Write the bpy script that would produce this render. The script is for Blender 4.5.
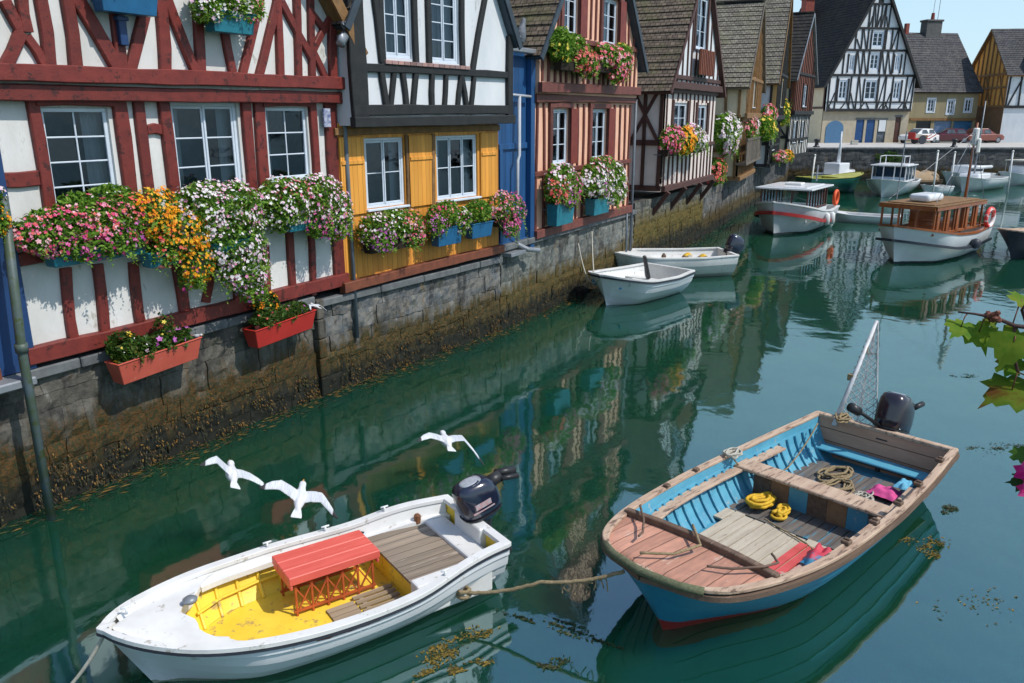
import bpy, bmesh, math, random
from mathutils import Vector, Matrix, noise
S = bpy.context.scene
for o in list(bpy.data.objects): bpy.data.objects.remove(o)
C = S.collection
R = math.radians
PI = math.pi

# ------------------------------------------------------------------ camera, sky, sun, exposure
FPX, HOR, CAMH = 800.0, 115.0, 5.5
PITCH = math.atan((341.5 - HOR) / FPX)
cd = bpy.data.cameras.new('camera'); cam = bpy.data.objects.new('camera', cd); C.objects.link(cam)
cd.sensor_width = 36; cd.lens = FPX / 1024 * 36; cd.clip_start = .05; cd.clip_end = 3000
cam.location = (0, 0, CAMH); cam.rotation_euler = (PI/2 - PITCH, 0, 0)
S.camera = cam
SUN_EL, SUN_AZ = 52.0, 114.0          # azimuth clockwise from +Y
w = bpy.data.worlds.new('World'); S.world = w; w.use_nodes = True
nt = w.node_tree; bg = nt.nodes['Background']
sky = nt.nodes.new('ShaderNodeTexSky'); sky.sky_type = 'NISHITA'; sky.sun_disc = False
sky.sun_elevation = R(SUN_EL); sky.sun_rotation = R(SUN_AZ); sky.air_density = 1.0; sky.dust_density = 0.5; sky.ozone_density = 1.2
hz = nt.nodes.new('ShaderNodeMix'); hz.data_type = 'RGBA'; hz.inputs[7].default_value = (2.75, 3.95, 4.75, 1)     # pale haze colour added low in the sky to brighten the water's reflection
tcw = nt.nodes.new('ShaderNodeTexCoord'); spw = nt.nodes.new('ShaderNodeSeparateXYZ'); mrw = nt.nodes.new('ShaderNodeMapRange'); mrw.interpolation_type = 'SMOOTHSTEP'
mrw.inputs[1].default_value = .25; mrw.inputs[2].default_value = .62; mrw.inputs[3].default_value = .78; mrw.inputs[4].default_value = .04
nt.links.new(tcw.outputs['Generated'], spw.inputs[0]); nt.links.new(spw.outputs[2], mrw.inputs[0]); nt.links.new(mrw.outputs[0], hz.inputs[0])
nt.links.new(sky.outputs[0], hz.inputs[6]); nt.links.new(hz.outputs[2], bg.inputs[0]); bg.inputs[1].default_value = 0.145
sl = bpy.data.lights.new('sun', 'SUN'); sl.energy = 2.85; sl.angle = R(.5); sl.color = (1, .95, .87)
so = bpy.data.objects.new('sun', sl); C.objects.link(so)
az, el = R(SUN_AZ), R(SUN_EL)
sd = Vector((math.sin(az)*math.cos(el), math.cos(az)*math.cos(el), math.sin(el)))
so.rotation_euler = sd.to_track_quat('Z', 'Y').to_euler(); so.location = (30, -10, 60)
S.view_settings.view_transform = 'Standard'; S.view_settings.look = 'None'
S.view_settings.exposure = 0.46; S.view_settings.gamma = 1.0
S.view_settings.use_curve_mapping = False
S.cycles.max_bounces = 6; S.cycles.diffuse_bounces = 3; S.cycles.glossy_bounces = 3
S.cycles.transmission_bounces = 4; S.cycles.transparent_max_bounces = 8; S.cycles.caustics_reflective = False
S.cycles.caustics_refractive = False

# ------------------------------------------------------------------ measuring: where a sight line of the photo meets a plane of the place
def ray(x, y):
    u = (x - 512) / FPX; v = (341.5 - y) / FPX; c, q = math.cos(PITCH), math.sin(PITCH)
    return Vector((u, c + v*q, -q + v*c))
def at(x, y, z=0.0):
    d = ray(x, y); t = (z - CAMH) / d.z
    return Vector((0, 0, CAMH)) + d*t
def along(x, y, dist):
    return Vector((0, 0, CAMH)) + ray(x, y).normalized()*dist

# ------------------------------------------------------------------ materials
def _n(nt, t, **kw):
    n = nt.nodes.new(t)
    for k, v in kw.items(): setattr(n, k, v)
    return n
def ramp(nt, stops, interp='LINEAR'):
    r = nt.nodes.new('ShaderNodeValToRGB'); r.color_ramp.interpolation = interp
    el = r.color_ramp.elements
    while len(el) > 1: el.remove(el[-1])
    el[0].position = stops[0][0]; el[0].color = (*stops[0][1], 1)
    for p, c in stops[1:]:
        e = el.new(p); e.color = (*c, 1)
    return r
def newmat(name):
    m = bpy.data.materials.new(name); m.use_nodes = True
    nt = m.node_tree; b = nt.nodes['Principled BSDF']
    return m, nt, b
def mixc(nt, fac, a, b, mode='MIX'):
    m = _n(nt, 'ShaderNodeMix', data_type='RGBA', blend_type=mode)
    for sock, v in ((m.inputs[0], fac), (m.inputs[6], a), (m.inputs[7], b)):
        if hasattr(v, 'is_output'): nt.links.new(v, sock)
        elif isinstance(v, (int, float)): sock.default_value = v
        else: sock.default_value = (*v, 1)
    return m.outputs[2]
def coords(nt, stretch=(1, 1, 1), kind='Object'):
    tc = _n(nt, 'ShaderNodeTexCoord'); mp = _n(nt, 'ShaderNodeMapping'); mp.inputs['Scale'].default_value = stretch
    nt.links.new(tc.outputs[kind], mp.inputs[0]); return mp.outputs[0]
def nz(nt, vec, scale, detail=6, rough=.6):
    n = _n(nt, 'ShaderNodeTexNoise'); n.inputs['Scale'].default_value = scale; n.inputs['Detail'].default_value = detail
    n.inputs['Roughness'].default_value = rough; nt.links.new(vec, n.inputs['Vector']); return n.outputs['Fac']
def mat(name, c1, c2=None, scale=4, rough=.7, bump=.0, bscale=40, stretch=(1, 1, 1), metal=0.0, spec=.4,
        speck=None, speckth=.62, speckscale=9, coat=0, lo=.35, hi=.65, island=0, band=None):
    m, nt, b = newmat(name); v = coords(nt, stretch)
    if c2 is None: c2 = tuple(c*.75 for c in c1)
    r = ramp(nt, [(lo, c1), (hi, c2)]); nt.links.new(nz(nt, v, scale), r.inputs[0]); col = r.outputs[0]
    if speck:
        r2 = ramp(nt, [(speckth, (0, 0, 0)), (speckth+.06, (1, 1, 1))]); nt.links.new(nz(nt, v, speckscale, 8, .7), r2.inputs[0])
        col = mixc(nt, r2.outputs[0], col, speck)
    if island:
        g = _n(nt, 'ShaderNodeNewGeometry'); mr = _n(nt, 'ShaderNodeMapRange')
        mr.inputs[3].default_value = 1-island; mr.inputs[4].default_value = 1+island
        nt.links.new(g.outputs['Random Per Island'], mr.inputs[0])
        vm = _n(nt, 'ShaderNodeVectorMath', operation='SCALE'); nt.links.new(col, vm.inputs[0]); nt.links.new(mr.outputs[0], vm.inputs['Scale'])
        col = vm.outputs[0]
    if band:      # boot top: another paint below a height
        sp = _n(nt, 'ShaderNodeSeparateXYZ'); tc = _n(nt, 'ShaderNodeTexCoord'); nt.links.new(tc.outputs['Object'], sp.inputs[0])
        lt = _n(nt, 'ShaderNodeMath', operation='LESS_THAN'); lt.inputs[1].default_value = band[0]
        sl_ = _n(nt, 'ShaderNodeMath', operation='MULTIPLY_ADD'); sl_.inputs[1].default_value = band[2] if len(band) > 2 else 0; nt.links.new(sp.outputs[0], sl_.inputs[0]); nt.links.new(sp.outputs[2], sl_.inputs[2])
        wb_ = _n(nt, 'ShaderNodeMath', operation='MULTIPLY_ADD'); wb_.inputs[1].default_value = .08; nt.links.new(nz(nt, coords(nt, (1, 1, 1)), 3, 6), wb_.inputs[0]); nt.links.new(sl_.outputs[0], wb_.inputs[2]); nt.links.new(wb_.outputs[0], lt.inputs[0])
        col = mixc(nt, lt.outputs[0], col, band[1])
    nt.links.new(col, b.inputs['Base Color'])
    b.inputs['Roughness'].default_value = rough; b.inputs['Metallic'].default_value = metal
    b.inputs['Specular IOR Level'].default_value = spec; b.inputs['Coat Weight'].default_value = coat
    if bump:
        bp = _n(nt, 'ShaderNodeBump'); bp.inputs['Strength'].default_value = bump; bp.inputs['Distance'].default_value = .02
        nt.links.new(nz(nt, v, bscale, 8, .65), bp.inputs['Height']); nt.links.new(bp.outputs[0], b.inputs['Normal'])
    return m
def leafmat(name, cols, rough=.5, trans=.42, clumps=False):
    m, nt, b = newmat(name)
    g = _n(nt, 'ShaderNodeNewGeometry')
    r = ramp(nt, [(i/max(1, len(cols)), c) for i, c in enumerate(cols)], 'CONSTANT'); fac = g.outputs['Random Per Island']
    if clumps:
        a1 = _n(nt, 'ShaderNodeMath', operation='MULTIPLY_ADD'); a1.inputs[1].default_value = 2.2; a1.inputs[2].default_value = -.85; nt.links.new(nz(nt, coords(nt), 4.5, 2), a1.inputs[0])
        a2 = _n(nt, 'ShaderNodeMath', operation='MULTIPLY_ADD'); a2.inputs[1].default_value = .5; nt.links.new(fac, a2.inputs[0]); nt.links.new(a1.outputs[0], a2.inputs[2]); fac = a2.outputs[0]
    nt.links.new(fac, r.inputs[0])
    nt.links.new(r.outputs[0], b.inputs['Base Color']); b.inputs['Roughness'].default_value = rough; b.inputs['Specular IOR Level'].default_value = .25
    t = _n(nt, 'ShaderNodeBsdfTranslucent'); nt.links.new(r.outputs[0], t.inputs[0])
    mx = _n(nt, 'ShaderNodeMixShader'); mx.inputs[0].default_value = trans
    nt.links.new(b.outputs[0], mx.inputs[1]); nt.links.new(t.outputs[0], mx.inputs[2])
    nt.links.new(mx.outputs[0], nt.nodes['Material Output'].inputs[0]); return m
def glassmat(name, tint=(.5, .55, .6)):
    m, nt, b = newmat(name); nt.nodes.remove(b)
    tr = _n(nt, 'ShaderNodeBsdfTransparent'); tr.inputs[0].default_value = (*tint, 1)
    gl = _n(nt, 'ShaderNodeBsdfGlossy'); gl.inputs['Roughness'].default_value = .03; gl.inputs[0].default_value = (.72, .86, 1, 1)  # blue put into the reflection colour, making up for surroundings not built
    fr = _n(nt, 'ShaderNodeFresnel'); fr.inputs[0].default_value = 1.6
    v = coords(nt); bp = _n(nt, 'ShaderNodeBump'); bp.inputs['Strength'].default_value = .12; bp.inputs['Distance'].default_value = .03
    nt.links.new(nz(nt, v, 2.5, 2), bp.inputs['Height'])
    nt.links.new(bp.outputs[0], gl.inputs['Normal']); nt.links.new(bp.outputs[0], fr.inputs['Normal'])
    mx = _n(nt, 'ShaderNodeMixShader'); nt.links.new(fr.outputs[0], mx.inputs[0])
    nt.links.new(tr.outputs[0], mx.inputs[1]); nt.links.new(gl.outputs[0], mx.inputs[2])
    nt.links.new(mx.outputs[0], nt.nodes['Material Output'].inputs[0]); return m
def stonemat(name, top1, top2, zalg=.95, green=(.035, .045, .014), rust=(.16, .07, .015)):
    """stone blocks: per-block tone, ochre and moss stains, tide band of weed low down"""
    m, nt, b = newmat(name); v = coords(nt)
    r = ramp(nt, [(.28, tuple(c*.4 for c in top1)), (.4, top1), (.55, top2), (.68, tuple(c*.5 for c in top1))]); nt.links.new(nz(nt, v, 2.6, 12, .78), r.inputs[0]); col = r.outputs[0]
    g = _n(nt, 'ShaderNodeNewGeometry'); mr = _n(nt, 'ShaderNodeMapRange'); mr.inputs[3].default_value = .72; mr.inputs[4].default_value = 1.18
    nt.links.new(g.outputs['Random Per Island'], mr.inputs[0])
    vm = _n(nt, 'ShaderNodeVectorMath', operation='SCALE'); nt.links.new(col, vm.inputs[0]); nt.links.new(mr.outputs[0], vm.inputs['Scale']); col = vm.outputs[0]
    for c_, sc, th in (((.02, .02, .02), .9, .50), ((.16, .09, .03), 1.3, .58), ((.30, .29, .27), 3.1, .62), ((.04, .055, .018), 1.1, .58)):
        v2 = coords(nt, (1, 1, .35)); rr = ramp(nt, [(th, (0, 0, 0)), (th+.1, (.75, .75, .75))]); nt.links.new(nz(nt, v2, sc*2, 9, .7), rr.inputs[0])
        col = mixc(nt, rr.outputs[0], col, c_)
    sp = _n(nt, 'ShaderNodeSeparateXYZ'); tc = _n(nt, 'ShaderNodeTexCoord'); nt.links.new(tc.outputs['Object'], sp.inputs[0])
    vs = coords(nt, (1, 1, .25)); n1 = nz(nt, vs, 5, 8, .7)
    add = _n(nt, 'ShaderNodeMath', operation='MULTIPLY_ADD'); add.inputs[1].default_value = -1.5; nt.links.new(n1, add.inputs[0]); nt.links.new(sp.outputs[2], add.inputs[2])
    a2 = _n(nt, 'ShaderNodeMath', operation='ADD'); a2.inputs[1].default_value = .75; nt.links.new(add.outputs[0], a2.inputs[0])
    rz = ramp(nt, [(0, (1, 1, 1)), (.72, (1, 1, 1)), (1, (0, 0, 0))])
    dv = _n(nt, 'ShaderNodeMath', operation='DIVIDE'); dv.inputs[1].default_value = zalg*1.15; nt.links.new(a2.outputs[0], dv.inputs[0]); nt.links.new(dv.outputs[0], rz.inputs[0])
    alg = ramp(nt, [(.38, (.010, .011, .006)), (.45, green), (.50, (.022, .02, .009)), (.54, rust), (.58, (.02, .018, .008)), (.64, rust), (.70, (.24, .15, .04))])
    nt.links.new(nz(nt, v, 22, 12, .82), alg.inputs[0])
    col = mixc(nt, rz.outputs[0], col, alg.outputs[0])
    rw = ramp(nt, [(.0, (1, 1, 1)), (.28, (1, 1, 1)), (.5, (0, 0, 0))]); nt.links.new(dv.outputs[0], rw.inputs[0])
    col = mixc(nt, rw.outputs[0], col, (.012, .013, .008))
    nt.links.new(col, b.inputs['Base Color']); b.inputs['Roughness'].default_value = .8; b.inputs['Specular IOR Level'].default_value = .3
    bp = _n(nt, 'ShaderNodeBump'); bp.inputs['Strength'].default_value = .8; bp.inputs['Distance'].default_value = .03
    nt.links.new(nz(nt, v, 18, 10, .75), bp.inputs['Height']); nt.links.new(bp.outputs[0], b.inputs['Normal']); return m
def tilemat(name, c1, c2, row=.16, col=.2, moss=(.09, .085, .04)):
    m, nt, b = newmat(name); tc = _n(nt, 'ShaderNodeTexCoord'); br = _n(nt, 'ShaderNodeTexBrick')
    nt.links.new(tc.outputs['UV'], br.inputs[0]); br.inputs['Color1'].default_value = (*c1, 1); br.inputs['Color2'].default_value = (*c2, 1)
    br.inputs['Mortar'].default_value = (.012, .011, .01, 1); br.inputs['Scale'].default_value = 1; br.inputs['Brick Width'].default_value = col
    br.inputs['Row Height'].default_value = row; br.inputs['Mortar Size'].default_value = .012; br.inputs['Mortar Smooth'].default_value = .4
    v = coords(nt); rr = ramp(nt, [(.5, (0, 0, 0)), (.68, (.8, .8, .8))]); nt.links.new(nz(nt, v, 1.1, 9, .7), rr.inputs[0])
    col_ = mixc(nt, rr.outputs[0], br.outputs[0], moss)
    r3 = ramp(nt, [(.3, (.6, .6, .6)), (.7, (1.25, 1.25, 1.25))]); nt.links.new(nz(nt, v, 5, 6), r3.inputs[0])
    col_ = mixc(nt, 1.0, col_, r3.outputs[0], 'MULTIPLY')
    nt.links.new(col_, b.inputs['Base Color']); b.inputs['Roughness'].default_value = .85; b.inputs['Specular IOR Level'].default_value = .2
    bp = _n(nt, 'ShaderNodeBump'); bp.inputs['Strength'].default_value = .9; bp.inputs['Distance'].default_value = .03
    nt.links.new(br.outputs['Fac'], bp.inputs['Height']); bp.invert = True; nt.links.new(bp.outputs[0], b.inputs['Normal']); return m
def plankmat(name, c1, c2, width=.16, axis=0, gap=(.03, .015, .008), rough=.6, stretch=(1, 1, .12), speck=None, scale=8):
    m, nt, b = newmat(name); v = coords(nt, stretch)
    r = ramp(nt, [(.3, c1), (.7, c2)]); nt.links.new(nz(nt, v, scale, 8, .65), r.inputs[0]); col = r.outputs[0]
    tc = _n(nt, 'ShaderNodeTexCoord'); sp = _n(nt, 'ShaderNodeSeparateXYZ'); nt.links.new(tc.outputs['Object'], sp.inputs[0])
    dv = _n(nt, 'ShaderNodeMath', operation='DIVIDE'); dv.inputs[1].default_value = width; nt.links.new(sp.outputs[axis], dv.inputs[0])
    fl = _n(nt, 'ShaderNodeMath', operation='FLOOR'); nt.links.new(dv.outputs[0], fl.inputs[0])
    wn = _n(nt, 'ShaderNodeTexWhiteNoise', noise_dimensions='1D'); nt.links.new(fl.outputs[0], wn.inputs['W'])
    mr = _n(nt, 'ShaderNodeMapRange'); mr.inputs[3].default_value = .78; mr.inputs[4].default_value = 1.15; nt.links.new(wn.outputs[0], mr.inputs[0])
    vm = _n(nt, 'ShaderNodeVectorMath', operation='SCALE'); nt.links.new(col, vm.inputs[0]); nt.links.new(mr.outputs[0], vm.inputs['Scale']); col = vm.outputs[0]
    fc = _n(nt, 'ShaderNodeMath', operation='FRACT'); nt.links.new(dv.outputs[0], fc.inputs[0])
    rg = ramp(nt, [(0, (1, 1, 1)), (.05, (0, 0, 0)), (.95, (0, 0, 0)), (1, (1, 1, 1))]); nt.links.new(fc.outputs[0], rg.inputs[0])
    if speck:
        r2 = ramp(nt, [(.6, (0, 0, 0)), (.68, (1, 1, 1))]); nt.links.new(nz(nt, v, 6, 8, .7), r2.inputs[0]); col = mixc(nt, r2.outputs[0], col, speck)
    col = mixc(nt, rg.outputs[0], col, gap)
    nt.links.new(col, b.inputs['Base Color']); b.inputs['Roughness'].default_value = rough; b.inputs['Specular IOR Level'].default_value = .3
    bp = _n(nt, 'ShaderNodeBump'); bp.inputs['Strength'].default_value = .5; bp.inputs['Distance'].default_value = .01; bp.invert = True
    nt.links.new(rg.outputs[0], bp.inputs['Height']); nt.links.new(bp.outputs[0], b.inputs['Normal']); return m

M = {}
M['plaster'] = mat('white plaster', (.56, .555, .53), (.70, .70, .69), 1.6, .85, .3, 14, stretch=(1, 1, .45), speck=(.42, .40, .36), speckth=.60, speckscale=3.2)
M['plaster_cool'] = mat('cool white plaster', (.58, .61, .64), (.68, .70, .72), 1.5, .85, .25, 14, stretch=(1, 1, .45), speck=(.45, .46, .46), speckth=.62, speckscale=3.2)
M['salmon'] = mat('salmon plaster', (.74, .40, .27), (.80, .48, .34), 1.6, .85, .12, 25, speck=(.6, .33, .25), speckth=.64)
M['pinkwhite'] = mat('pinkish plaster', (.66, .57, .53), (.72, .64, .60), 1.6, .85, .1, 25)
M['beige'] = mat('beige plaster', (.62, .50, .33), (.68, .57, .40), 1.6, .85, .1, 25, speck=(.38, .3, .2))
M['ochre'] = mat('ochre plaster', (.42, .27, .10), (.5, .33, .13), 1.6, .85, .1, 25)
M['redwood'] = mat('red painted timber', (.185, .028, .020), (.13, .019, .015), 5, .55, .35, 30, speck=(.055, .012, .010), speckth=.56, speckscale=7, island=.22)
M['pinkwood'] = mat('maroon timber', (.16, .05, .038), (.11, .034, .027), 5, .6, .35, 30, island=.25)
M['blackwood'] = mat('black painted timber', (.010, .011, .012), (.02, .02, .02), 5, .65, .35, 30, speck=(.08, .085, .05), speckth=.68)
M['brownwood'] = mat('dark brown timber', (.085, .036, .028), (.06, .025, .02), 5, .6, .35, 30, island=.2)
M['greywood'] = mat('weathered grey timber', (.16, .13, .10), (.09, .075, .06), 6, .75, .4, 30, island=.25)
M['oak'] = mat('oak timber', (.24, .13, .05), (.15, .08, .03), 6, .7, .4, 30, island=.2)
M['orange'] = plankmat('orange painted boards', (.74, .33, .06), (.62, .25, .04), .15, 0, (.22, .075, .012), .5, (1, 1, .12), speck=(.52, .19, .03))
M['orange_shutter'] = plankmat('orange shutter boards', (.78, .36, .065), (.68, .29, .045), .13, 0, (.25, .085, .012), .5)
M['rustwood'] = mat('brick red timber', (.20, .06, .03), (.13, .04, .022), 5, .6, .35, 30)
M['blue'] = plankmat('blue painted boards', (.02, .085, .22), (.016, .065, .17), .22, 0, (.008, .03, .08), .45)
M['bluepost'] = mat('blue painted post', (.014, .05, .15), (.012, .04, .12), 3, .45, .1)
M['redshut'] = mat('red brown shutter', (.20, .035, .02), (.14, .02, .014), 5, .5)
M['winwhite'] = mat('blue white window paint', (.62, .69, .77), (.54, .60, .68), 3, .4, .1)
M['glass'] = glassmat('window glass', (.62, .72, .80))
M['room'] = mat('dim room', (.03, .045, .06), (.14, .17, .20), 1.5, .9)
M['curtain'] = mat('lace curtain', (.55, .55, .53), (.42, .42, .40), 9, .9, .3, 30, stretch=(4, 1, .2))
M['tile_brown'] = tilemat('brown roof tiles', (.20, .155, .115), (.13, .10, .078), moss=(.13, .125, .06))
M['tile_grey'] = tilemat('grey brown roof tiles', (.26, .235, .19), (.17, .15, .125), moss=(.22, .21, .13))
M['slate'] = tilemat('dark slates', (.045, .042, .04), (.03, .029, .03), .25, .3, moss=(.06, .055, .04))
M['slate_lt'] = tilemat('mid grey slates', (.105, .105, .11), (.075, .075, .08), .25, .3, moss=(.15, .14, .13))
M['brickred'] = mat('red brick', (.28, .07, .05), (.2, .045, .035), 6, .8)
M['lead'] = mat('grey zinc', (.28, .30, .33), (.2, .22, .24), 4, .45, .05, metal=.3)
M['vergeblue'] = mat('dark blue grey verge', (.045, .065, .085), (.03, .042, .055), 4, .6)
M['pipe'] = mat('grey painted pipe', (.13, .16, .19), (.09, .11, .13), 3, .45, .08, speck=(.06, .06, .05))
M['stone1'] = stonemat('canal stone dark', (.075, .07, .062), (.14, .13, .11), 1.15)
M['stone2'] = stonemat('canal stone blue grey', (.085, .10, .115), (.18, .17, .15), 1.05, rust=(.17, .09, .02))
M['stone3'] = stonemat('canal stone pale', (.10, .115, .115), (.18, .185, .165), 1.2, green=(.07, .08, .02), rust=(.22, .12, .03))
M['stone5'] = stonemat('mossy streaked stone', (.09, .095, .085), (.17, .17, .15), 1.9, green=(.10, .11, .02), rust=(.26, .15, .03))
M['stone4'] = stonemat('quay stone', (.06, .064, .07), (.10, .10, .10), 1.0)
M['mortar'] = stonemat('wet mortar', (.06, .057, .05), (.10, .095, .085), 1.1)
M['coping'] = mat('coping stone', (.15, .16, .165), (.09, .095, .10), 4, .8, .4, 20, speck=(.10, .11, .06))
M['pave'] = mat('pale quay paving', (.50, .48, .44), (.42, .40, .37), .6, .85, .1, 20)
M['terrain'] = mat('lane paving', (.25, .24, .22), (.18, .17, .16), .6, .9)
M['teal'] = mat('teal planter', (.02, .19, .25), (.015, .14, .19), 5, .4, .1, speck=(.05, .22, .26))
M['bluepl'] = mat('blue planter', (.015, .12, .26), (.012, .09, .2), 5, .4, .1)
M['redpl'] = mat('coral planter', (.52, .10, .065), (.46, .08, .05), 4, .35, .05, speck=(.55, .2, .16))
M['redpl2'] = mat('red planter', (.46, .03, .02), (.40, .025, .018), 4, .35, .05)
M['soil'] = mat('soil', (.03, .02, .012), (.02, .013, .008), 12, .95, .6)
G1 = [(.10, .22, .02), (.15, .31, .03), (.22, .40, .05), (.06, .15, .015), (.30, .44, .08)]
M['leaf'] = leafmat('flower box leaves', G1)
M['leaf_dark'] = leafmat('dark leaves', [(.025, .06, .01), (.045, .11, .015), (.07, .15, .02), (.10, .12, .02)])
PAL = {
 'pink': [(.75, .12, .25), (.80, .30, .42), (.62, .05, .16), (.78, .16, .14), (.85, .5, .55)],
 'orange': [(.85, .34, .01), (.88, .45, .02), (.80, .22, .01), (.9, .52, .05)],
 'white': [(.85, .84, .80), (.85, .80, .80), (.80, .55, .68), (.88, .88, .82)],
 'whitepink': [(.82, .62, .70), (.85, .80, .80), (.72, .25, .45), (.86, .85, .82), (.75, .35, .52)],
 'magenta': [(.62, .06, .25), (.70, .18, .40), (.5, .04, .22), (.80, .45, .55)],
 'purple': [(.38, .06, .34), (.55, .15, .48), (.62, .3, .58)],
 'red': [(.72, .08, .07), (.78, .15, .12), (.8, .25, .22), (.6, .04, .06)],
 'coral': [(.78, .2, .2), (.72, .1, .16), (.82, .4, .42), (.85, .55, .6)],
 'yellow': [(.8, .6, .04), (.85, .68, .12), (.8, .42, .02)],
}
for k, v in PAL.items(): M['petal_'+k] = leafmat('petals '+k, v, .6, .25, True)

# ------------------------------------------------------------------ mesh builder
class MB:
    def __init__(s): s.v = []; s.f = []; s.m = []; s.uv = None
    def vert(s, p): s.v.append(tuple(p)); return len(s.v)-1
    def face(s, idx, mi=0): s.f.append(tuple(idx)); s.m.append(mi)
    def poly(s, pts, mi=0): s.face([s.vert(p) for p in pts], mi)
    def box(s, x0, x1, y0, y1, z0, z1, mi=0, T=None):
        p = [(x0, y0, z0), (x1, y0, z0), (x1, y1, z0), (x0, y1, z0), (x0, y0, z1), (x1, y0, z1), (x1, y1, z1), (x0, y1, z1)]
        if T: p = [T @ Vector(q) for q in p]
        i = len(s.v); s.v += [tuple(q) for q in p]
        for q in ((0, 3, 2, 1), (4, 5, 6, 7), (0, 1, 5, 4), (1, 2, 6, 5), (2, 3, 7, 6), (3, 0, 4, 7)): s.face([i+k for k in q], mi)
    def bar(s, a, b, w, h, up=(0, 0, 1), mi=0, w2=None):
        a, b = Vector(a), Vector(b); d = (b-a).normalized(); u = Vector(up)
        if abs(d.dot(u)) > .98: u = Vector((0, 1, 0))
        x = d.cross(u).normalized(); z = x.cross(d); i = len(s.v); w2 = w2 or w
        for P, ww in ((a, w), (b, w2)):
            for sx, sz in ((-1, -1), (1, -1), (1, 1), (-1, 1)): s.v.append(tuple(P + x*sx*ww/2 + z*sz*h/2))
        for q in ((3, 2, 1, 0), (4, 5, 6, 7), (0, 1, 5, 4), (1, 2, 6, 5), (2, 3, 7, 6), (3, 0, 4, 7)): s.face([i+k for k in q], mi)
    def tube(s, pts, r, n=8, mi=0, caps=True):
        pts = [Vector(p) for p in pts]; rr = r if isinstance(r, (list, tuple)) else [r]*len(pts)
        up = Vector((0, 0, 1)); rings = []
        for k, p in enumerate(pts):
            d = (pts[min(k+1, len(pts)-1)] - pts[max(k-1, 0)]).normalized()
            u = up if abs(d.dot(up)) < .95 else Vector((1, 0, 0))
            x = d.cross(u).normalized(); z = x.cross(d)
            rings.append([s.vert(p + (x*math.cos(2*PI*j/n) + z*math.sin(2*PI*j/n))*rr[k]) for j in range(n)])
        for a, b in zip(rings, rings[1:]):
            for j in range(n): s.face((a[j], a[(j+1) % n], b[(j+1) % n], b[j]), mi)
        if caps: s.face(rings[0][::-1], mi); s.face(rings[-1], mi)
    def loft(s, rings, closed=True, caps=True, mi=0):
        idx = [[s.vert(p) for p in r] for r in rings]; n = len(idx[0])
        for a, b in zip(idx, idx[1:]):
            for j in range(n if closed else n-1): s.face((a[j], a[(j+1) % n], b[(j+1) % n], b[j]), mi)
        if caps and closed: s.face(idx[0][::-1], mi); s.face(idx[-1], mi)
        return idx
    def lathe(s, prof, n=16, mi=0, T=None):
        rings = [[(r*math.cos(2*PI*j/n), r*math.sin(2*PI*j/n), z) for j in range(n)] for r, z in prof]
        if T: rings = [[tuple(T @ Vector(p)) for p in r] for r in rings]
        s.loft(rings, True, True, mi)
    def build(s, name, mats, parent=None, smooth=False, bevel=0, fix=True, seg=1):
        me = bpy.data.meshes.new(name); me.from_pydata(s.v, [], s.f)
        mats = mats if isinstance(mats, (list, tuple)) else [mats]
        for m in mats: me.materials.append(m)
        if any(s.m): me.polygons.foreach_set('material_index', s.m)
        if fix:
            bm = bmesh.new(); bm.from_mesh(me); bmesh.ops.recalc_face_normals(bm, faces=bm.faces); bm.to_mesh(me); bm.free()
        if smooth == 'auto':
            bm = bmesh.new(); bm.from_mesh(me); bmesh.ops.remove_doubles(bm, verts=bm.verts, dist=.0004); bm.to_mesh(me); bm.free()
            me.polygons.foreach_set('use_smooth', [True]*len(me.polygons)); me.set_sharp_from_angle(angle=R(28))
        elif smooth: me.polygons.foreach_set('use_smooth', [True]*len(me.polygons))
        me.update(); o = bpy.data.objects.new(name, me); C.objects.link(o)
        if parent: o.parent = parent
        if bevel:
            b = o.modifiers.new('edge', 'BEVEL'); b.width = bevel; b.segments = seg; b.limit_method = 'ANGLE'; b.angle_limit = R(35)
        return o
def thing(name, label, cat, loc=(0, 0, 0), rz=0, group=None, kind=None):
    o = bpy.data.objects.new(name, None); C.objects.link(o); o.location = loc; o.rotation_euler = (0, 0, rz); o.empty_display_size = .3
    return tag(o, label, cat, group, kind)
def tag(o, label, cat, group=None, kind=None):
    o['label'] = label; o['category'] = cat
    if group: o['group'] = group
    if kind: o['kind'] = kind
    return o
def struct(o, label=None):
    o['kind'] = 'structure'
    if label: o['label'] = label; o['category'] = o.name.replace('_', ' ')
    return o
rnd = random.Random(5)
def jit(a): return rnd.uniform(-a, a)

# ------------------------------------------------------------------ facade frame: x along the wall, y into the house, z up
class F:
    def __init__(s, A, B):
        s.A = Vector((A[0], A[1])); s.B = Vector((B[0], B[1])); d = s.B - s.A; s.L = d.length; s.t = d/s.L
        s.n = Vector((-s.t.y, s.t.x)); s.rz = math.atan2(s.t.y, s.t.x)
    def w(s, x, y, z): p = s.A + s.t*x + s.n*y; return Vector((p.x, p.y, z))
    def px(s, x, y, off=0.0):
        """photo sight line -> (along, height) on the plane standing off in front of the facade"""
        d = ray(x, y); o = s.A - s.n*off; k = o.dot(s.n)/(d.x*s.n.x + d.y*s.n.y); P = Vector((0, 0, CAMH)) + d*k
        return (Vector((P.x, P.y)) - s.A).dot(s.t), P.z
    def thing(s, name, label, cat, x=0, y=0, z=0, group=None):
        return thing(name, label, cat, s.w(x, y, z), s.rz, group)

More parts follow.
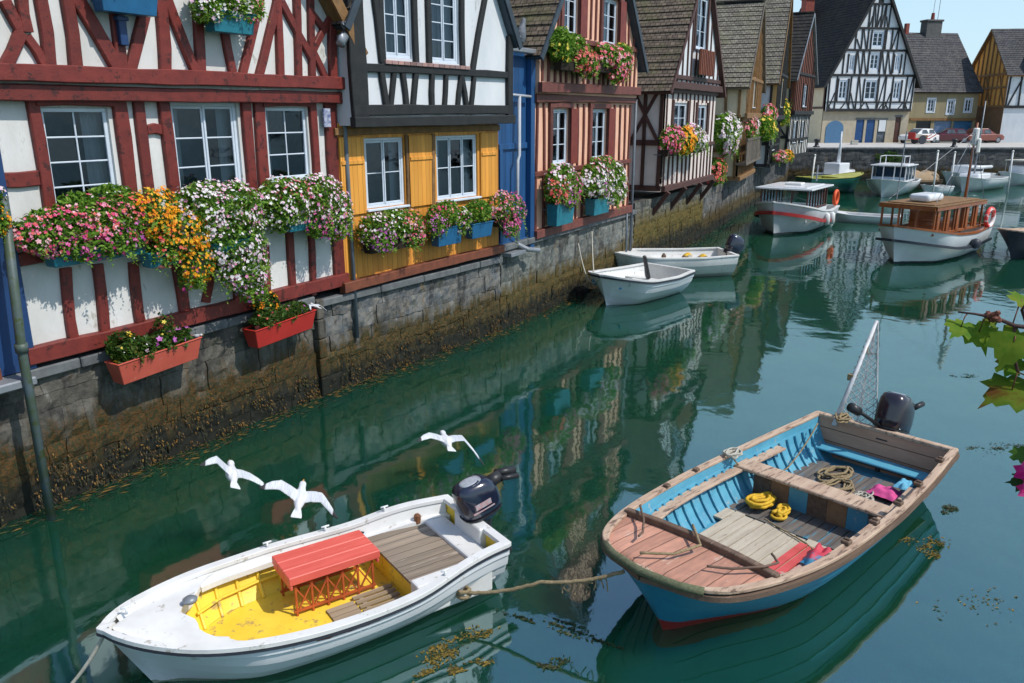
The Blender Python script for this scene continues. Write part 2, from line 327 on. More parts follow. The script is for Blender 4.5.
def timber(mb, p, q, w, y, d=.07, wob=.012, mi=0):
    """one beam between (x,z) points on a facade, slightly crooked, its face at y-d"""
    p, q = Vector((p[0], p[1])), Vector((q[0], q[1])); L = (q-p).length
    if L < .02: return
    t = (q-p)/L; n = Vector((-t.y, t.x)); k = max(2, int(L/.55)+1); d = d + rnd.uniform(0, .012)
    prev = None; a = []; off = jit(wob)
    for i in range(k+1):
        u = i/k; c = p + t*L*u + n*(math.sin(u*PI)*off*2 + jit(wob*.4)); ww = w*(1+jit(.07))/2
        c1, c2 = c - n*ww, c + n*ww; ch = min(.014, w*.15)
        ring = [(c1.x, y, c1.y), (c1.x, y-d+ch, c1.y), (c1.x+n.x*ch, y-d, c1.y+n.y*ch), (c2.x-n.x*ch, y-d, c2.y-n.y*ch), (c2.x, y-d+ch, c2.y), (c2.x, y, c2.y)]
        a.append(ring)
    mb.loft(a, True, True, mi)
def wall(mb, outline, holes, y, thick=.2, mi=0):
    """flat wall in the facade plane: rectangle bands cut around window holes; outline = (x0,x1,z0,z1) or gable polygon list"""
    xs0 = [p[0] for p in outline]; zs0 = [p[1] for p in outline]
    xs = sorted(set([min(xs0), max(xs0)] + [h[0] for h in holes] + [h[1] for h in holes]))
    zs = sorted(set([min(zs0), max(zs0)] + [h[2] for h in holes] + [h[3] for h in holes]))
    bm = bmesh.new(); cache = {}
    def vv(x, z):
        k = (round(x, 5), round(z, 5))
        if k not in cache: cache[k] = bm.verts.new((x, y, z))
        return cache[k]
    for a, b in zip(xs, xs[1:]):
        for c, d in zip(zs, zs[1:]):
            mx, mz = (a+b)/2, (c+d)/2
            if any(h[0] < mx < h[1] and h[2] < mz < h[3] for h in holes): continue
            bm.faces.new((vv(a, c), vv(b, c), vv(b, d), vv(a, d)))
    n = len(outline); cx, cz = sum(xs0)/n, sum(zs0)/n
    for i in range(n):
        p, q = outline[i], outline[(i+1) % n]; nx, nz_ = q[1]-p[1], -(q[0]-p[0])
        if (cx-p[0])*nx + (cz-p[1])*nz_ > 0: nx, nz_ = -nx, -nz_
        bmesh.ops.bisect_plane(bm, geom=bm.verts[:]+bm.edges[:]+bm.faces[:], plane_co=(p[0], y, p[1]), plane_no=(nx, 0, nz_), clear_outer=True)
    base = len(mb.v); bm.verts.index_update(); mb.v += [tuple(v.co) for v in bm.verts]
    for f in bm.faces: mb.face([base+v.index for v in f.verts], mi)
    bm.free()
    for h in holes:
        x0, x1, z0, z1 = h
        for a, b in (((x0, z0), (x1, z0)), ((x1, z0), (x1, z1)), ((x1, z1), (x0, z1)), ((x0, z1), (x0, z0))):
            mb.poly([(a[0], y, a[1]), (b[0], y, b[1]), (b[0], y+thick, b[1]), (a[0], y+thick, a[1])], mi)
def window(house, x0, x1, z0, z1, y, lights=2, rows=3, cols=2, frame='winwhite', fw=.06, rec=.07, curtain=0, sill=True, simple=False, bars=.025):
    """casement window in the hole (x0..x1, z0..z1): window (frame) > pane, curtain, sill; y = wall face"""
    mb = MB(); g = MB(); yf = y+rec; W = x1-x0
    a = .002
    mb.box(x0+a, x1-a, yf-.03, yf+.04, z0+a, z0+fw); mb.box(x0+a, x1-a, yf-.03, yf+.04, z1-fw, z1-a)
    mb.box(x0+a, x0+fw, yf-.03, yf+.04, z0+fw, z1-fw); mb.box(x1-fw, x1-a, yf-.03, yf+.04, z0+fw, z1-fw)
    ix0, ix1, iz0, iz1 = x0+fw, x1-fw, z0+fw, z1-fw; lw = (ix1-ix0)/lights
    for l in range(lights):
        p0, p1 = ix0+l*lw, ix0+(l+1)*lw; b = fw*.75
        if l: mb.box(p0-.015, p0+.015, yf-.045, yf-.012, iz0, iz1)
        if lights > 1:
            mb.box(p0+.002, p0+b, yf-.02, yf+.02, iz0, iz1); mb.box(p1-b, p1-.002, yf-.02, yf+.02, iz0, iz1)
            mb.box(p0+b, p1-b, yf-.018, yf+.018, iz0+.002, iz0+b); mb.box(p0+b, p1-b, yf-.018, yf+.018, iz1-b, iz1-.002)
        else: b = 0
        q0, q1, r0, r1 = p0+b, p1-b, iz0+b, iz1-b
        for i in range(1, cols): xx = q0+(q1-q0)*i/cols; mb.box(xx-bars/2, xx+bars/2, yf-.015, yf+.01, r0, r1)
        for i in range(1, rows): zz = r0+(r1-r0)*i/rows; mb.box(q0, q1, yf-.012, yf+.007, zz-bars/2, zz+bars/2)
        for i in range(cols):
            for j in range(rows):
                a0, a1, c0, c1 = q0+(q1-q0)*i/cols, q0+(q1-q0)*(i+1)/cols, r0+(r1-r0)*j/rows, r0+(r1-r0)*(j+1)/rows; tv, th_ = jit(.008)*(c1-c0)/.4, jit(.004)
                g.poly([(a0, yf+tv-th_, c0), (a1, yf+tv+th_, c0), (a1, yf-tv+th_, c1), (a0, yf-tv-th_, c1)])
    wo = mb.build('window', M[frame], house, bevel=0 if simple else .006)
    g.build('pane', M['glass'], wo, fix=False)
    if not simple:
        if sill:
            s_ = MB(); s_.box(x0-.05, x1+.05, y-.09, y+rec-.035, z0-.05, z0-.003); s_.build('sill', M[frame], wo, bevel=.008)
        if curtain:
            c = MB()
            for (u0, u1) in (((0, .22), (.8, 1)) if curtain == 1 else ((0, .48), (.52, 1)) if curtain == 2 else ((.7, 1),) if curtain == 3 else ((0, .25),)):
                n = 14; pts = []
                for i in range(n+1):
                    x = x0+W*(u0+(u1-u0)*i/n); pts.append((x, y+rec+.16+.025*math.sin(i*2.1)))
                c.loft([[(x, yy, z0+.02) for x, yy in pts], [(x, yy, z1-.02) for x, yy in pts]], False, False)
            c.build('curtain', M['curtain'], wo, smooth=True, fix=False)
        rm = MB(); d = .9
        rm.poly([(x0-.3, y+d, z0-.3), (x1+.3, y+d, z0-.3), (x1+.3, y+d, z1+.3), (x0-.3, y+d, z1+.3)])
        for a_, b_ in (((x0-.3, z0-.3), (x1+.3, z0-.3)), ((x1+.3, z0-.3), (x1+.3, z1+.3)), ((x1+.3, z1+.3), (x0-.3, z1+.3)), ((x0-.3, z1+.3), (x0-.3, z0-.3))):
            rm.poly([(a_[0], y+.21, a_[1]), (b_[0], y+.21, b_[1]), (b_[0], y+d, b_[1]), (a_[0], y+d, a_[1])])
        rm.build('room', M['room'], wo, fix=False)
    else:
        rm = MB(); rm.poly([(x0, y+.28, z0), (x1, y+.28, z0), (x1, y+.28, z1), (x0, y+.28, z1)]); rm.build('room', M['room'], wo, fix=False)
    return wo
def roof_slab(house, name, a, b, c, d, th, mt, under=None):
    """tiled slab: a,b lower edge, c,d upper edge (c above b); uv in metres for the tile pattern; course steps along the slope"""
    a, b, c, d = [Vector(p) for p in (a, b, c, d)]; L = (b-a).length; H = (d-a).length
    n = (b-a).cross(d-a).normalized()
    if n.z < 0: n = -n
    me = bpy.data.meshes.new(name); vs = []; fs = []; uvs = []
    rows = max(3, int(H/.32)); cols = max(2, int(L/.6)); lift = .035
    for r in range(rows):
        v0, v1 = r/rows, (r+1)/rows
        base = len(vs)
        for k, (v, li) in enumerate(((v0, lift), (v1, .0))):
            for i in range(cols+1):
                u = i/cols; p = a.lerp(b, u).lerp(d.lerp(c, u), v); s_ = .02*noise.noise(p*1.3) + .03*noise.noise(p*.35)
                vs.append(p + n*(li+s_)); 
        for i in range(cols):
            fs.append((base+i, base+i+1, base+cols+1+i+1, base+cols+1+i)); uvs.append([(i/cols*L, v0*H), ((i+1)/cols*L, v0*H), ((i+1)/cols*L, v1*H), (i/cols*L, v1*H)])
        # riser to the row below
        b2 = len(vs)
        for i in range(cols+1):
            u = i/cols; p = a.lerp(b, u).lerp(d.lerp(c, u), v0); s_ = .02*noise.noise(p*1.3) + .03*noise.noise(p*.35)
            vs.append(p + n*(s_-.004))
        for i in range(cols):
            fs.append((b2+i, b2+i+1, base+i+1, base+i)); uvs.append([(i/cols*L, v0*H)]*4)
    k = len(vs); vs += [a-n*th, b-n*th, c-n*th, d-n*th, a, b, c, d]
    for q in ((k, k+1, k+2, k+3), (k, k+1, k+5, k+4), (k+1, k+2, k+6, k+5), (k+2, k+3, k+7, k+6), (k+3, k, k+4, k+7)):
        fs.append(q); uvs.append([(0, 0)]*4)
    me.from_pydata([tuple(v) for v in vs], [], fs); ul = me.uv_layers.new(name='uv')
    i = 0
    for q in uvs:
        for u in q: ul.data[i].uv = u; i += 1
    me.materials.append(mt)
    if under: me.materials.append(under); 
    if under:
        for p in list(me.polygons)[-5:]: p.material_index = 1
    o = bpy.data.objects.new(name, me); C.objects.link(o); o.parent = house; return o

# ------------------------------------------------------------------ flower boxes
def blob_plants(root, blobs, leafm='leaf', leaf=.055, dens=1.0, petal=.035, seed=1, twigs=True):
    """blobs: (x,y,z, rx,ry,rz, palette, nleaf, nflower); builds foliage (> none) and blossoms under root"""
    r = random.Random(seed); fo = MB(); pals = []; bl = MB()
    for (cx, cy, cz, rx, ry, rz, pal, nl, nf) in blobs:
        for i in range(int(nl*dens)):
            while True:
                d = Vector((r.uniform(-1, 1), r.uniform(-1, 1), r.uniform(-1, 1)))
                if .05 < d.length < 1: break
            k = d.normalized()*(d.length**.45)*(1+.18*noise.noise(d.normalized()*2.3 + Vector((seed, cx, cz))))
            p = Vector((cx+k.x*rx, cy+k.y*ry, cz+k.z*rz)); s_ = leaf*r.uniform(.6, 1.35)
            a = Vector((r.uniform(-1, 1), r.uniform(-1, 1), r.uniform(-.9, .6))).normalized(); b = a.orthogonal().normalized()
            b = (Matrix.Rotation(r.uniform(0, 6.28), 3, a) @ b); c = a.cross(b)
            fo.poly([p-a*s_, p+b*s_*.42+c*s_*.12, p+a*s_, p-b*s_*.42+c*s_*.12])
        for i in range(9):          # trailing shoots
            th = r.uniform(PI, 2*PI); p = Vector((cx+rx*.9*math.cos(th), cy+ry*.9*math.sin(th), cz-rz*r.uniform(-.2, .8))); L = rz*r.uniform(.3, .9); q = Vector((jit(.3), -r.uniform(.1, .5), -1 if r.random() < .7 else 1))
            for k in range(9):
                u = k/8; c_ = p + q*L*u + Vector((jit(.01), jit(.01), 0)); s_ = leaf*(1.1-.6*u); a = Vector((r.uniform(-1, 1), r.uniform(-1, 0), r.uniform(-.8, .4))).normalized(); b = a.orthogonal().normalized()
                fo.poly([c_, c_+a*s_*.6+b*s_*.35, c_+a*s_*1.3, c_+a*s_*.6-b*s_*.35])
        for i in range(int(nf*dens*2.7)):
            th = r.uniform(0, 2*PI); zz = r.uniform(-.85, 1); q = math.sqrt(max(0, 1-zz*zz))
            d = Vector((q*math.cos(th), -abs(q*math.sin(th))*1.0 if r.random() < .8 else q*math.sin(th), zz))
            cl = noise.noise(Vector((d.x*2.6+seed, d.y*2.6, d.z*2.6+cx)))
            if cl < -.05 and r.random() < (.5 if pal == 'orange' else .85): continue
            if noise.noise(Vector((d.x*7+seed, d.y*7, d.z*7+cx))) < -.06 and r.random() < .8: continue
            k = d*(1.02+.16*noise.noise(d*2.3 + Vector((seed, cx, cz)))+r.uniform(-.05, .08))
            p = Vector((cx+k.x*rx, cy+k.y*ry, cz+k.z*rz)); nrm = (Vector((d.x/rx, d.y/ry, d.z/rz)).normalized() + Vector((r.uniform(-.5, .5), r.uniform(-.6, .2), r.uniform(-.1, .6)))).normalized()
            if pal not in pals: pals.append(pal)
            mi = pals.index(pal); x = nrm.orthogonal().normalized(); y = nrm.cross(x); s_ = petal*r.choice((.55, .7, .85, 1, 1.15, 1.5))*r.uniform(.85, 1.15); ph = r.uniform(0, 6)
            ci = bl.vert(p+nrm*s_*.1); ring = []
            for j in range(10):
                rr_ = s_*(1 if j % 2 == 0 else .58); ang = ph+j*PI/5
                ring.append(bl.vert(p + (x*math.cos(ang)+y*math.sin(ang))*rr_ + nrm*s_*(.28 if j % 2 == 0 else .12)))
            for j in range(10): bl.face((ci, ring[j], ring[(j+1) % 10]), mi)
    fo.build('foliage', M[leafm], root, fix=False)
    if bl.f: bl.build('blossoms', [M['petal_'+p] for p in pals], root, fix=False)
def planter(root, x0, x1, y0, y1, z0, z1, m, taper=.04, rim=.025):
    mb = MB(); t = taper
    o = [[(x0+t, y0+t, z0), (x1-t, y0+t, z0), (x1-t, y1-t*.3, z0), (x0+t, y1-t*.3, z0)],
         [(x0, y0, z1-rim), (x1, y0, z1-rim), (x1, y1, z1-rim), (x0, y1, z1-rim)],
         [(x0-.015, y0-.015, z1-rim), (x1+.015, y0-.015, z1-rim), (x1+.015, y1, z1-rim), (x0-.015, y1, z1-rim)],
         [(x0-.015, y0-.015, z1), (x1+.015, y0-.015, z1), (x1+.015, y1, z1), (x0-.015, y1, z1)],
         [(x0+.02, y0+.02, z1), (x1-.02, y0+.02, z1), (x1-.02, y1-.02, z1), (x0+.02, y1-.02, z1)],
         [(x0+.02, y0+.02, z1-.05), (x1-.02, y0+.02, z1-.05), (x1-.02, y1-.02, z1-.05), (x0+.02, y1-.02, z1-.05)]]
    mb.loft(o, True, True); p = mb.build('planter', M[m], root, bevel=.008)
    s_ = MB(); s_.box(x0+.022, x1-.022, y0+.022, y1-.022, z1-.06, z1-.035); s_.build('soil', M['soil'], root)
    return p

# ================================================================== THE SETTING
m, nt, b = newmat('canal water'); M['water'] = m
b.inputs['Roughness'].default_value = .045; b.inputs['IOR'].default_value = 3.15; b.inputs['Specular IOR Level'].default_value = .5
b.inputs['Specular Tint'].default_value = (.72, .93, 1, 1)
b.subsurface_method = 'BURLEY'; b.inputs['Subsurface Weight'].default_value = 1.0; b.inputs['Subsurface Radius'].default_value = (.6, 1, .9); b.inputs['Subsurface Scale'].default_value = 1.6
v = coords(nt); r = ramp(nt, [(.3, (.0035, .042, .028)), (.7, (.009, .052, .023))]); nt.links.new(nz(nt, v, .3, 4), r.inputs[0]); nt.links.new(r.outputs[0], b.inputs['Base Color'])
wv = nz(nt, coords(nt), .8, 2, .45); wv2 = nz(nt, coords(nt, (1.2, .8, 1)), 3.4, 3, .5)
ad = _n(nt, 'ShaderNodeMath', operation='MULTIPLY_ADD'); ad.inputs[1].default_value = .16; nt.links.new(wv2, ad.inputs[0]); nt.links.new(wv, ad.inputs[2])
bp = _n(nt, 'ShaderNodeBump'); bp.inputs['Strength'].default_value = .085; bp.inputs['Distance'].default_value = .14
nt.links.new(ad.outputs[0], bp.inputs['Height']); nt.links.new(bp.outputs[0], b.inputs['Normal'])
mb = MB(); mb.poly([(-600, -60, 0), (900, -60, 0), (900, 1500, 0), (-600, 1500, 0)])
struct(mb.build('water', M['water']))

Bp = [(-7.14, 10.03), (-3.92, 15.42), (-.32, 20.55), (2.55, 25.6), (8.74, 37.08), (14.02, 48.47), (21, 63), (24, 71)]
d0 = Vector((Bp[1][0]-Bp[0][0], Bp[1][1]-Bp[0][1])).normalized()
Bm = (Bp[0][0]-d0.x*13, Bp[0][1]-d0.y*13)
F0, F1, F2, F3, F4, F5, F6, F7 = F(Bm, Bp[0]), F(Bp[0], Bp[1]), F(Bp[1], Bp[2]), F(Bp[2], Bp[3]), F(Bp[3], Bp[4]), F(Bp[4], Bp[5]), F(Bp[5], Bp[6]), F(Bp[6], Bp[7])
inn = [(p[0]-.25, p[1]+.12) for p in [Bm]+Bp]
mb = MB(); mb.poly([(x, y, 2.05) for x, y in inn] + [(24, 75, 2.05), (-80, 75, 2.05), (-80, -15, 2.05)])
struct(mb.build('ground', M['terrain']))
mb = MB(); mb.poly([(23.6, 71.2, 2.8), (130, 71.2, 2.8), (900, 160, 2.8), (900, 1400, 2.8), (-500, 1400, 2.8), (-500, 75.2, 2.8), (23.6, 75.2, 2.8)])
struct(mb.build('quay_pavement', M['pave']))

def stone_wall(Fr, x0, x1, top, mt, label, seed, cope=True, fine=True):
    r = random.Random(seed); root = Fr.thing('stone_wall', label, 'wall', 0, 0, 0)
    mb = MB(); z = -.5
    while z < top - .05:
        h = r.uniform(.22, .52); h = min(h, top-z) if top-z-h > .12 else top-z
        x = x0 - r.uniform(0, .4)
        while x < x1:
            wd = r.uniform(.22, 1.1); a, b_ = max(x, x0), min(x+wd, x1); x += wd
            if b_-a < .06: continue
            g = .003; yy = -.02 - r.uniform(0, .035); ch = .016
            nx, nz_ = (max(2, int((b_-a)/.09)), max(2, int(h/.09))) if fine else (2, 2)
            rows = []
            for j in range(nz_+3):
                row = []
                for i in range(nx+3):
                    ui = min(max(i-1, 0), nx)/nx; vj = min(max(j-1, 0), nz_)/nz_
                    px_ = a+g + (b_-a-2*g)*ui; pz = z+g + (h-2*g)*vj
                    edge = i in (0, nx+2) or j in (0, nz_+2); e1 = i in (1, nx+1) or j in (1, nz_+1)
                    q = Vector((px_*2.1+seed*7, pz*2.1, 0)); dd = .035*noise.noise(q*2.3) + .03*noise.noise(q*6)
                    y_ = .022 if edge else yy - dd + (ch*.6 if e1 else 0)
                    if not edge: px_ += .03*noise.noise(q*2.5+Vector((9, 0, 0))); pz += .035*noise.noise(q*2.5+Vector((0, 9, 0)))
                    row.append((px_, y_, pz))
                rows.append(row)
            mb.loft(rows, False, False)
        z += h
    mb.build('stonework', mt, root, smooth=False)
    bk = MB(); bk.box(x0, x1, .006, .6, -.6, top-.01); bk.build('mortar', M['mortar'], root)
    if cope:
        c = MB(); x = x0
        while x < x1-.01:
            wd = min(r.uniform(.8, 1.7), x1-x); c.box(x+.006, x+wd-.006, -.13+jit(.012), .5, top-.02, top+.14+jit(.008)); x += wd
        c.build('coping', M['coping'], root, bevel=.02)
    return root
stone_wall(F0, 4, 13, 1.9, M['stone1'], 'dark weed grown canal wall at the far left under the neighbour house', 3, True)
stone_wall(F1, 0, F1.L-.06, 1.95, M['stone1'], 'dark rough stone canal wall below the red timbered house', 4)
stone_wall(F2, .12, F2.L-.02, 1.85, M['stone2'], 'blue grey stone canal wall below the orange boarded house', 5)
stone_wall(F3, 0, F3.L+3.6, 2.12, M['stone3'], 'pale stone canal wall below the salmon pink house', 6)
stone_wall(F4, 3.9, F4.L, 2.45, M['stone5'], 'mossy canal wall below the maroon timbered house and behind the moored dinghies', 7, False)
stone_wall(F5, 0, F5.L, 2.3, M['stone2'], 'canal wall under the grey boarded house beside the trawler', 8, False, False)
stone_wall(F6, 0, F6.L, 2.5, M['stone4'], 'farthest stretch of canal wall on the left bank by the quay corner', 9, False, False)
stone_wall(F7, 0, F7.L, 2.6, M['stone4'], 'short wall at the inner corner of the harbour', 10, False, False)
FQ = F((24, 71), (128, 71))
stone_wall(FQ, 0, 60, 2.66, M['stone4'], 'dark stone quay wall across the end of the harbour', 11, True, False)
# buttress pier between the red and the orange house
mb = MB()
for k in range(6): mb.box(F1.L-.06+jit(.01), F1.L+.14+jit(.015), -.16+jit(.02), .3, -.4+k*.4+.006, k*.4-.006)
p = F1.thing('stone_pier', 'narrow dark stone pier in the canal wall between the red and the orange house', 'pier')
mb.build('pier_stones', M['stone1'], p, bevel=.02)

# weed hanging along the tide line
def weed():
    r = random.Random(12); mb = MB()
    for Fr, x0, x1, hi, n in ((F0, 9, 13, .8, 500), (F1, 0, 6.2, .9, 4200), (F2, .1, 6.2, .85, 4600), (F3, 0, 8.5, .85, 3600), (F4, 4, 13, 1.6, 5200), (F5, 0, 12.6, .9, 1200)):
        for i in range(n):
            x = r.uniform(x0, x1); t = r.random()**1.3; z = .02 + t*hi*(.8+.55*noise.noise(Vector((x*.9, 3, 0)))); 
            if r.random() > .42 + 1.3*noise.noise(Vector((x*1.6, z*2.2, 7))) + .9*noise.noise(Vector((x*6, z*6, 1))): continue
            y = -.045 - r.uniform(0, .045)*(1.3-t)
            L = r.uniform(.012, .04); wd = r.uniform(.004, .013); s_ = jit(.02)
            a = Fr.w(x-wd, y, z); b_ = Fr.w(x+wd, y, z); c = Fr.w(x+wd*.5+s_, y-.012-r.uniform(0, .02), max(.006, z-L)); d = Fr.w(x-wd*.5+s_, y-.012-r.uniform(0, .02), max(.006, z-L))
            mb.poly([a, b_, c, d])
        for i in range(n//9):       # floating on the water at the wall foot
            x = r.uniform(x0, x1); y = -.08 - abs(r.gauss(0, .22)); a = r.uniform(0, 6); L = r.uniform(.04, .12)
            dx, dy = math.cos(a)*L, math.sin(a)*L; wd = .016
            mb.poly([Fr.w(x-dx+wd, y-dy*.5, .006), Fr.w(x+wd, y+.01, .014), Fr.w(x+dx, y+dy*.5, .006), Fr.w(x-wd, y-.01, .010)])
    o = mb.build('seaweed', leafmat('bladder wrack', [(.05, .03, .008), (.02, .02, .007), (.11, .055, .010), (.016, .018, .006), (.06, .06, .012), (.010, .010, .005), (.20, .10, .015), (.018, .016, .007)], .5, .1), fix=False)
    tag(o, 'rust and olive seaweed hanging along the tide line of the canal walls', 'seaweed', kind='stuff')
weed()

# ================================================================== HOUSES ON THE LEFT BANK
def gable_roof(house, x0, x1, ze, za, yf, yb, over, mt, barge='blackwood', th=.12, fo=.3, bw=.14):
    xm = (x0+x1)/2; k = (za-ze)/(xm-x0); lo = ze - k*over
    y0, y1 = yf-fo, yb+.2; up = .07
    roof_slab(house, 'roof_slope', (x0-over, y1, lo+up), (x0-over, y0, lo+up), (xm, y0, za+up), (xm, y1, za+up), th, mt, M[barge])
    roof_slab(house, 'roof_slope', (x1+over, y0, lo+up), (x1+over, y1, lo+up), (xm, y1, za+up), (xm, y0, za+up), th, mt, M[barge])
    for sgn, xe in ((1, x0-over), (-1, x1+over)):
        mb = MB(); mb.bar((xe, y0-.03, lo-.02), (xm - sgn*.002, y0-.03, za-.02), .05, .24, (0, 1, 0)) if False else None
        d = Vector((xm-xe, 0, za-lo)).normalized(); nn = Vector((-d.z*sgn, 0, d.x*sgn)); nn = nn if nn.z > 0 else -nn
        p, q = Vector((xe, 0, lo)), Vector((xm, 0, za)); ring = []
        for P in (p, q):
            ring.append([(P.x+nn.x*o_, yy, P.z+nn.z*o_) for o_, yy in ((-bw, y0-.045), (.09, y0-.045), (.09, y0-.004), (-bw, y0-.004))])
        mb.loft(ring, True, True); mb.build('bargeboard', M[barge], house)
    mb = MB(); mb.tube([(xm, y0, za+up+.05), (xm, y1, za+up+.05)], .1, 8); mb.build('ridge', mt, house)
def carcass(house, x0, x1, z0, ze, za, yf, yb, m, side_t='brownwood'):
    mb = MB(); xm = (x0+x1)/2
    mb.poly([(x0, yf, z0), (x0, yf, ze), (x0, yb, ze), (x0, yb, z0)]); mb.poly([(x1, yf, z0), (x1, yb, z0), (x1, yb, ze), (x1, yf, ze)])
    mb.poly([(x0, yb, z0), (x1, yb, z0), (x1, yb, ze), (xm, yb, za), (x0, ze and yb, ze)]); mb.build('side_wall', M[m], house, fix=False)
def pxl(Fr, off, lines, w, mb, y, d=.07, mi=0):
    for l in lines:
        a = Fr.px(l[0], l[1], off); b_ = Fr.px(l[2], l[3], off); timber(mb, a, b_, l[4] if len(l) > 4 else w, y, d, mi=mi)

# ---- red and white house
hr = F1.thing('timber_house', 'white plastered house with dark red crooked timbers and three white windows', 'house', group=None)
X0, X1, ZE, ZA = .74, 7.14, 7.15, 11.4; xm = (X0+X1)/2
holes = [(1.44, 2.42, 4.12, 5.60), (3.45, 4.78, 4.12, 5.70), (5.40, 6.40, 4.36, 5.63)]
mb = MB(); wall(mb, [(X0, 2.2), (X1, 2.2), (X1, 6.0), (X0, 6.0)], holes, -.03); mb.build('wall', M['plaster'], hr, fix=False)
mb = MB(); wall(mb, [(X0, 5.9), (X1, 5.9), (X1, ZE), (xm, ZA), (X0, ZE)], [], -.15); mb.build('gable_wall', M['plaster'], hr, fix=False)
mb = MB(); L = -.03; U = -.15
timber(mb, (X0-.05, 2.28), (X1+.02, 2.28), .24, L, .13); timber(mb, (X0, 3.62), (X1, 3.62), .17, L, .08)
timber(mb, (X0-.1, 6.02), (X1+.05, 6.08), .22, U, .16); timber(mb, (X0-.02, 5.78), (X1+.05, 5.82), .21, L, .20)
for x, w_, z0, z1 in ((1.33, .17, 3.6, 5.72), (2.58, .22, 3.6, 5.72), (2.93, .17, 3.6, 5.72), (3.34, .2, 3.6, 5.72), (4.93, .2, 3.6, 5.72), (5.22, .24, 3.6, 5.75), (6.50, .17, 3.6, 5.72), (6.99, .3, 2.3, 5.75)):
    timber(mb, (x, z0), (x+jit(.02), z1), w_, L)
timber(mb, (.76, 4.68), (1.26, 4.68), .2, L, .05); timber(mb, (3.0, 5.28), (3.26, 5.28), .15, L, .05)
timber(mb, (1.36, 5.66), (2.5, 5.66), .1, L, .08); timber(mb, (5.3, 5.68), (6.5, 5.70), .1, L, .09); timber(mb, (3.4, 5.74), (4.85, 5.75), .08, L, .08)
for h in holes: timber(mb, (h[0]-.05, h[2]-.1), (h[1]+.05, h[2]-.1), .14, L, .06)
pxl(F1, .08, [(66, 268, 75, 345, .15), (98, 264, 106, 340, .15), (134, 262, 143, 333, .16), (177, 262, 187, 324, .2), (236, 250, 239, 312, .15), (266, 245, 268, 306, .13), (290, 232, 294, 300, .16), (311, 226, 314, 295, .13)], .15, mb, L)
timber(mb, (3.72, 2.45), (4.0, 3.3), .16, L, .06)
mb.build('timber_frame', M['redwood'], hr, smooth=False)
mb = MB()
pxl(F1, .2, [(5, 0, 22, 32, .15), (22, 32, 4, 70, .16), (22, -6, 28, 32, .15), (27, 36, 46, 66, .13), (40, -8, 51, 70, .17), (66, -8, 77, 72, .18), (76, -4, 121, 73, .2),
    (112, -30, 123, 75, .17), (156, -30, 130, 75, .17), (160, -8, 166, 75, .2), (163, -14, 199, 79, .17), (196, -20, 202, 80, .17), (218, -10, 235, 81, .15), (263, -12, 241, 81, .14),
    (281, -12, 258, 82, .16), (277, -8, 281, 81, .15), (282, 2, 312, 58, .15), (297, -8, 299, 82, .15), (311, -6, 313, 82, .15), (313, 50, 328, 82, .14), (331, 18, 314, 50, .13), (313, 14, 326, 32, .12), (333, 14, 334, 84, .2)], .16, mb, U)
def gz(x, a=X0, b=X1, ze=ZE, za=ZA): return ze + (za-ze)*(1-abs(x-(a+b)/2)/((b-a)/2))
timber(mb, (X0+.1, 7.95), (X1-.1, 7.95), .2, U, .1) if False else None
for x in (2.2, 3.2, 3.94, 4.7, 5.6): timber(mb, (x, 8.7), (x, gz(x)-.1), .16, U)
timber(mb, (2.0, 8.65), (5.9, 8.65), .2, U, .1)
mb.build('gable_frame', M['redwood'], hr)
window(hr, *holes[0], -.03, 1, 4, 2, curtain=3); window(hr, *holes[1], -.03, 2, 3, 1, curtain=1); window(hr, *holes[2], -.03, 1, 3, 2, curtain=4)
carcass(hr, X0, X1, 2.2, ZE, ZA, .18, 8, 'plaster'); gable_roof(hr, X0, X1, ZE, ZA, -.2, 8, .42, M['tile_brown'], 'oak')
mb = MB(); q = F1.L+.86
mb.tube([(7.3, -.14, 7.0), (7.28, -.16, 4.2), (7.28, -.18, 1.0)], .045, 10); mb.build('drainpipe', M['pipe'], hr, smooth=True)
mb = MB(); a = F1.px(432, 360/3.41, .1); mb.box(6.72, 6.9, -.16, -.125, 5.28, 5.62); mb.build('name_plate', mat('blue white enamel plate', (.05, .08, .25), (.5, .52, .6), 14, .3), hr)

# ---- black timbered house over orange boards
ho = F2.thing('timber_house', 'black and white half timbered house with an orange boarded ground floor', 'house')
X0, X1, ZE, ZA = .92, 6.2, 7.3, 11.9; xm = (X0+X1)/2
h1 = [(1.56, 2.74, 3.62, 5.05), (3.80, 5.33, 3.60, 5.05)]
mb = MB(); wall(mb, [(.72, 2.2), (6.18, 2.2), (6.18, 5.35), (.72, 5.35)], h1, -.03); mb.build('boarded_wall', M['orange'], ho, fix=False)
for x0, x1 in ((.86, 1.5), (2.86, 3.62), (5.42, 6.05)):
    s_ = MB(); s_.box(x0, x1, -.075, -.034, 3.55, 5.08); s_.box(x0+.02, x1-.02, -.1, -.077, 4.55, 4.63); s_.build('shutter', M['orange_shutter'], ho, bevel=.006)
mb = MB(); timber(mb, (.68, 2.12), (6.22, 2.2), .2, -.03, .16); mb.build('sill_beam', M['rustwood'], ho)
mb = MB(); timber(mb, (.75, 5.18), (6.18, 5.2), .14, -.03, .06); timber(mb, (3.62, 3.5), (3.68, 5.1), .1, -.035, .05); timber(mb, (2.8, 3.5), (2.8, 5.1), .08, -.035, .04); mb.build('trim', M['oak'], ho)
UO = .38; U = -UO
h2 = []
for (xa, ya, xb, yb_) in ((385, 57, 412, 0), (431, 62, 459, 0)):
    a = F2.px(xa, ya, UO); c = F2.px(xb, ya+6, UO); h2.append((a[0], c[0], a[1], a[1]+1.62))
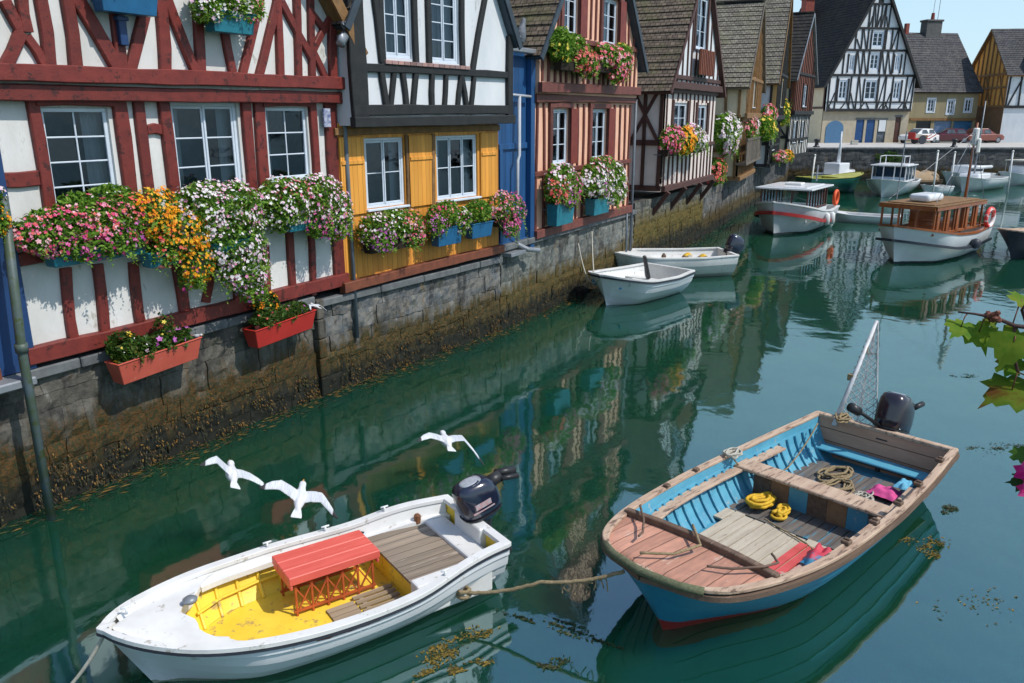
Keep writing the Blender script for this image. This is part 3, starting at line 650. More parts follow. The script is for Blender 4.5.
mb = MB(); wall(mb, [(X0, 5.3), (X1, 5.3), (X1, ZE), (xm, ZA), (X0, ZE)], h2, U); mb.poly([(X0, U, 5.3), (X1, U, 5.3), (X1, .1, 5.3), (X0, .1, 5.3)])
mb.poly([(X0, U, 5.3), (X0, .2, 5.3), (X0, .2, ZE), (X0, U, ZE)]); mb.poly([(X1, U, 5.3), (X1, .2, 5.3), (X1, .2, ZE), (X1, U, ZE)])
mb.build('gable_wall', M['plaster_cool'], ho, fix=False)
mb = MB(); zr = F2.px(440, 66, UO)[1]
timber(mb, (X0-.04, 5.36), (X1+.04, 5.4), .2, U, .14); timber(mb, (X0, 5.58), (X1, 5.62), .2, U, .09); timber(mb, (X0, zr-.14), (X1, zr-.10), .15, U, .08)
timber(mb, (X0+.2, 5.4), (X0+.18, 8.0), .42, U, .09); timber(mb, (X1-.09, 5.4), (X1-.07, 7.3), .2, U, .09)
pxl(F2, UO, [(373, -4, 381, 62, .15), (379, 66, 386, 112, .14), (393, 70, 389, 112, .12), (401, 70, 406, 112, .13), (415, 69, 411, 113, .13), (431, 69, 431, 113, .12), (445, 72, 443, 113, .12),
    (460, 74, 456, 114, .12), (460, 74, 466, 114, .12), (473, 76, 469, 114, .12), (484, -4, 471, 72, .14)], .13, mb, U)
for h in h2:
    timber(mb, (h[0]-.1, zr-.05), (h[0]-.1, h[3]+.1), .14, U); timber(mb, (h[1]+.1, zr-.05), (h[1]+.1, h[3]+.1), .14, U)
timber(mb, (2.0, h2[0][3]+.12), (5.2, h2[0][3]+.12), .16, U)
for x in (2.6, 3.56, 4.5): timber(mb, (x, h2[0][3]+.2), (x, gz(x, X0, X1, ZE, ZA)-.1), .14, U)
mb.build('timber_frame', M['blackwood'], ho)
mb = MB()
x = h2[0][0]-.1
while x < h2[1][1]+.1: mb.box(x, x+.17, U-.12, U-.004, zr-.045, zr+.03); x += .18
mb.build('brick_sill', mat('brick sill course', (.36, .20, .17), (.22, .16, .16), 7, .8, island=.35), ho, bevel=.006)
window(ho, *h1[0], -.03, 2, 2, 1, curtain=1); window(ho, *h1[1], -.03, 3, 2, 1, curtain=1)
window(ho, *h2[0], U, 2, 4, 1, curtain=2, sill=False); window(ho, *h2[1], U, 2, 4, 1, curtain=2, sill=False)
carcass(ho, X0, X1, 2.2, ZE, ZA, .18, 8, 'plaster_cool'); gable_roof(ho, X0, X1, ZE, ZA, U-.05, 8, .16, M['tile_brown'], 'vergeblue', fo=.12, bw=.05)
mb = MB(); mb.tube([(.75, -.48, 7.15), (.75, -.48, 6.9), (.62, -.5, 6.75)], .09, 12); mb.build('rain_hopper', M['lead'], ho, smooth=True)

# ---- narrow blue boarded house
hb = F3.thing('narrow_house', 'narrow blue boarded house squeezed between the black and the pink house', 'house')
mb = MB(); mb.box(.02, 1.72, .06, 6, 2.2, 7.1); mb.build('boarded_wall', M['blue'], hb)
mb = MB(); mb.box(1.5, 1.72, -.1, .055, 1.98, 7.0); mb.box(.02, 1.48, -.0, .055, 4.65, 4.8); mb.box(.02, 1.48, 0, .055, 2.15, 2.3); mb.box(.05, .2, .0, .056, 2.3, 4.65); mb.build('corner_post', M['blue'], hb, bevel=.01)
mb = MB(); mb.box(.0, 1.9, -.22, -.06, 7.0, 7.12); mb.build('gutter', M['lead'], hb, bevel=.02)
mb = MB(); mb.tube([(0.05, -.1, 6.0), (1.45, -.1, 5.96)], .035, 8); mb.tube([(.85, -.1, 5.96), (.82, -.12, 4.5), (.7, -.14, 4.38), (.68, -.14, 2.3)], .045, 8)
mb.build('downpipe', mat('white grey pipe', (.45, .48, .52), (.36, .38, .42), 4, .45), hb, smooth=True)
mb = MB(); mb.tube([(.75, -.1, 2.2), (.95, -.3, 2.05), (1.35, -.45, 1.98)], .07, 8); mb.box(.1, .9, -.3, .05, 1.95, 2.05); mb.build('outlet', M['lead'], hb, smooth=False, bevel=.01)

# ---- salmon pink house
hp = F3.thing('timber_house', 'salmon pink house with close set maroon timber studs and two storeys of windows', 'house')
X0, X1, ZE, ZA = 1.75, 8.75, 7.3, 12.0; xm = (X0+X1)/2
h1 = [(2.78, 3.86, 4.15, 5.66), (5.42, 6.62, 4.15, 5.68)]
h2 = [(3.02, 3.98, 7.62, 9.0), (5.68, 6.86, 7.55, 8.85)]
zmax = lambda x, a=X0, b=X1, ze=ZE, za=ZA: ze + (za-ze)*(1-abs(x-(a+b)/2)/((b-a)/2))
mb = MB(); wall(mb, [(X0, 2.25), (X1, 2.25), (X1, 6.2), (X0, 6.2)], h1, -.03); mb.build('wall', M['salmon'], hp, fix=False)
U = -.2
mb = MB(); wall(mb, [(X0, 6.05), (X1, 6.05), (X1, ZE), (xm, ZA), (X0, ZE)], h2, U); mb.poly([(X0, U, 6.05), (X1, U, 6.05), (X1, .1, 6.05), (X0, .1, 6.05)])
mb.poly([(X0, U, 6.05), (X0, .2, 6.05), (X0, .2, ZE), (X0, U, ZE)]); mb.build('gable_wall', M['salmon'], hp, fix=False)
mb = MB()
timber(mb, (X0-.05, 2.32), (X1+.05, 2.36), .24, -.03, .16); timber(mb, (X0-.05, 5.92), (X1+.05, 5.98), .2, -.03, .12); timber(mb, (X0-.08, 6.2), (X1+.08, 6.26), .26, U, .12)
timber(mb, (X0, 3.95), (X1, 3.98), .14, -.03, .06)
def studs(mb, x0, x1, z0, z1, holes, y, step, w_, tilt=.06, zm=None):
    x = x0
    while x < x1:
        segs = [(z0, z1 if zm is None else min(z1, zm(x)-.08))]
        for h in holes:
            if h[0]-.12 < x < h[1]+.12: segs = [(a, min(b_, h[2]-.08)) for a, b_ in segs if a < h[2]-.1] + [(max(a, h[3]+.08), b_) for a, b_ in segs if b_ > h[3]+.1]
        for a, b_ in segs:
            if b_-a > .15: timber(mb, (x, a), (x+jit(tilt), b_), w_*(1+jit(.15)), y, .05)
        x += step*(1+jit(.2))
studs(mb, X0+.12, X1-.05, 2.42, 3.9, [], -.03, .46, .09); studs(mb, X0+.12, X1-.05, 4.02, 5.82, h1, -.03, .44, .085)
studs(mb, X0+.12, X1-.05, 6.36, 7.5, h2, U, .36, .085); studs(mb, X0+.6, X1-.5, 7.6, 11.5, h2, U, .38, .085, .06, zmax)
timber(mb, (X0+.1, 7.5), (X1-.1, 7.55), .15, U, .08)
for h in h1+h2:
    y = -.03 if h in h1 else U
    for xx in (h[0]-.1, h[1]+.1): timber(mb, (xx, h[2]-.1), (xx, h[3]+.1), .16, y, .08)
    timber(mb, (h[0]-.2, h[3]+.09), (h[1]+.2, h[3]+.09), .14, y, .085)
timber(mb, (2.9, 9.25), (7.6, 9.25), .16, U, .09)
mb.build('timber_frame', M['pinkwood'], hp)
mb = MB()
for h in h2+h1:
    y = -.03 if h in h1 else U
    mb = MB(); mb.box(h[1]-.02, h[1]+.42, y-.13, y-.1, h[2]-.02, h[3]+.02); mb.build('shutter', M['redshut'], hp, bevel=.006)
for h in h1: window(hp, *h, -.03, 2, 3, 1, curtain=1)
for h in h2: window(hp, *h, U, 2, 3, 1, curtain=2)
carcass(hp, X0, X1, 2.25, ZE, ZA, .18, 9, 'salmon'); gable_roof(hp, X0, X1, ZE, ZA, U-.05, 9, .32, M['tile_brown'], 'vergeblue', fo=.16, bw=.06)
mb = MB(); mb.tube([(8.85, -.15, 6.0), (8.85, -.15, .6)], .05, 8); mb.tube([(8.4, -.15, 2.3), (8.4, -.2, .5)], .04, 8); mb.build('drainpipe', M['pipe'], hp, smooth=True)

def far_gable(name, label, A, B, z0, zj, ze, za, mats, wood, roof, h1, h2, yb=9, barge='blackwood', step=.45, skirt=None, over=.4, side='beige', braces=True, sidestuds=True, jet=.18, shut=None):
    Fr = F(A, B); L = Fr.L; h = Fr.thing(name, label, 'house'); xm = L/2; U = -jet
    mb = MB(); wall(mb, [(0, z0), (L, z0), (L, zj+.05), (0, zj+.05)], h1, -.03); mb.build('wall', M[mats[0]], h, fix=False)
    mb = MB(); wall(mb, [(0, zj), (L, zj), (L, ze), (xm, za), (0, ze)], h2, U); mb.poly([(0, U, zj), (L, U, zj), (L, .1, zj), (0, .1, zj)])
    mb.poly([(0, U, zj), (0, .2, zj), (0, .2, ze), (0, U, ze)]); mb.build('gable_wall', M[mats[1]], h, fix=False)
    zm = lambda x: ze + (za-ze)*(1-abs(x-xm)/xm)
    mb = MB(); timber(mb, (-.05, z0+.1), (L+.05, z0+.1), .22, -.03, .14); timber(mb, (-.08, zj+.06), (L+.08, zj+.06), .26, U, .13); timber(mb, (0, zj-.12), (L, zj-.12), .18, -.03, .1)
    zmid = z0+(zj-z0)*.42
    timber(mb, (0, zmid), (L, zmid), .14, -.03, .06); studs(mb, .1, L-.02, z0+.2, zmid-.05, [], -.03, step, .095); studs(mb, .1, L-.02, zmid+.05, zj-.18, h1, -.03, step, .08)
    studs(mb, .1, L-.02, zj+.18, za, h2, U, step, .08, .06, zm); timber(mb, (.15, ze+.1), (L-.15, ze+.1), .16, U, .08)
    for hh in h1+h2:
        y = -.03 if hh in h1 else U
        for xx in (hh[0]-.08, hh[1]+.08): timber(mb, (xx, hh[2]-.1), (xx, hh[3]+.1), .16, y, .07)
    mb.build('timber_frame', M[wood], h)
    for hh in h1: window(h, *hh, -.03, 2, 3, 1, curtain=1)
    for hh in h2: window(h, *hh, U, 2, 3, 1, curtain=1)
    carcass(h, 0, L, z0, ze, za, .15, yb, side); gable_roof(h, 0, L, ze, za, U-.05, yb, over, M[roof], barge, fo=.10, bw=.05)
    # framing on the near side wall (faces -x)
    if sidestuds:
        mb = MB()
        for zz in (z0+.12, zmid+.2, zj, ze-.12): mb.box(-.07, -.004, 0, yb, zz-.1, zz+.1)
        y = .12
        k = 0
        while y < yb:
            mb.bar((-.04, y, z0+.1), (-.04, y+jit(.05), zj), .13, .06, (1, 0, 0)); mb.bar((-.042, y, zj), (-.042, y+jit(.1), ze), .13, .06, (1, 0, 0))
            if braces and k % 2 == 0:
                mb.bar((-.05, y+.1, zmid+.3), (-.05, y+1.1, zj-.1), .12, .05, (1, 0, 0)); mb.bar((-.056, y+1.1, zmid+.3), (-.056, y+.1, zj-.1), .12, .05, (1, 0, 0))
            y += .62; k += 1
        mb.build('side_timbers', M[wood], h)
    return h, Fr

# ---- maroon and lilac white house
A4 = F4.w(5.75, -.35, 0); B4_ = F4.w(12.75, -.35, 0)
hm, FM = far_gable('timber_house', 'pinkish white house with dark maroon studs and a red balcony panel high in its gable', (A4.x, A4.y), (B4_.x, B4_.y), 2.72, 6.5, 6.75, 11.3, ('pinkwhite', 'plaster_cool'), 'brownwood', 'tile_brown',
    [(.9, 2.7, 4.35, 5.95), (4.1, 5.6, 4.3, 5.9)], [(2.7, 4.3, 8.0, 9.9)], barge='brownwood', step=.55, side='pinkwhite')
mb = MB(); mb.box(2.55, 4.45, -.5, -.44, 7.0, 7.95)
for k in range(8): mb.box(2.6+k*.25, 2.72+k*.25, -.53, -.502, 7.0, 7.95)
mb.build('balcony_panel', M['rustwood'], hm, bevel=.01)
mb = MB()
for x in (.2, 2.4, 4.7, 6.8): mb = MB(); mb.bar((x, -.25, 2.7), (x, .45, 1.7), .16, .16); mb.build('bracket', M['brownwood'], hm)
# ---- beige boarded house
h6, FG = far_gable('timber_house', 'beige house of upright grey boards under a steep mottled tiled roof', (11.3, 41.0), (13.95, 47.45), 2.3, 5.4, 7.15, 11.0, ('greywood', 'beige'), 'oak', 'tile_grey',
    [], [(2.4, 3.6, 5.9, 7.3)], barge='greywood', step=.5, side='beige', braces=False)
mb = MB()
for k in range(26): mb.box(-.13+k*.27, .06+k*.27, -.42, -.36, 3.2, 4.25)
mb.box(-.2, 7, -.45, -.33, 4.25, 4.36); mb.box(-.2, 7, -.45, .1, 3.08, 3.2); mb.build('balcony', M['greywood'], h6)
# ---- dark blue and ochre house
h7, FB = far_gable('timber_house', 'house with dark blue grey timbers and an ochre gable beyond the beige house', (15.6, 50.0), (18.2, 56.2), 2.4, 5.3, 7.8, 12.8, ('plaster_cool', 'ochre'), 'blackwood', 'tile_grey',
    [(1.2, 2.6, 3.4, 4.9)], [(2.6, 4.0, 6.0, 7.6)], barge='oak', step=.5, side='plaster_cool')
# ---- last house of the row
h8, FL = far_gable('timber_house', 'last house of the left bank row, black studded with a dark red gable', (19.4, 58.0), (23.1, 64.6), 2.5, 5.6, 8.2, 12.4, ('plaster', 'rustwood'), 'blackwood', 'slate',
    [(1.2, 2.4, 3.6, 5.0), (4.2, 5.4, 3.6, 5.0)], [(3, 4.4, 6.1, 7.6)], barge='lead', step=.6, side='beige')
mb = MB(); mb.box(2.8, 3.6, 1.5, 2.3, 10.2, 12.4); mb.box(2.75, 3.65, 1.45, 2.35, 12.4, 12.55); mb.build('chimney', M['brickred'], h8, bevel=.02)

# ---- neighbour at the left edge
hn = F1.thing('neighbour_house', 'dark red and blue painted house at the left edge with a drainpipe', 'house')
mb = MB(); mb.box(-6.5, .42, -.02, 7, 2.0, 7.5); mb.build('wall', M['redwood'], hn)
mb = MB(); mb.box(.30, .80, -.12, -.025, 2.1, 7.6); mb.build('corner_board', M['bluepost'], hn, bevel=.01)
mb = MB(); timber(mb, (-6, 2.12), (.3, 2.12), .24, -.02, .14); timber(mb, (-6, 4.7), (.28, 4.7), .2, -.02, .1); mb.build('beams', M['rustwood'], hn)
mb = MB(); mb.box(-6, .62, -.42, -.12, 1.96, 2.08); mb.build('ledge', M['lead'], hn, bevel=.02)
mb = MB(); a = F1.px(8, 215, .3); c = F1.px(42, 512, .3)
P = [(q[0], -.45, q[1]) for q in (F1.px(3, 196, .45), F1.px(21, 345, .45), F1.px(46, 516, .45))]
mb.tube([P[0], P[1], (P[1][0], -.45, P[1][2]-.3), (P[1][0], -.45, -.4)], .06, 12); mb.tube([(P[1][0], -.45, P[1][2]-.1), (P[1][0], -.45, P[1][2]+.02)], .08, 12)
mb.build('drainpipe', mat('mossy blue grey pipe', (.085, .115, .14), (.05, .075, .035), 3, .5, .1, speck=(.05, .07, .02), speckth=.55), hn, smooth=True)
roof_slab(hn, 'roof_slope', (-6.8, -.5, 7.3), (.3, -.5, 7.3), (.3, 4, 11.5), (-6.8, 4, 11.5), .12, M['tile_brown'], M['oak'])

# ================================================================== HOUSES ACROSS THE HARBOUR
def flat_windows(h, holes, y, **k):
    for hh in holes: window(h, *hh, y, simple=True, **k)
# ---- tall white gable house
FW = F((30.9, 82.6), (40.2, 84.2)); L = FW.L; Z = 2.8
hw = FW.thing('gable_house', 'tall white house with a lattice of black timbers, blue doors and a steep dark roof', 'house')
ZJ, ZE, ZA = 5.9, 9.1, 18.0; xm = L/2
g1 = [(3.7, 4.6, 2.8, 5.05), (4.85, 5.8, 2.8, 5.05), (6.1, 7.05, 2.8, 5.0), (8.0, 8.65, 2.8, 5.3)]
mb = MB(); wall(mb, [(0, Z), (L, Z), (L, ZJ+.05), (0, ZJ+.05)], g1, 0); mb.build('wall', mat('pale stone ground floor', (.44, .38, .28), (.36, .31, .23), 1.5, .85, .2, 12, speck=(.28, .24, .18)), hw, fix=False)
g2 = [(1.2, 2.1, 7.0, 8.8), (4.0, 5.3, 6.95, 8.8), (7.1, 7.9, 7.0, 8.7), (4.2, 5.2, 9.8, 11.3), (2.0, 2.6, 9.7, 11.1), (6.9, 7.5, 9.7, 11.1), (4.2, 5.4, 11.9, 13.3)]
U = -.3
mb = MB(); wall(mb, [(0, ZJ), (L, ZJ), (L, ZE), (xm, ZA), (0, ZE)], g2, U); mb.poly([(0, U, ZJ), (L, U, ZJ), (L, .1, ZJ), (0, .1, ZJ)]); mb.build('gable_wall', M['plaster_cool'], hw, fix=False)
zm = lambda x: ZE + (ZA-ZE)*(1-abs(x-xm)/xm)
mb = MB(); r = random.Random(8)
for z_, w_ in ((ZJ+.08, .28), (9.25, .22), (11.6, .2), (13.6, .2), (15.8, .18), (6.75, .14)):
    hw_ = xm if z_ <= ZE else xm*(ZA-z_)/(ZA-ZE); timber(mb, (xm-hw_+.1, z_), (xm+hw_-.1, z_), w_, U, .08)
for z0, z1, n in ((6.05, 9.15, 12), (9.35, 11.5, 10), (11.7, 13.5, 7), (13.7, 15.7, 5), (15.9, 17.4, 3)):
    for i in range(n+1):
        hw_ = xm if z1 <= ZE else xm*(ZA-z1)/(ZA-ZE)
        x = xm-hw_+.15+(2*hw_-.3)*i/n
        if any(hh[0]-.1 < x < hh[1]+.1 and hh[2] < z1 and hh[3] > z0 for hh in g2): continue
        timber(mb, (x, z0), (x+jit(.03), z1), .15, U, .06)
        if i < n and r.random() < .75:
            s_ = r.choice((-1, 1)); d = (2*hw_-.3)/n
            xa, xb = (x+.1, x+d-.1) if s_ > 0 else (x+d-.1, x+.1)
            if not any(hh[0]-.2 < (xa+xb)/2 < hh[1]+.2 and hh[2] < z1 and hh[3] > z0 for hh in g2): timber(mb, (xa, z0), (xb, z0+(z1-z0)*r.choice((.5, 1))), .12, U, .05)
for k in range(9):
    x = .5+k*1.05; timber(mb, (x, 6.05), (x+(.5 if k % 2 else -.4), 6.7), .12, U, .05)
for hh in g2:
    for xx in (hh[0]-.09, hh[1]+.09): timber(mb, (xx, hh[2]-.2), (xx, hh[3]+.15), .15, U, .07)
mb.build('timber_frame', M['blackwood'], hw)
flat_windows(hw, g2, U, lights=2, rows=3, cols=1, fw=.09)
dblue = mat('blue door paint', (.018, .07, .2), (.014, .055, .16), 4, .4)
for hh, m_ in zip(g1, (dblue, dblue, M['room'], M['brownwood'])):
    d_ = MB(); d_.box(hh[0]+.004, hh[1]-.004, .1, .16, hh[2], hh[3]-.004); d_.box(hh[0]+.12, hh[1]-.12, .085, .097, hh[2]+.2, hh[2]+1.0); d_.box(hh[0]+.12, hh[1]-.12, .085, .097, hh[2]+1.2, hh[3]-.15); d_.build('door', m_, hw)
mb = MB(); arc = [(-.95, 2.8)] + [(.95*math.cos(PI-PI*i/12)*1.0, 4.2+.75*math.sin(PI*i/12)) for i in range(13)] + [(.95, 2.8)]
mb.loft([[(1.4+x, -.05, z_) for x, z_ in arc], [(1.4+x, -.002, z_) for x, z_ in arc]], True, True); mb.build('arched_door', mat('faded blue gate', (.07, .17, .30), (.06, .14, .25), 4, .5), hw)
mb = MB(); mb.box(6.2, 6.95, -.06, -.004, 3.9, 5.0); mb.build('notice_board', M['plaster_cool'], hw)
mb = MB()
for k, hh in enumerate(g1): mb.box(hh[0]-.1, hh[1]+.1, -.05, -.004, hh[3]+.02, hh[3]+.18)
mb.build('lintels', M['coping'], hw)
carcass(hw, 0, L, Z, ZE, ZA, .1, 14, 'beige'); gable_roof(hw, 0, L, ZE, ZA, U, 14, .55, M['slate'], 'blackwood', fo=.35)
mb = MB(); mb.box(-.07, -.004, 0, 14, 6.1, 6.3); mb.box(-.07, -.004, 0, 14, 8.8, 9.0); [mb.box(-.065, -.004, y, y+.18, 6.3, 8.8) for y in (0, 2.4, 5, 8, 11)]; mb.build('side_timbers', M['brownwood'], hw)
mb = MB(); mb.box(2.2, 3.2, 9.4, 10.4, 13, 17.4); mb.box(2.1, 3.3, 9.3, 10.5, 17.4, 17.6); mb.build('chimney', M['brickred'], hw, bevel=.02)

# ---- grey roofed yellow house
FY = F((41.2, 86.2), (48.8, 87.4)); L = FY.L
hy = FY.thing('house', 'low yellowish rendered house with a big grey slate roof and a wide central chimney', 'house')
g1 = [(.9, 2.6, 2.8, 4.9), (3.0, 5.0, 3.1, 4.9), (5.2, 7.4, 3.1, 4.9)]; g2 = [(1.9, 2.7, 5.8, 7.1), (4.2, 4.95, 5.6, 7.0), (6.2, 6.95, 5.8, 7.1)]
mb = MB(); wall(mb, [(0, 2.8), (L, 2.8), (L, 8.1), (0, 8.1)], g1+g2, 0)
mb.build('wall', mat('stained yellow render', (.31, .26, .15), (.23, .20, .125), 1.2, .9, .2, 15, stretch=(1, 1, .3), speck=(.16, .13, .08)), hy, fix=False)
mb = MB()
for hh in g2: mb.box(hh[0]-.12, hh[1]+.12, -.04, -.002, hh[2]-.1, hh[2]-.01); mb.box(hh[0]-.12, hh[1]+.12, -.04, -.002, hh[3]+.01, hh[3]+.12); mb.box(hh[0]-.12, hh[0]-.01, -.038, -.002, hh[2]-.01, hh[3]+.01); mb.box(hh[1]+.01, hh[1]+.12, -.038, -.002, hh[2]-.01, hh[3]+.01)
mb.build('window_surround', M['winwhite'], hy)
flat_windows(hy, g2, 0, lights=2, rows=3, cols=1, fw=.07); 
for hh, c in zip(g1, ((.02, .02, .025), (.14, .22, .36), (.05, .16, .30))):
    d_ = MB(); d_.box(hh[0]+.003, hh[1]-.003, .12, .18, hh[2], hh[3]-.003); d_.box(hh[0]+.1, hh[0]+.2, .09, .118, hh[2], hh[3]-.05); d_.box(hh[1]-.2, hh[1]-.1, .09, .118, hh[2], hh[3]-.05); d_.build('shop_front', mat('shop front', c, tuple(x*.6 for x in c), 2, .3), hy)
mb = MB(); mb.box(.1, L-.1, -.12, -.002, 4.95, 5.2); mb.build('fascia', M['oak'], hy)
mb = MB(); mb.poly([(0, 0, 2.8), (0, 10, 2.8), (0, 10, 8.1), (0, 5, 13.9), (0, 0, 8.1)]); mb.poly([(L, 0, 2.8), (L, 10, 2.8), (L, 10, 8.1), (L, 5, 13.9), (L, 0, 8.1)]); mb.poly([(0, 10, 2.8), (L, 10, 2.8), (L, 10, 8.1), (0, 10, 8.1)]); mb.build('side_wall', M['beige'], hy, fix=False)
roof_slab(hy, 'roof_slope', (-.3, -.4, 7.75), (L+.2, -.4, 7.75), (L+.2, 5, 14.0), (-.3, 5, 14.0), .15, M['slate_lt'], M['blackwood'])
roof_slab(hy, 'roof_slope', (L+.2, 10.4, 7.75), (-.3, 10.4, 7.75), (-.3, 5, 14.0), (L+.2, 5, 14.0), .15, M['slate_lt'], M['blackwood'])
mb = MB(); mb.box(3.8, 5.6, 4.5, 5.6, 12.8, 15.1); mb.box(3.7, 5.7, 4.4, 5.7, 15.1, 15.3); c1 = mb.build('chimney', mat('grey chimney render', (.13, .125, .12), (.09, .088, .085), 3, .9), hy, bevel=.03)
mb = MB(); mb.lathe([(.2, 15.3), (.16, 16.0)], 10, T=Matrix.Translation((4.7, 5, 0))); mb.build('chimney_pot', M['brickred'], c1)
mb = MB(); mb.tube([(5.3, 5, 15.3), (5.35, 5, 17.6)], .03, 5); mb.tube([(4.2, 5, 17.3), (5.2, 5, 17.5)], .025, 5); mb.tube([(4.7, 5, 16), (4.72, 5, 17.4)], .025, 5); mb.build('aerial', M['lead'], c1)
mb = MB(); mb.box(1.6, 2.0, 4.8, 5.2, 13.6, 14.9); mb.build('chimney', M['brickred'], hy, bevel=.02)

# ---- orange gabled white house
FO = F((49.6, 84.0), (62.0, 82.6)); L = FO.L; DEP = 9.5
M['oinfill'] = mat('orange ochre infill', (.74, .40, .10), (.66, .34, .08), 2, .85)
hg = FO.thing('gable_house', 'white fronted house with an orange timbered end wall at the right edge', 'house')
g1 = [(3.1, 6.1, 3.6, 5.6)]; g2 = [(4.6, 5.8, 6.7, 8.6)]
mb = MB(); wall(mb, [(0, 2.8), (L, 2.8), (L, 9.6), (0, 9.6)], g1+g2, 0); mb.build('wall', M['plaster_cool'], hg, fix=False)
mb = MB(); mb.poly([(0, 0, 6.3), (0, DEP, 6.3), (0, DEP, 9.6), (0, DEP/2, 14.0), (0, 0, 9.6)]); mb.build('end_wall', M['oinfill'], hg, fix=False); mb = MB(); mb.poly([(L, 0, 2.8), (L, DEP, 2.8), (L, DEP, 9.6), (L, DEP/2, 14), (L, 0, 9.6)]); mb.build('side_wall', M['oinfill'], hg, fix=False)
mb = MB(); mb.poly([(-.01, 0, 2.8), (-.01, DEP, 2.8), (-.01, DEP, 6.3), (-.01, 0, 6.3)]); mb.build('end_base', mat('brown render', (.20, .12, .06), (.15, .09, .05), 2, .9), hg, fix=False)
mb = MB(); X = (1, 0, 0)
for zz in (6.35, 8.2, 9.5): mb.bar((-.05, 0, zz), (-.05, DEP, zz), .12, .2, (0, 0, 1))
for k in range(10):
    y = .2+k*(DEP-.4)/9; zt = 9.6+4.3*(1-abs(y-DEP/2)/(DEP/2)); mb.bar((-.055, y, 6.4), (-.055, y, zt-.1), .17, .1, X)
    if k % 3 == 0 and k < 9: mb.bar((-.06, y+.1, 6.5), (-.06, y+1.6, 9.3), .13, .08, X)
mb.build('end_timbers', M['oak'], hg)
mb = MB(); timber(mb, (0, 6.3), (L, 6.3), .26, 0, .12)
for x in (.1, 1.3, 2.6, 3.9, 6.4, 7.6, 9, 10.4, 11.6): timber(mb, (x, 6.4), (x+jit(.1), 9.4), .16, 0, .07)
for x in (.3, 2.8, 6.6, 9.2): timber(mb, (x, 6.4), (x+1.0, 9.0), .14, 0, .06)
timber(mb, (0, 9.45), (L, 9.45), .2, 0, .08); mb.build('timber_frame', M['blackwood'], hg)
flat_windows(hg, g1, 0, lights=4, rows=2, cols=1, fw=.1); flat_windows(hg, g2, 0, lights=2, rows=2, cols=1, fw=.1)
roof_slab(hg, 'roof_slope', (-.35, -.4, 9.3), (L, -.4, 9.3), (L, DEP/2, 14.1), (-.35, DEP/2, 14.1), .15, M['slate_lt'], M['oak'])
roof_slab(hg, 'roof_slope', (L, DEP+.4, 9.3), (-.35, DEP+.4, 9.3), (-.35, DEP/2, 14.1), (L, DEP/2, 14.1), .15, M['slate_lt'], M['oak'])
dm = MB(); dm.poly([(1.6, -.15, 9.5), (6.2, -.15, 9.5), (3.9, -.15, 13.6)]); dg = dm.build('dormer_gable', M['plaster_cool'], hg, fix=False)
dm = MB(); timber(dm, (2.6, 11.2), (5.2, 11.2), .2, -.15, .08); timber(dm, (3.9, 11.3), (3.9, 13.2), .2, -.15, .08); timber(dm, (2.8, 9.6), (2.8, 11.1), .2, -.15, .08); timber(dm, (5, 9.6), (5, 11.1), .2, -.15, .08); dm.build('dormer_timbers', M['blackwood'], dg)
roof_slab(hg, 'dormer_roof', (1.3, 4, 9.3), (1.3, -.5, 9.3), (3.9, -.5, 13.9), (3.9, 4, 13.9), .12, M['slate_lt'], M['blackwood'])
roof_slab(hg, 'dormer_roof', (6.5, -.5, 9.3), (6.5, 4, 9.3), (3.9, 4, 13.9), (3.9, -.5, 13.9), .12, M['slate_lt'], M['blackwood'])
# red roofed house glimpsed between the two
FR = F((60.5, 104), (70, 104)); hd = FR.thing('house', 'red tiled roof glimpsed in the gap behind the yellow and the orange house', 'house')
mb = MB(); mb.box(0, 9.5, 0, 7, 2.8, 9); mb.build('wall', M['beige'], hd)
roof_slab(hd, 'roof_slope', (-.3, -.3, 8.9), (9.8, -.3, 8.9), (9.8, 3.6, 13.4), (-.3, 3.6, 13.4), .15, tilemat('red clay tiles', (.30, .09, .05), (.22, .06, .04)), M['oak'])
roof_slab(hd, 'roof_slope', (9.8, 7.3, 8.9), (-.3, 7.3, 8.9), (-.3, 3.6, 13.4), (9.8, 3.6, 13.4), .15, M['tile_brown'], M['oak'])

# ================================================================== FLOWER BOXES
def fbox(Fr, label, pxc, off, w_, blobs, pl=None, ph=.24, pd=.26, seed=1, leafm='leaf', leaf=.05, petal=.026, dens=1.0, dz=0, group='flower boxes on the canal houses', inset=0, arm=True, cat='flower box'):
    """pxc = photo point of the planter's top centre on the plane `off` in front of the facade; blobs are relative to it"""
    x, z = Fr.px(pxc[0], pxc[1], off); root = Fr.thing('flower_box', label, cat, x, -off, z+dz, group)
    for p in (pl if isinstance(pl, list) else [pl] if pl else []):
        m_, x0, x1 = p[:3]; h_ = p[3] if len(p) > 3 else ph
        planter(root, x0, x1, -pd/2, pd/2, -h_, 0, m_)
    if arm and pl:
        mb = MB(); q = pl if isinstance(pl, list) else [pl]
        for p in q[:1]:
            mb.box(p[1]+.1, p[1]+.13, pd/2, off+.0-.05, -.2, -.17)
        mb.build('bracket', M['pipe'], root)
    blob_plants(root, blobs, leafm, leaf, dens, petal, seed)
    return root
fbox(F1, 'wide teal box of pink and purple flowers below the leftmost white window', (98, 243), .35, 2,
     [(-.55, 0, .22, .6, .3, .34, 'pink', 1500, 260), (.15, -.02, .22, .6, .32, .36, 'pink', 1500, 240), (-.05, -.08, .02, .75, .26, .24, 'magenta', 900, 170), (.55, 0, .36, .35, .28, .3, 'red', 700, 110), (.3, -.1, .12, .3, .22, .3, 'purple', 300, 60), (-.2, .02, .5, .3, .2, .22, 'pink', 700, 14), (.3, .02, .55, .4, .2, .25, 'white', 800, 12)], ('teal', -.75, .7), seed=3)
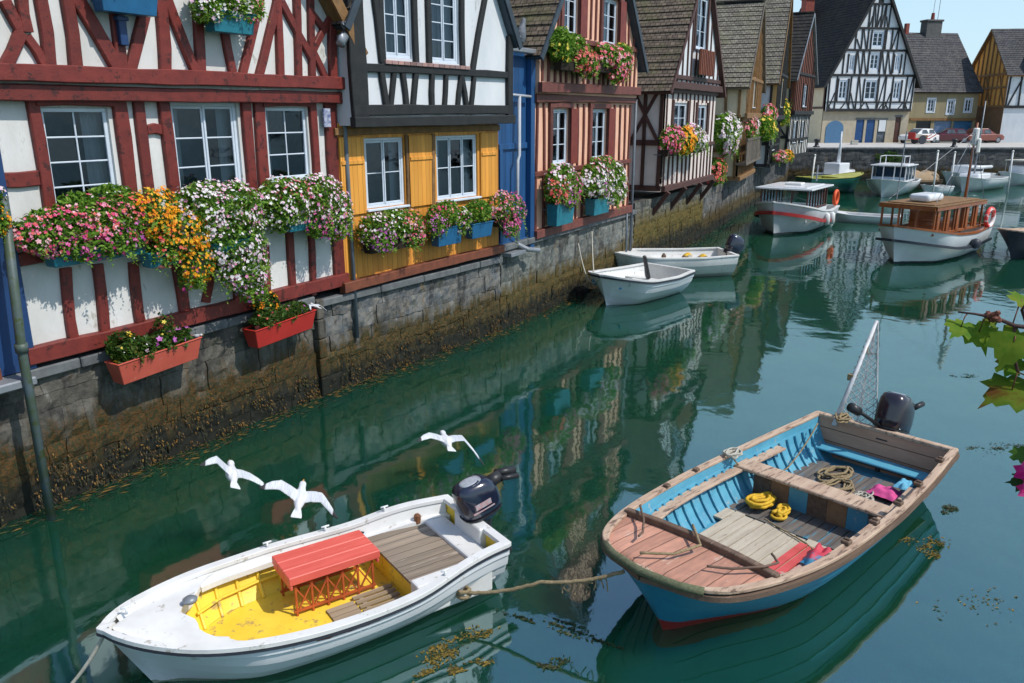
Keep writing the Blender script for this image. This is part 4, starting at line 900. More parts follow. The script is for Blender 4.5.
fbox(F1, 'tumbling mass of bright orange marigolds beside the middle window of the red house', (172, 248), .42, 1.2,
     [(-.25, 0, .55, .4, .3, .38, 'orange', 700, 330), (.1, -.06, .2, .45, .3, .42, 'orange', 700, 360), (.3, -.1, -.25, .3, .25, .36, 'orange', 350, 170), (-.15, -.08, .05, .35, .26, .32, 'red', 400, 110), (.2, -.1, -.5, .2, .2, .2, 'magenta', 200, 40)], ('teal', -.5, .55), seed=4)
fbox(F1, 'huge overflowing cushion of white and lilac flowers under the middle window', (228, 240), .45, 2,
     [(-.5, 0, .5, .5, .34, .45, 'white', 1500, 300), (.1, -.04, .52, .6, .36, .42, 'whitepink', 1700, 300), (.0, -.1, .0, .65, .36, .5, 'white', 1700, 360), (.15, -.14, -.5, .5, .3, .4, 'whitepink', 1000, 230), (.25, -.14, -.85, .26, .22, .25, 'purple', 350, 70), (-.35, 0, .7, .5, .25, .3, 'whitepink', 800, 100)], ('teal', -.6, .65), seed=5)
fbox(F1, 'mound of pink and white petunias at the right end of the red house', (312, 215), .4, 2,
     [(-.75, 0, .25, .6, .34, .46, 'white', 1700, 280), (.15, -.02, .28, .6, .34, .45, 'whitepink', 1700, 330), (.5, -.05, .02, .45, .3, .42, 'whitepink', 1100, 220), (.0, -.12, -.1, .3, .24, .34, 'magenta', 500, 90), (-.5, -.05, .45, .4, .25, .25, 'pink', 900, 90), (.55, -.08, -.3, .3, .22, .25, 'purple', 400, 60)], ('teal', -.7, .7), seed=6)
# the two red troughs fixed to the stone wall
def trough(Fr, label, x0, x1, z0, off, m_, blobs, seed, tilt):
    root = Fr.thing('flower_box', label, 'flower box', (x0+x1)/2, -off, z0, 'red troughs on the canal wall'); root.rotation_euler = (0, tilt, Fr.rz); w_ = (x1-x0)/2
    p = planter(root, -w_, w_, -.17, .17, 0, .36, m_, .07, .02)
    mb = MB(); [mb.box(s_*w_*.6-.02, s_*w_*.6+.02, .172, off-.03, .1, .14) for s_ in (-1, 1)]; mb.build('bracket', M['pipe'], root)
    blob_plants(root, blobs, 'leaf_dark', .06, 1, .035, seed); return root
a = F1.px(115, 372, .38); c = F1.px(196, 342, .38)
trough(F1, 'coral red trough of leafy plants on the stone wall, nearest the left edge', a[0]-.02, c[0], a[1]-.17, .38, 'redpl', [(-.3, 0, .46, .4, .18, .16, 'white', 900, 14), (.25, 0, .44, .4, .18, .14, 'purple', 800, 26), (-.5, .02, .55, .25, .14, .22, 'yellow', 400, 5), (.2, 0, .62, .14, .1, .25, 'yellow', 130, 3)], 21, R(-3))
a = F1.px(250, 336, .38); c = F1.px(310, 308, .38)
trough(F1, 'bright red trough of dark green plants on the stone wall below the white flowers', a[0], c[0], a[1]-.2, .38, 'redpl2', [(-.2, 0, .45, .45, .18, .16, 'red', 1300, 16), (.3, 0, .44, .35, .18, .13, 'purple', 600, 10), (-.25, .02, .72, .25, .14, .2, 'orange', 300, 14)], 22, R(-3))
# orange house
fbox(F2, 'planter of mixed pink and cream flowers under the left window of the orange house', (392, 238), .32, 1.6,
     [(-.5, 0, .22, .42, .26, .36, 'whitepink', 900, 110), (.0, 0, .26, .45, .26, .36, 'white', 1000, 60), (-.4, -.08, .0, .35, .22, .26, 'purple', 500, 120), (.5, -.02, .2, .42, .26, .36, 'coral', 900, 170), (.6, -.08, -.05, .28, .2, .22, 'pink', 400, 90)], ('soil', -.75, .75), seed=31)
fbox(F2, 'blue planter of yellow green plants and pale pink flowers on the orange wall', (447, 226), .36, 1.2,
     [(-.1, 0, .26, .5, .26, .3, 'pink', 1300, 70), (-.45, -.06, .08, .28, .22, .26, 'purple', 400, 90), (.42, -.06, .1, .26, .2, .3, 'whitepink', 400, 70)], ('bluepl', -.45, .42, .42), seed=32)
fbox(F2, 'smaller blue planter of plain green leaves beside the pale pink flowers', (479, 222), .36, 1.0,
     [(-.05, 0, .26, .45, .24, .26, 'pink', 1300, 10)], ('bluepl', -.42, .4, .36), seed=33)
fbox(F2, 'bright magenta petunias hanging at the right corner of the orange house', (505, 216), .40, 1.0,
     [(-.2, 0, .22, .42, .28, .4, 'coral', 600, 230), (.25, -.04, .1, .4, .28, .44, 'magenta', 600, 260), (.1, -.08, -.25, .3, .22, .3, 'magenta', 350, 140)], ('soil', -.4, .4), seed=34)
# pink house
fbox(F3, 'teal pot of pink and white flowers under the lower left window of the pink house', (562, 202), .4, 1.6,
     [(-.1, 0, .55, .75, .32, .5, 'whitepink', 1300, 170), (-.45, -.05, .35, .5, .28, .4, 'red', 700, 120), (.45, -.05, .4, .45, .28, .4, 'magenta', 600, 100), (.1, -.1, .1, .5, .24, .28, 'purple', 500, 60)], ('teal', -.62, .5, .62), pd=.34, seed=41, leaf=.07, petal=.045)
fbox(F3, 'teal pot overflowing with white daisies under the lower right window of the pink house', (600, 197), .4, 1.6,
     [(-.5, 0, .55, .8, .34, .5, 'white', 1400, 230), (.7, -.02, .45, 1.0, .36, .55, 'white', 1800, 300), (.9, -.08, .1, .8, .3, .45, 'white', 900, 180), (-.2, -.08, .3, .4, .25, .35, 'purple', 400, 80), (.1, 0, .95, .8, .3, .3, 'pink', 600, 70)], ('teal', -.75, .45, .5), pd=.34, seed=42, leaf=.07, petal=.05)
fbox(F3, 'leafy box of red geraniums under the upper left window of the pink house', (574, 62), .5, 1.8,
     [(-.75, 0, .35, .6, .3, .45, 'yellow', 1700, 14), (.3, -.04, .1, .62, .32, .38, 'red', 1000, 160), (.0, 0, .4, .5, .3, .3, 'coral', 900, 40), (.7, -.06, -.05, .5, .28, .34, 'coral', 700, 100)], ('soil', -1.0, 1.0), seed=43, leaf=.075, petal=.055)
fbox(F3, 'box of coral red geraniums under the upper right window of the pink house', (610, 65), .5, 1.8,
     [(-.35, 0, .22, .65, .32, .36, 'coral', 1100, 160), (.55, -.03, .1, .7, .34, .42, 'coral', 1000, 180), (.3, -.08, -.2, .45, .26, .32, 'pink', 500, 100), (.9, 0, .42, .5, .25, .24, 'yellow', 500, 10)], ('soil', -1.0, 1.1), seed=44, leaf=.075, petal=.055)
# maroon house and the row beyond
fbox(FM, 'box of orange yellow and pink flowers under the windows of the maroon timbered house', (680, 148), .5, 2.6,
     [(-1.0, 0, .3, .9, .35, .5, 'pink', 900, 130), (.2, -.03, .25, 1.0, .38, .5, 'orange', 800, 230), (1.4, 0, .35, .9, .36, .5, 'whitepink', 900, 180), (2.3, 0, .2, .8, .36, .45, 'white', 700, 160)], ('soil', -1.8, 2.8), seed=51, leaf=.09, petal=.07)
def far_box(label, x, y, Y, rz, blobs, seed, petal=.09):
    P = along(x, y, 1); k = Y/P.y; P = Vector((0, 0, CAMH)) + ray(x, y)*(Y/ray(x, y).y)
    root = thing('flower_box', label, 'flower box', P, rz, 'flower boxes on the canal houses'); planter(root, -.8, .8, -.2, .2, -.3, 0, 'soil')
    blob_plants(root, blobs, 'leaf', .11, 1, petal, seed); return root
far_box('large cascade of white flowers on the balcony of the beige house', 727, 138, 40.0, FG.rz, [(-.9, 0, .4, 1.3, .55, .75, 'white', 1300, 170), (.7, 0, .3, 1.4, .55, .75, 'white', 1300, 170), (0, 0, -.3, 1.0, .5, .55, 'whitepink', 700, 90)], 61)
far_box('peach and pink flowers at the far end of the beige house balcony', 746, 132, 44.2, FG.rz, [(-.6, 0, .3, 1.3, .55, .7, 'coral', 1000, 150), (.9, 0, .2, 1.3, .55, .7, 'whitepink', 1000, 150)], 62)
far_box('red flowers trailing low beside the stone wall under the beige house', 716, 170, 39.6, FG.rz, [(0, 0, .1, 1.1, .45, .5, 'red', 800, 90), (-.4, 0, -.3, .7, .4, .4, 'red', 500, 50)], 63)
far_box('lime green and yellow planter on the dark blue house', 765, 132, 47.8, FB.rz, [(-.5, 0, .2, 1.3, .55, .7, 'yellow', 1500, 40), (.8, 0, .1, 1.1, .55, .6, 'yellow', 1100, 30)], 64)
far_box('coral flowers high on the corner of the dark blue house', 768, 117, 49.2, FB.rz, [(0, 0, .1, 1.1, .45, .6, 'coral', 500, 220)], 65)
far_box('yellow green planter on the last house of the row', 781, 116, 56, FL.rz, [(0, 0, .2, 1.0, .5, .9, 'yellow', 1100, 90)], 66)
far_box('row of orange flowers along the quay edge under the last houses', 783, 158, 52, FL.rz, [(-1, 0, .1, 1.0, .4, .35, 'coral', 500, 120), (.8, 0, .1, 1.1, .4, .35, 'orange', 500, 120)], 67)
# upper floor boxes at the top edge and the flowers at the left edge
fbox(F1, 'teal box of white flowers high on the gable of the red house', (229, 12), .45, .9, [(-.2, 0, .15, .5, .26, .3, 'white', 900, 190), (.3, 0, .12, .35, .26, .3, 'coral', 600, 60), (-.5, -.06, -.02, .24, .2, .2, 'white', 300, 60)], ('teal', -.42, .42, .32), seed=71)
r_ = fbox(F1, 'blue box on a post bracket high on the left of the red gable', (124, -12), .42, .9, [(0, 0, .2, .5, .24, .2, 'pink', 700, 60)], ('bluepl', -.45, .45, .34), seed=72)
mb = MB(); mb.box(-.06, .06, .12, .24, -.75, -.345); mb.box(-.09, .09, .1, .25, -.42, -.36); mb.build('bracket_post', M['bluepost'], r_, bevel=.01)
fbox(F1, 'white and yellow flowers at the left edge on the blue corner board', (-6, 222), .4, .6, [(-.15, 0, .35, .3, .2, .22, 'white', 500, 70), (-.15, -.02, .05, .3, .2, .25, 'orange', 400, 110)], ('soil', -.5, .0), seed=73)

# ================================================================== BOATS
class Hull:
    """x from stem (0) to transom (L), y to the left (+) and right (-), z up from the waterline"""
    def __init__(s, L, hb, sheer, keel, rake=.5, p=1.7, q=.62, flare=.0):
        s.L, s.hbk, s.shk, s.kk, s.rake, s.p, s.q = L, hb, sheer, keel, rake, p, q; s.vee = .34
    @staticmethod
    def ip(k, t):
        for (a, va), (b, vb) in zip(k, k[1:]):
            if t <= b:
                u = (t-a)/(b-a) if b > a else 0; u2 = u*u*(3-2*u) if False else u
                return va + (vb-va)*u2
        return k[-1][1]
    def sm(s, k, t):
        
        if t <= .001: return k[0][1]
        h = min(.07, t*.6); return sum(s.ip(k, min(1, max(0, t+h*q/3)))*wq for q, wq in ((-3, 1), (-2, 2), (-1, 3), (0, 4), (1, 3), (2, 2), (3, 1)))/16
    def hb(s, t): return s.sm(s.hbk, t)
    def sh(s, t): return s.sm(s.shk, t)
    def kl(s, t): return s.sm(s.kk, t)
    def prof(s, u, t=1):
        f = (1-(1-u)**s.p)**s.q; k = min(1, t/s.vee); k = k*k*(3-2*k); return f*k + (1-k)*(.12*u + .88*u**1.35)
    def pt(s, t, u, side, inset=0, lap=0):
        z = s.kl(t) + (s.sh(t)-s.kl(t))*u; x = t*s.L + s.rake*(1-u)*max(0, 1-t*3)**1.5 + inset*max(0, 1-t*8)
        y = max(.0, s.hb(t)*s.prof(u, t)-inset+lap)
        return Vector((x, side*y, z))
    def at(s, t, z, side, inset=0):
        u = (z-s.kl(t))/(s.sh(t)-s.kl(t)); return s.pt(t, min(1, max(0, u)), side, inset)
    ts = [0, .006, .012, .02, .03, .042, .056, .072, .09, .11, .135, .16, .19, .22, .25, .28, .31, .34, .37, .4, .43, .46, .49, .52, .55, .58, .61, .64, .67, .7, .73, .76, .79, .82, .85, .88, .91, .94, .97, 1]
    def outer(s, mb, strakes=0, lap=.012, bands=()):
        """bands: [(z, material index)] low to high"""
        us = []
        if strakes:
            for k in range(strakes):
                for f in (0, .5, 1): us.append(((k+f)/strakes, lap*(1-f) if k else 0))
        else: us = [(k/14, 0) for k in range(15)]
        for side in (1, -1):
            rows = [[s.pt(t, u, side, 0, lp if t > .02 else 0) for u, lp in us] for t in s.ts]; base = len(mb.f)
            mb.loft(rows, False, False)
            for fi in range(base, len(mb.f)):
                zc = sum(mb.v[i][2] for i in mb.f[fi])/4; mi = 0
                for z_, k in bands:
                    if zc < z_: mi = k; break
                mb.m[fi] = mi
        tr = [s.pt(1, u, 1) for u, _ in us] + [s.pt(1, u, -1) for u, _ in us][::-1]
        # transom as strips
        L_ = [s.pt(1, u, 1) for u, _ in us]; R_ = [s.pt(1, u, -1) for u, _ in us]
        mb.loft([L_, R_], False, False)
    def inner(s, mb, z0, inset=.04, t0=.03, mi=0, transom=True, n=6):
        for side in (1, -1):
            rows = []
            for t in s.ts:
                if t < t0: continue
                zt = s.sh(t)-.005; rows.append([s.at(t, z0+(zt-z0)*k/n, side, inset) for k in range(n+1)])
                if t == 1:
                    for p in rows[-1]: p.x -= inset
            mb.loft(rows, False, False, mi=mi)
        if transom:
            zt = s.sh(1)-.005; a = [s.at(1, z0+(zt-z0)*k/n, 1, inset)-Vector((inset, 0, 0)) for k in range(n+1)]; b_ = [s.at(1, z0+(zt-z0)*k/n, -1, inset)-Vector((inset, 0, 0)) for k in range(n+1)]
            mb.loft([a, b_], False, False, mi=mi)
    def floor(s, mb, z, inset=.04, t0=.05, t1=1.0, mi=0, frac=1.0):
        rows = []
        for t in [t0+(t1-t0)*k/16 for k in range(17)]:
            a, b_ = s.at(t, z, 1, inset), s.at(t, z, -1, inset); 
            if t == 1: a.x -= inset; b_.x -= inset
            a.y *= frac; b_.y *= frac
            rows.append([a.lerp(b_, k/6) for k in range(7)])
        mb.loft(rows, False, False, mi=mi)
    def rail(s, mb, w_=.07, h=.05, dz=0.0, out=.02, mi=0, t0=0, t1=1, transom=True):
        for side in (1, -1):
            rows = []
            for t in [q for q in s.ts if t0 <= q <= t1]:
                p = s.pt(t, 1, side); po = Vector((p.x-(out if t == 0 else 0), p.y+side*out*(1 if t > .004 else .3), p.z+dz)); pi = Vector((p.x+(w_ if t == 0 else 0), side*max(0, abs(p.y)-w_) , p.z+dz))
                rows.append([po+Vector((0, 0, -h)), po, pi, pi+Vector((0, 0, -h))])
            mb.loft(rows, True, True, mi=mi)
        if transom:
            p = s.pt(1, 1, 1); q = s.pt(1, 1, -1); mb.box(p.x-w_, p.x+out, q.y-out*.5, p.y+out*.5, p.z+dz-h-.002, p.z+dz+.003, mi)
def boat_root(name, label, cat, bow, stern, group='boats in the harbour'):
    d = Vector((stern[0]-bow[0], stern[1]-bow[1])); return thing(name, label, cat, (bow[0], bow[1], 0), math.atan2(d.y, d.x), group)
def outboard(label, loc, rz, mcol, s=1.0, tilt=0, decals=True, tiller=True):
    """origin on the transom top; +x points aft"""
    o = thing('outboard_motor', label, 'outboard motor', loc, rz, 'outboard motors'); o.rotation_euler = (0, tilt, rz); o.scale = (s, s, s)
    mb = MB(); rings = []
    def rr(cx, z, lx, ly, n=24, e=3.0):
        out = []
        for j in range(n):
            a = 2*PI*j/n; c_, s_ = math.cos(a), math.sin(a)
            out.append((cx+lx*math.copysign(abs(c_)**(2/e), c_), ly*math.copysign(abs(s_)**(2/e), s_), z))
        return out
    for cx, z, lx, ly in ((.10, .05, .17, .12), (.10, .10, .21, .145), (.10, .13, .215, .15), (.10, .135, .225, .158), (.10, .22, .235, .165), (.09, .34, .235, .162), (.07, .43, .215, .15), (.05, .48, .175, .125), (.03, .505, .11, .085)): rings.append(rr(cx, z, lx, ly))
    mb.loft(rings, True, True); mb.build('cowl', mcol, o, smooth=True)
    mb = MB(); mb.loft([rr(.10, .115, .228, .162), rr(.10, .13, .228, .162)], True, True); mb.build('cowl_band', M['gmetal'], o)
    mb = MB(); mb.loft([rr(.06, -.55, .06, .03, 16, 2), rr(.08, -.2, .075, .045, 16, 2), rr(.10, .05, .12, .09, 16, 2)], True, True); mb.box(-.06, .3, -.09, .09, -.5, -.48); mb.loft([rr(.08, -.62, .13, .045, 16, 2), rr(.07, -.52, .05, .03, 16, 2)], True, True); mb.build('drive_leg', M['gmetal'], o)
    mb = MB(); mb.box(-.10, -.02, -.07, .07, -.03, .06); mb.box(-.10, .04, -.07, .07, .02, .09); mb.build('clamp', M['gmetal'], o, bevel=.012)
    if decals:
        mb = MB()
        for sg in (1, -1): mb.box(-.02, .17, sg*.160-.006, sg*.160+.010, .25, .31); mb.box(-.06, .20, sg*.160-.006, sg*.160+.008, .21, .225)
        mb.build('decal', M['decal'], o)
    mb = MB(); mb.loft([rr(.05, .497, .13, .10, 16, 2.5), rr(.04, .512, .08, .06, 16, 2.5)], True, True); mb.build('cowl_top', M['decal2'], o, smooth=True)
    return o
M['gmetal'] = mat('black engine metal', (.02, .02, .022), (.035, .035, .037), 6, .4, .05, metal=.2)
M['decal'] = mat('worn engine decal', (.45, .2, .2), (.4, .4, .42), 30, .4); M['decal2'] = mat('pale engine top', (.42, .44, .47), (.25, .27, .30), 12, .35)
M['navy'] = mat('navy engine cowl', (.010, .014, .032), (.016, .02, .04), 4, .18, spec=.6, coat=.5)
M['blackcowl'] = mat('black plum engine cowl', (.016, .010, .018), (.02, .014, .02), 4, .2, spec=.6, coat=.4)
M['bwhite'] = mat('white boat gelcoat', (.74, .76, .78), (.66, .68, .70), 1.6, .28, .03, 30, speck=(.52, .52, .48), speckth=.68, speckscale=5, spec=.5, coat=.2)
M['bwhite_in'] = mat('scuffed white deck', (.72, .72, .71), (.62, .62, .60), 2.5, .45, .06, 30, speck=(.40, .38, .33), speckth=.60, speckscale=6)
M['byellow'] = mat('yellow boat paint', (.86, .62, .06), (.78, .52, .04), 2.5, .45, .08, 25, speck=(.42, .30, .10), speckth=.57, speckscale=6)
M['bred'] = mat('coral red bench paint', (.72, .13, .10), (.62, .095, .07), 4, .5, .12, 25, stretch=(.4, 3, 1), speck=(.72, .25, .2), speckth=.64)
M['plank'] = plankmat('grey weathered planks', (.34, .27, .20), (.22, .18, .14), .14, 1, (.04, .03, .02), .8, (.15, 2, 1), speck=(.45, .38, .30))
M['plankx'] = plankmat('sandy bottom boards', (.46, .36, .24), (.34, .26, .17), .1, 1, (.05, .035, .02), .8, (.15, 2, 1), speck=(.55, .47, .36))
M['rope'] = mat('rope', (.34, .26, .15), (.2, .15, .08), 40, .9, .6, 90); M['rope_g'] = mat('old green rope', (.16, .17, .10), (.09, .10, .05), 40, .9, .6, 90)
M['rope_w'] = mat('pale rope', (.5, .48, .42), (.38, .36, .3), 40, .9, .6, 90)
M['rubber'] = mat('dark rub rail', (.035, .04, .055), (.025, .028, .038), 6, .5)

# ---- the white boat in the foreground
WB, WS = (-3.93, 6.58), (-.45, 8.96)
HB = Hull(4.22, [(0, 0), (.02, .16), (.06, .36), (.12, .56), (.2, .74), (.3, .87), (.45, .97), (.6, .97), (.75, .92), (.9, .80), (1, .72)], [(0, .80), (.15, .68), (.35, .60), (.6, .57), (.72, .58), (.8, .66), (.9, .70), (1, .68)], [(0, -.1), (.15, -.2), (1, -.18)], .45, 1.9, .6)
wb = boat_root('motorboat', 'white open motorboat with yellow inside, red bench and navy engine in the left foreground', 'boat', WB, WS)
mb = MB(); HB.outer(mb, 6, .022); mb.build('hull', mat('scuffed white hull', (.72, .74, .76), (.64, .66, .68), 1.6, .3, .05, 30, speck=(.46, .46, .41), speckth=.63, speckscale=5, coat=.2, band=(.09, (.26, .30, .22))), wb, smooth='auto')
mb = MB(); HB.rail(mb, .085, .05, .012, .025); mb.build('gunwale', M['bwhite_in'], wb, bevel=.008)
mb = MB(); HB.rail(mb, .02, .022, -.045, .030); mb.build('rub_rail', M['rubber'], wb)
ZF = .13
mb = MB(); HB.inner(mb, ZF, .05, .05, 0); inn_ = mb.build('inner_skin', M['byellow'], wb, smooth='auto')
mb = MB()
for side in (1, -1): mb.loft([[HB.at(t, HB.sh(t)-.004-.12*k/3, side, .056) for k in range(4)] for t in HB.ts if t > .02], False, False)
mb.build('inner_coaming', M['bwhite_in'], wb, smooth='auto')
mb = MB(); HB.floor(mb, ZF, .05, .06); mb.build('floor', M['byellow'], wb)
# white side coaming: upper band of the inside and the foredeck with its curved cut-out
mb = MB()
for side in (1, -1):
    rows = []
    for t in [q for q in HB.ts if q >= .24]:
        zt = HB.sh(t); p = HB.at(t, zt-.01, side, .058); p2 = HB.at(t, zt-(.11 if t < .62 else .18), side, .058+.01); wd = .10 if side > 0 else .09
        p3 = p2-Vector((0, side*wd, .0)); p4 = p3-Vector((0, 0, .06))
        if t == 1:
            for k in (p, p2, p3, p4): k.x -= .06
        rows.append([p, p2, p3, p4])
    mb.loft(rows, False, False)
mb.build('side_bench', M['bwhite_in'], wb)
mb = MB(); rows = []; n = 14
zd = lambda t: HB.sh(t)-.06
for k in range(15):
    t = .012 + .30*k/14; a, b_ = HB.at(t, zd(t), 1, .04), HB.at(t, zd(t), -1, .04); row = []
    for i in range(n+1):
        u = i/n; p = a.lerp(b_, u); cam_ = .035*(1-(2*u-1)**2); p.z += cam_; row.append(p)
    rows.append(row)
# cut-out: aft edge of the deck curves forward in the middle
for k, row in enumerate(rows):
    for i, p in enumerate(row):
        u = 2*i/n-1; lim = HB.L*(.185+.13*abs(u)**2.2 + .012*math.sin(u*9)); p.x = min(p.x, lim) if k < 14 else lim
        if k == 14: p.x = lim
mb.loft(rows, False, False); e = [Vector(p) for p in rows[-1]]; mb.loft([[p for p in e], [p-Vector((0, 0, .09)) for p in e], [p-Vector((.04, 0, .09)) for p in e]], False, False)
mb.build('foredeck', M['bwhite_in'], wb, fix=True)
# ribs and stringer in the yellow bow
mb = MB()
for t in (.23, .29, .35, .41, .47, .53, .59, .65):
    for side in (1, -1):
        pts = [HB.at(t, ZF+(HB.sh(t)-.2-ZF)*k/4, side, .065) for k in range(5)]
        mb = MB(); mb.tube(pts, .022, 6); mb.build('rib', M['byellow'], wb)
mb = MB(); pts = [HB.at(t, ZF+.17, 1, .10) for t in (.22, .3, .4, .5, .6, .66)]; mb.tube(pts, .018, 6); pts = [HB.at(t, ZF+.17, -1, .10) for t in (.22, .3, .4, .5, .6, .66)]; mb.tube(pts, .018, 6); mb.build('stringer', M['byellow'], wb)
# red bench on a lattice stand
def wl(x, y, z): return Vector((x, y, z))
bx0, bx1, bz = 1.85, 2.93, .58
mb = MB(); by0, by1 = .03, .62
for k in range(3):
    y0 = by0+(by1-by0)*k/3; mb.box(bx0, bx1, y0+.003, by0+(by1-by0)*(k+1)/3-.003, bz-.03, bz+.07)
mb.box(bx0+.01, bx0+.04, by0+.01, by1-.01, bz-.09, bz-.035); mb.box(bx1-.04, bx1-.01, by0+.01, by1-.01, bz-.09, bz-.035)
bench = mb.build('bench', M['bred'], wb, bevel=.008)
mb = MB()
for y in (by0+.06, by1-.06):
    for i in range(6):
        x = bx0+.08+(bx1-bx0-.16)*i/5; mb.bar((x, y, ZF), (x, y, bz-.072), .022, .022)
        if i < 5:
            x2 = bx0+.08+(bx1-bx0-.16)*(i+1)/5; mb.bar((x, y, ZF+.04), (x2, y, bz-.1), .016, .016); mb.bar((x2, y+.012, ZF+.04), (x, y+.012, bz-.1), .016, .016)
    mb.bar((bx0+.05, y, ZF+.06), (bx1-.05, y, ZF+.06), .026, .026)
mb.build('stand', mat('rusty orange lattice', (.50, .11, .03), (.36, .07, .02), 8, .6), bench)
# stern box with grey planks
mb = MB(); sx0, sx1 = 3.08, 3.80; sy = .50; mb.box(sx0, sx1, -sy, .66, ZF-.02, .42); mb.build('stern_box', M['byellow'], wb, bevel=.01)
mb = MB(); mb.box(sx0-.03, sx1+.02, -sy-.02, .70, .423, .455); mb.build('stern_planks', M['plank'], wb)
mb = MB(); mb.box(3.02, 4.0, -.72, -.53, ZF, .52); mb.box(3.82, 4.1, -.64, .66, .2, .50); mb.build('stern_seat', M['bwhite_in'], wb, bevel=.025, seg=2)
mb = MB(); mb.box(4.08, 4.19, -.30, .30, .3, .70); mb.build('transom_pad', M['bwhite_in'], wb, bevel=.015)
mb = MB()
for k in range(7): mb.box(2.55, 3.04, -.62+k*.1, -.57+k*.1, ZF+.022, ZF+.045)
for x in (2.62, 2.95): mb.box(x, x+.05, -.64, .04, ZF+.003, ZF+.021)
mb.box(2.22, 2.54, -.66, -.02, ZF+.004, ZF+.025); mb.build('duckboard', M['plankx'], wb)
for t, side in ((.03, 1), (.45, 1), (.78, -1), (.62, 1), (.8, 1)):
    p = HB.pt(t, 1, side); c_ = MB(); q = p-Vector((0, side*.04, 0)) if t > .1 else p+Vector((.14, -.05, -.01))
    c_.tube([q+Vector((-.05, 0, .075)), q+Vector((.05, 0, .075))], .012, 6); c_.tube([q+Vector((0, 0, .0)), q+Vector((0, 0, .075))], .014, 6); c_.build('cleat', M['bwhite'], wb, smooth=True)
mb = MB(); mb.lathe([(.07, 0), (.075, .03), (.04, .055), (.0, .06)], 14, T=Matrix.Translation((.86, .18, .67))); mb.build('deck_fitting', M['lead'], wb, smooth=True)
p = HB.at(.72, .42, 1, .066); T = Matrix.Translation(p) @ Matrix.Rotation(R(80), 4, 'X'); mb = MB()
for k in range(8): a0, a1 = k*PI/4, (k+1)*PI/4; mb.poly([T @ Vector((0, 0, .012)), T @ Vector((.07*math.cos(a0), .07*math.sin(a0), .012)), T @ Vector((.07*math.cos(a1), .07*math.sin(a1), .012))], k % 2)
mb.build('round_sticker', [M['winwhite'], M['rubber']], wb, fix=False)
p = HB.at(.5, HB.sh(.5)-.10, -1); mb = MB(); rows = []
for t in (.42, .45, .5, .55, .58):
    q = HB.at(t, HB.sh(t)-.085, -1); q2 = HB.at(t, HB.sh(t)-.125, -1); rows.append([q+Vector((0, -.016, 0)), q2+Vector((0, -.016, .01 if t in (.42, .58) else 0)), q2+Vector((0, .01, 0)), q+Vector((0, .01, 0))])
mb.loft(rows, True, True); mb.build('red_handle', M['rustwood'], wb)
mb = MB(); mb.box(3.7, 3.78, .61, .69, .46, .60); mb.build('rusty_bracket', mat('rust', (.25, .10, .04), (.15, .06, .03), 12, .8), wb, bevel=.02)
mw = wb.matrix_basis; RZ = wb.rotation_euler.z; mw = Matrix.Translation(wb.location) @ Matrix.Rotation(RZ, 4, 'Z')
ob = outboard('navy blue outboard motor on the white boat with the red bench', mw @ Vector((4.22, .02, .60)), RZ, M['navy'], 1.18, R(-14))
mb = MB(); mb.tube([(.25, .02, .36), (.42, -.0, .38)], .07, 10); mb.tube([(.40, .05, .40), (.62, .03, .33)], .045, 8); mb.tube([(.40, -.06, .38), (.60, -.05, .30)], .03, 8); mb.build('tilt_handle', M['gmetal'], ob, smooth=True)

# ---- the blue wooden boat
BB, BS = (1.36, 7.38), (5.72, 11.50)
HL = Hull(6.0, [(0, .0), (.010, .42), (.025, .64), (.055, .82), (.1, .94), (.16, 1.04), (.26, 1.15), (.4, 1.22), (.6, 1.22), (.8, 1.16), (1, 1.05)], [(0, .93), (.1, .89), (.3, .80), (.6, .77), (.85, .79), (1, .83)], [(0, -.15), (.1, -.28), (1, -.25)], .5, 1.75, .6)
M['bblue'] = mat('turquoise blue hull paint', (.028, .24, .38), (.02, .19, .31), 1.6, .42, .12, 25, stretch=(.5, 1, 2), speck=(.06, .22, .30), speckth=.64, speckscale=4, band=(.24, (.27, .03, .025), .07))
M['bblue_in'] = mat('bright blue inside paint', (.10, .36, .49), (.065, .27, .40), 2.5, .55, .25, 25, speck=(.34, .36, .34), speckth=.60, speckscale=7)
M['antifoul'] = mat('dull red bottom paint', (.30, .03, .025), (.2, .025, .02), 3, .6, .15)
M['rail_wood'] = mat('weathered pale rail wood', (.54, .40, .29), (.40, .27, .19), 3, .8, .5, 30, stretch=(.5, 3, 3), speck=(.17, .11, .08), speckth=.55, speckscale=6)
M['deckpink'] = plankmat('sun bleached pink deck', (.64, .31, .21), (.36, .20, .15), .2, 1, (.12, .06, .04), .85, (.35, 2.2, 1), speck=(.64, .54, .45), scale=9)
M['dkwood'] = mat('dark old wood', (.17, .11, .075), (.11, .07, .05), 4, .8, .4, 25, stretch=(.4, 3, 3), speck=(.28, .2, .15), speckth=.6)
M['sternb'] = mat('dark worn bottom boards', (.17, .15, .13), (.09, .08, .075), 4, .8, .4, 30, stretch=(.3, 3, 1), speck=(.06, .22, .32), speckth=.56, speckscale=5)
M['trwood'] = plankmat('brown transom boards', (.52, .30, .21), (.36, .20, .13), .21, 2, (.03, .02, .012), .8, (3, .25, 1), speck=(.32, .24, .2), scale=5)
lb = boat_root('rowing_boat', 'big blue wooden boat with peeling pink foredeck, bleached rails and a red waterline', 'boat', BB, BS)
mb = MB(); HL.outer(mb, 7, .014); mb.build('hull', M['bblue'], lb, smooth='auto')
mb = MB(); HL.rail(mb, .075, .05, .02, .03); mb.build('gunwale', M['rail_wood'], lb, bevel=.012)
mb = MB(); HL.rail(mb, .02, .06, -.05, .05); mb.build('rub_rail', M['dkwood'], lb)
ZF = .16
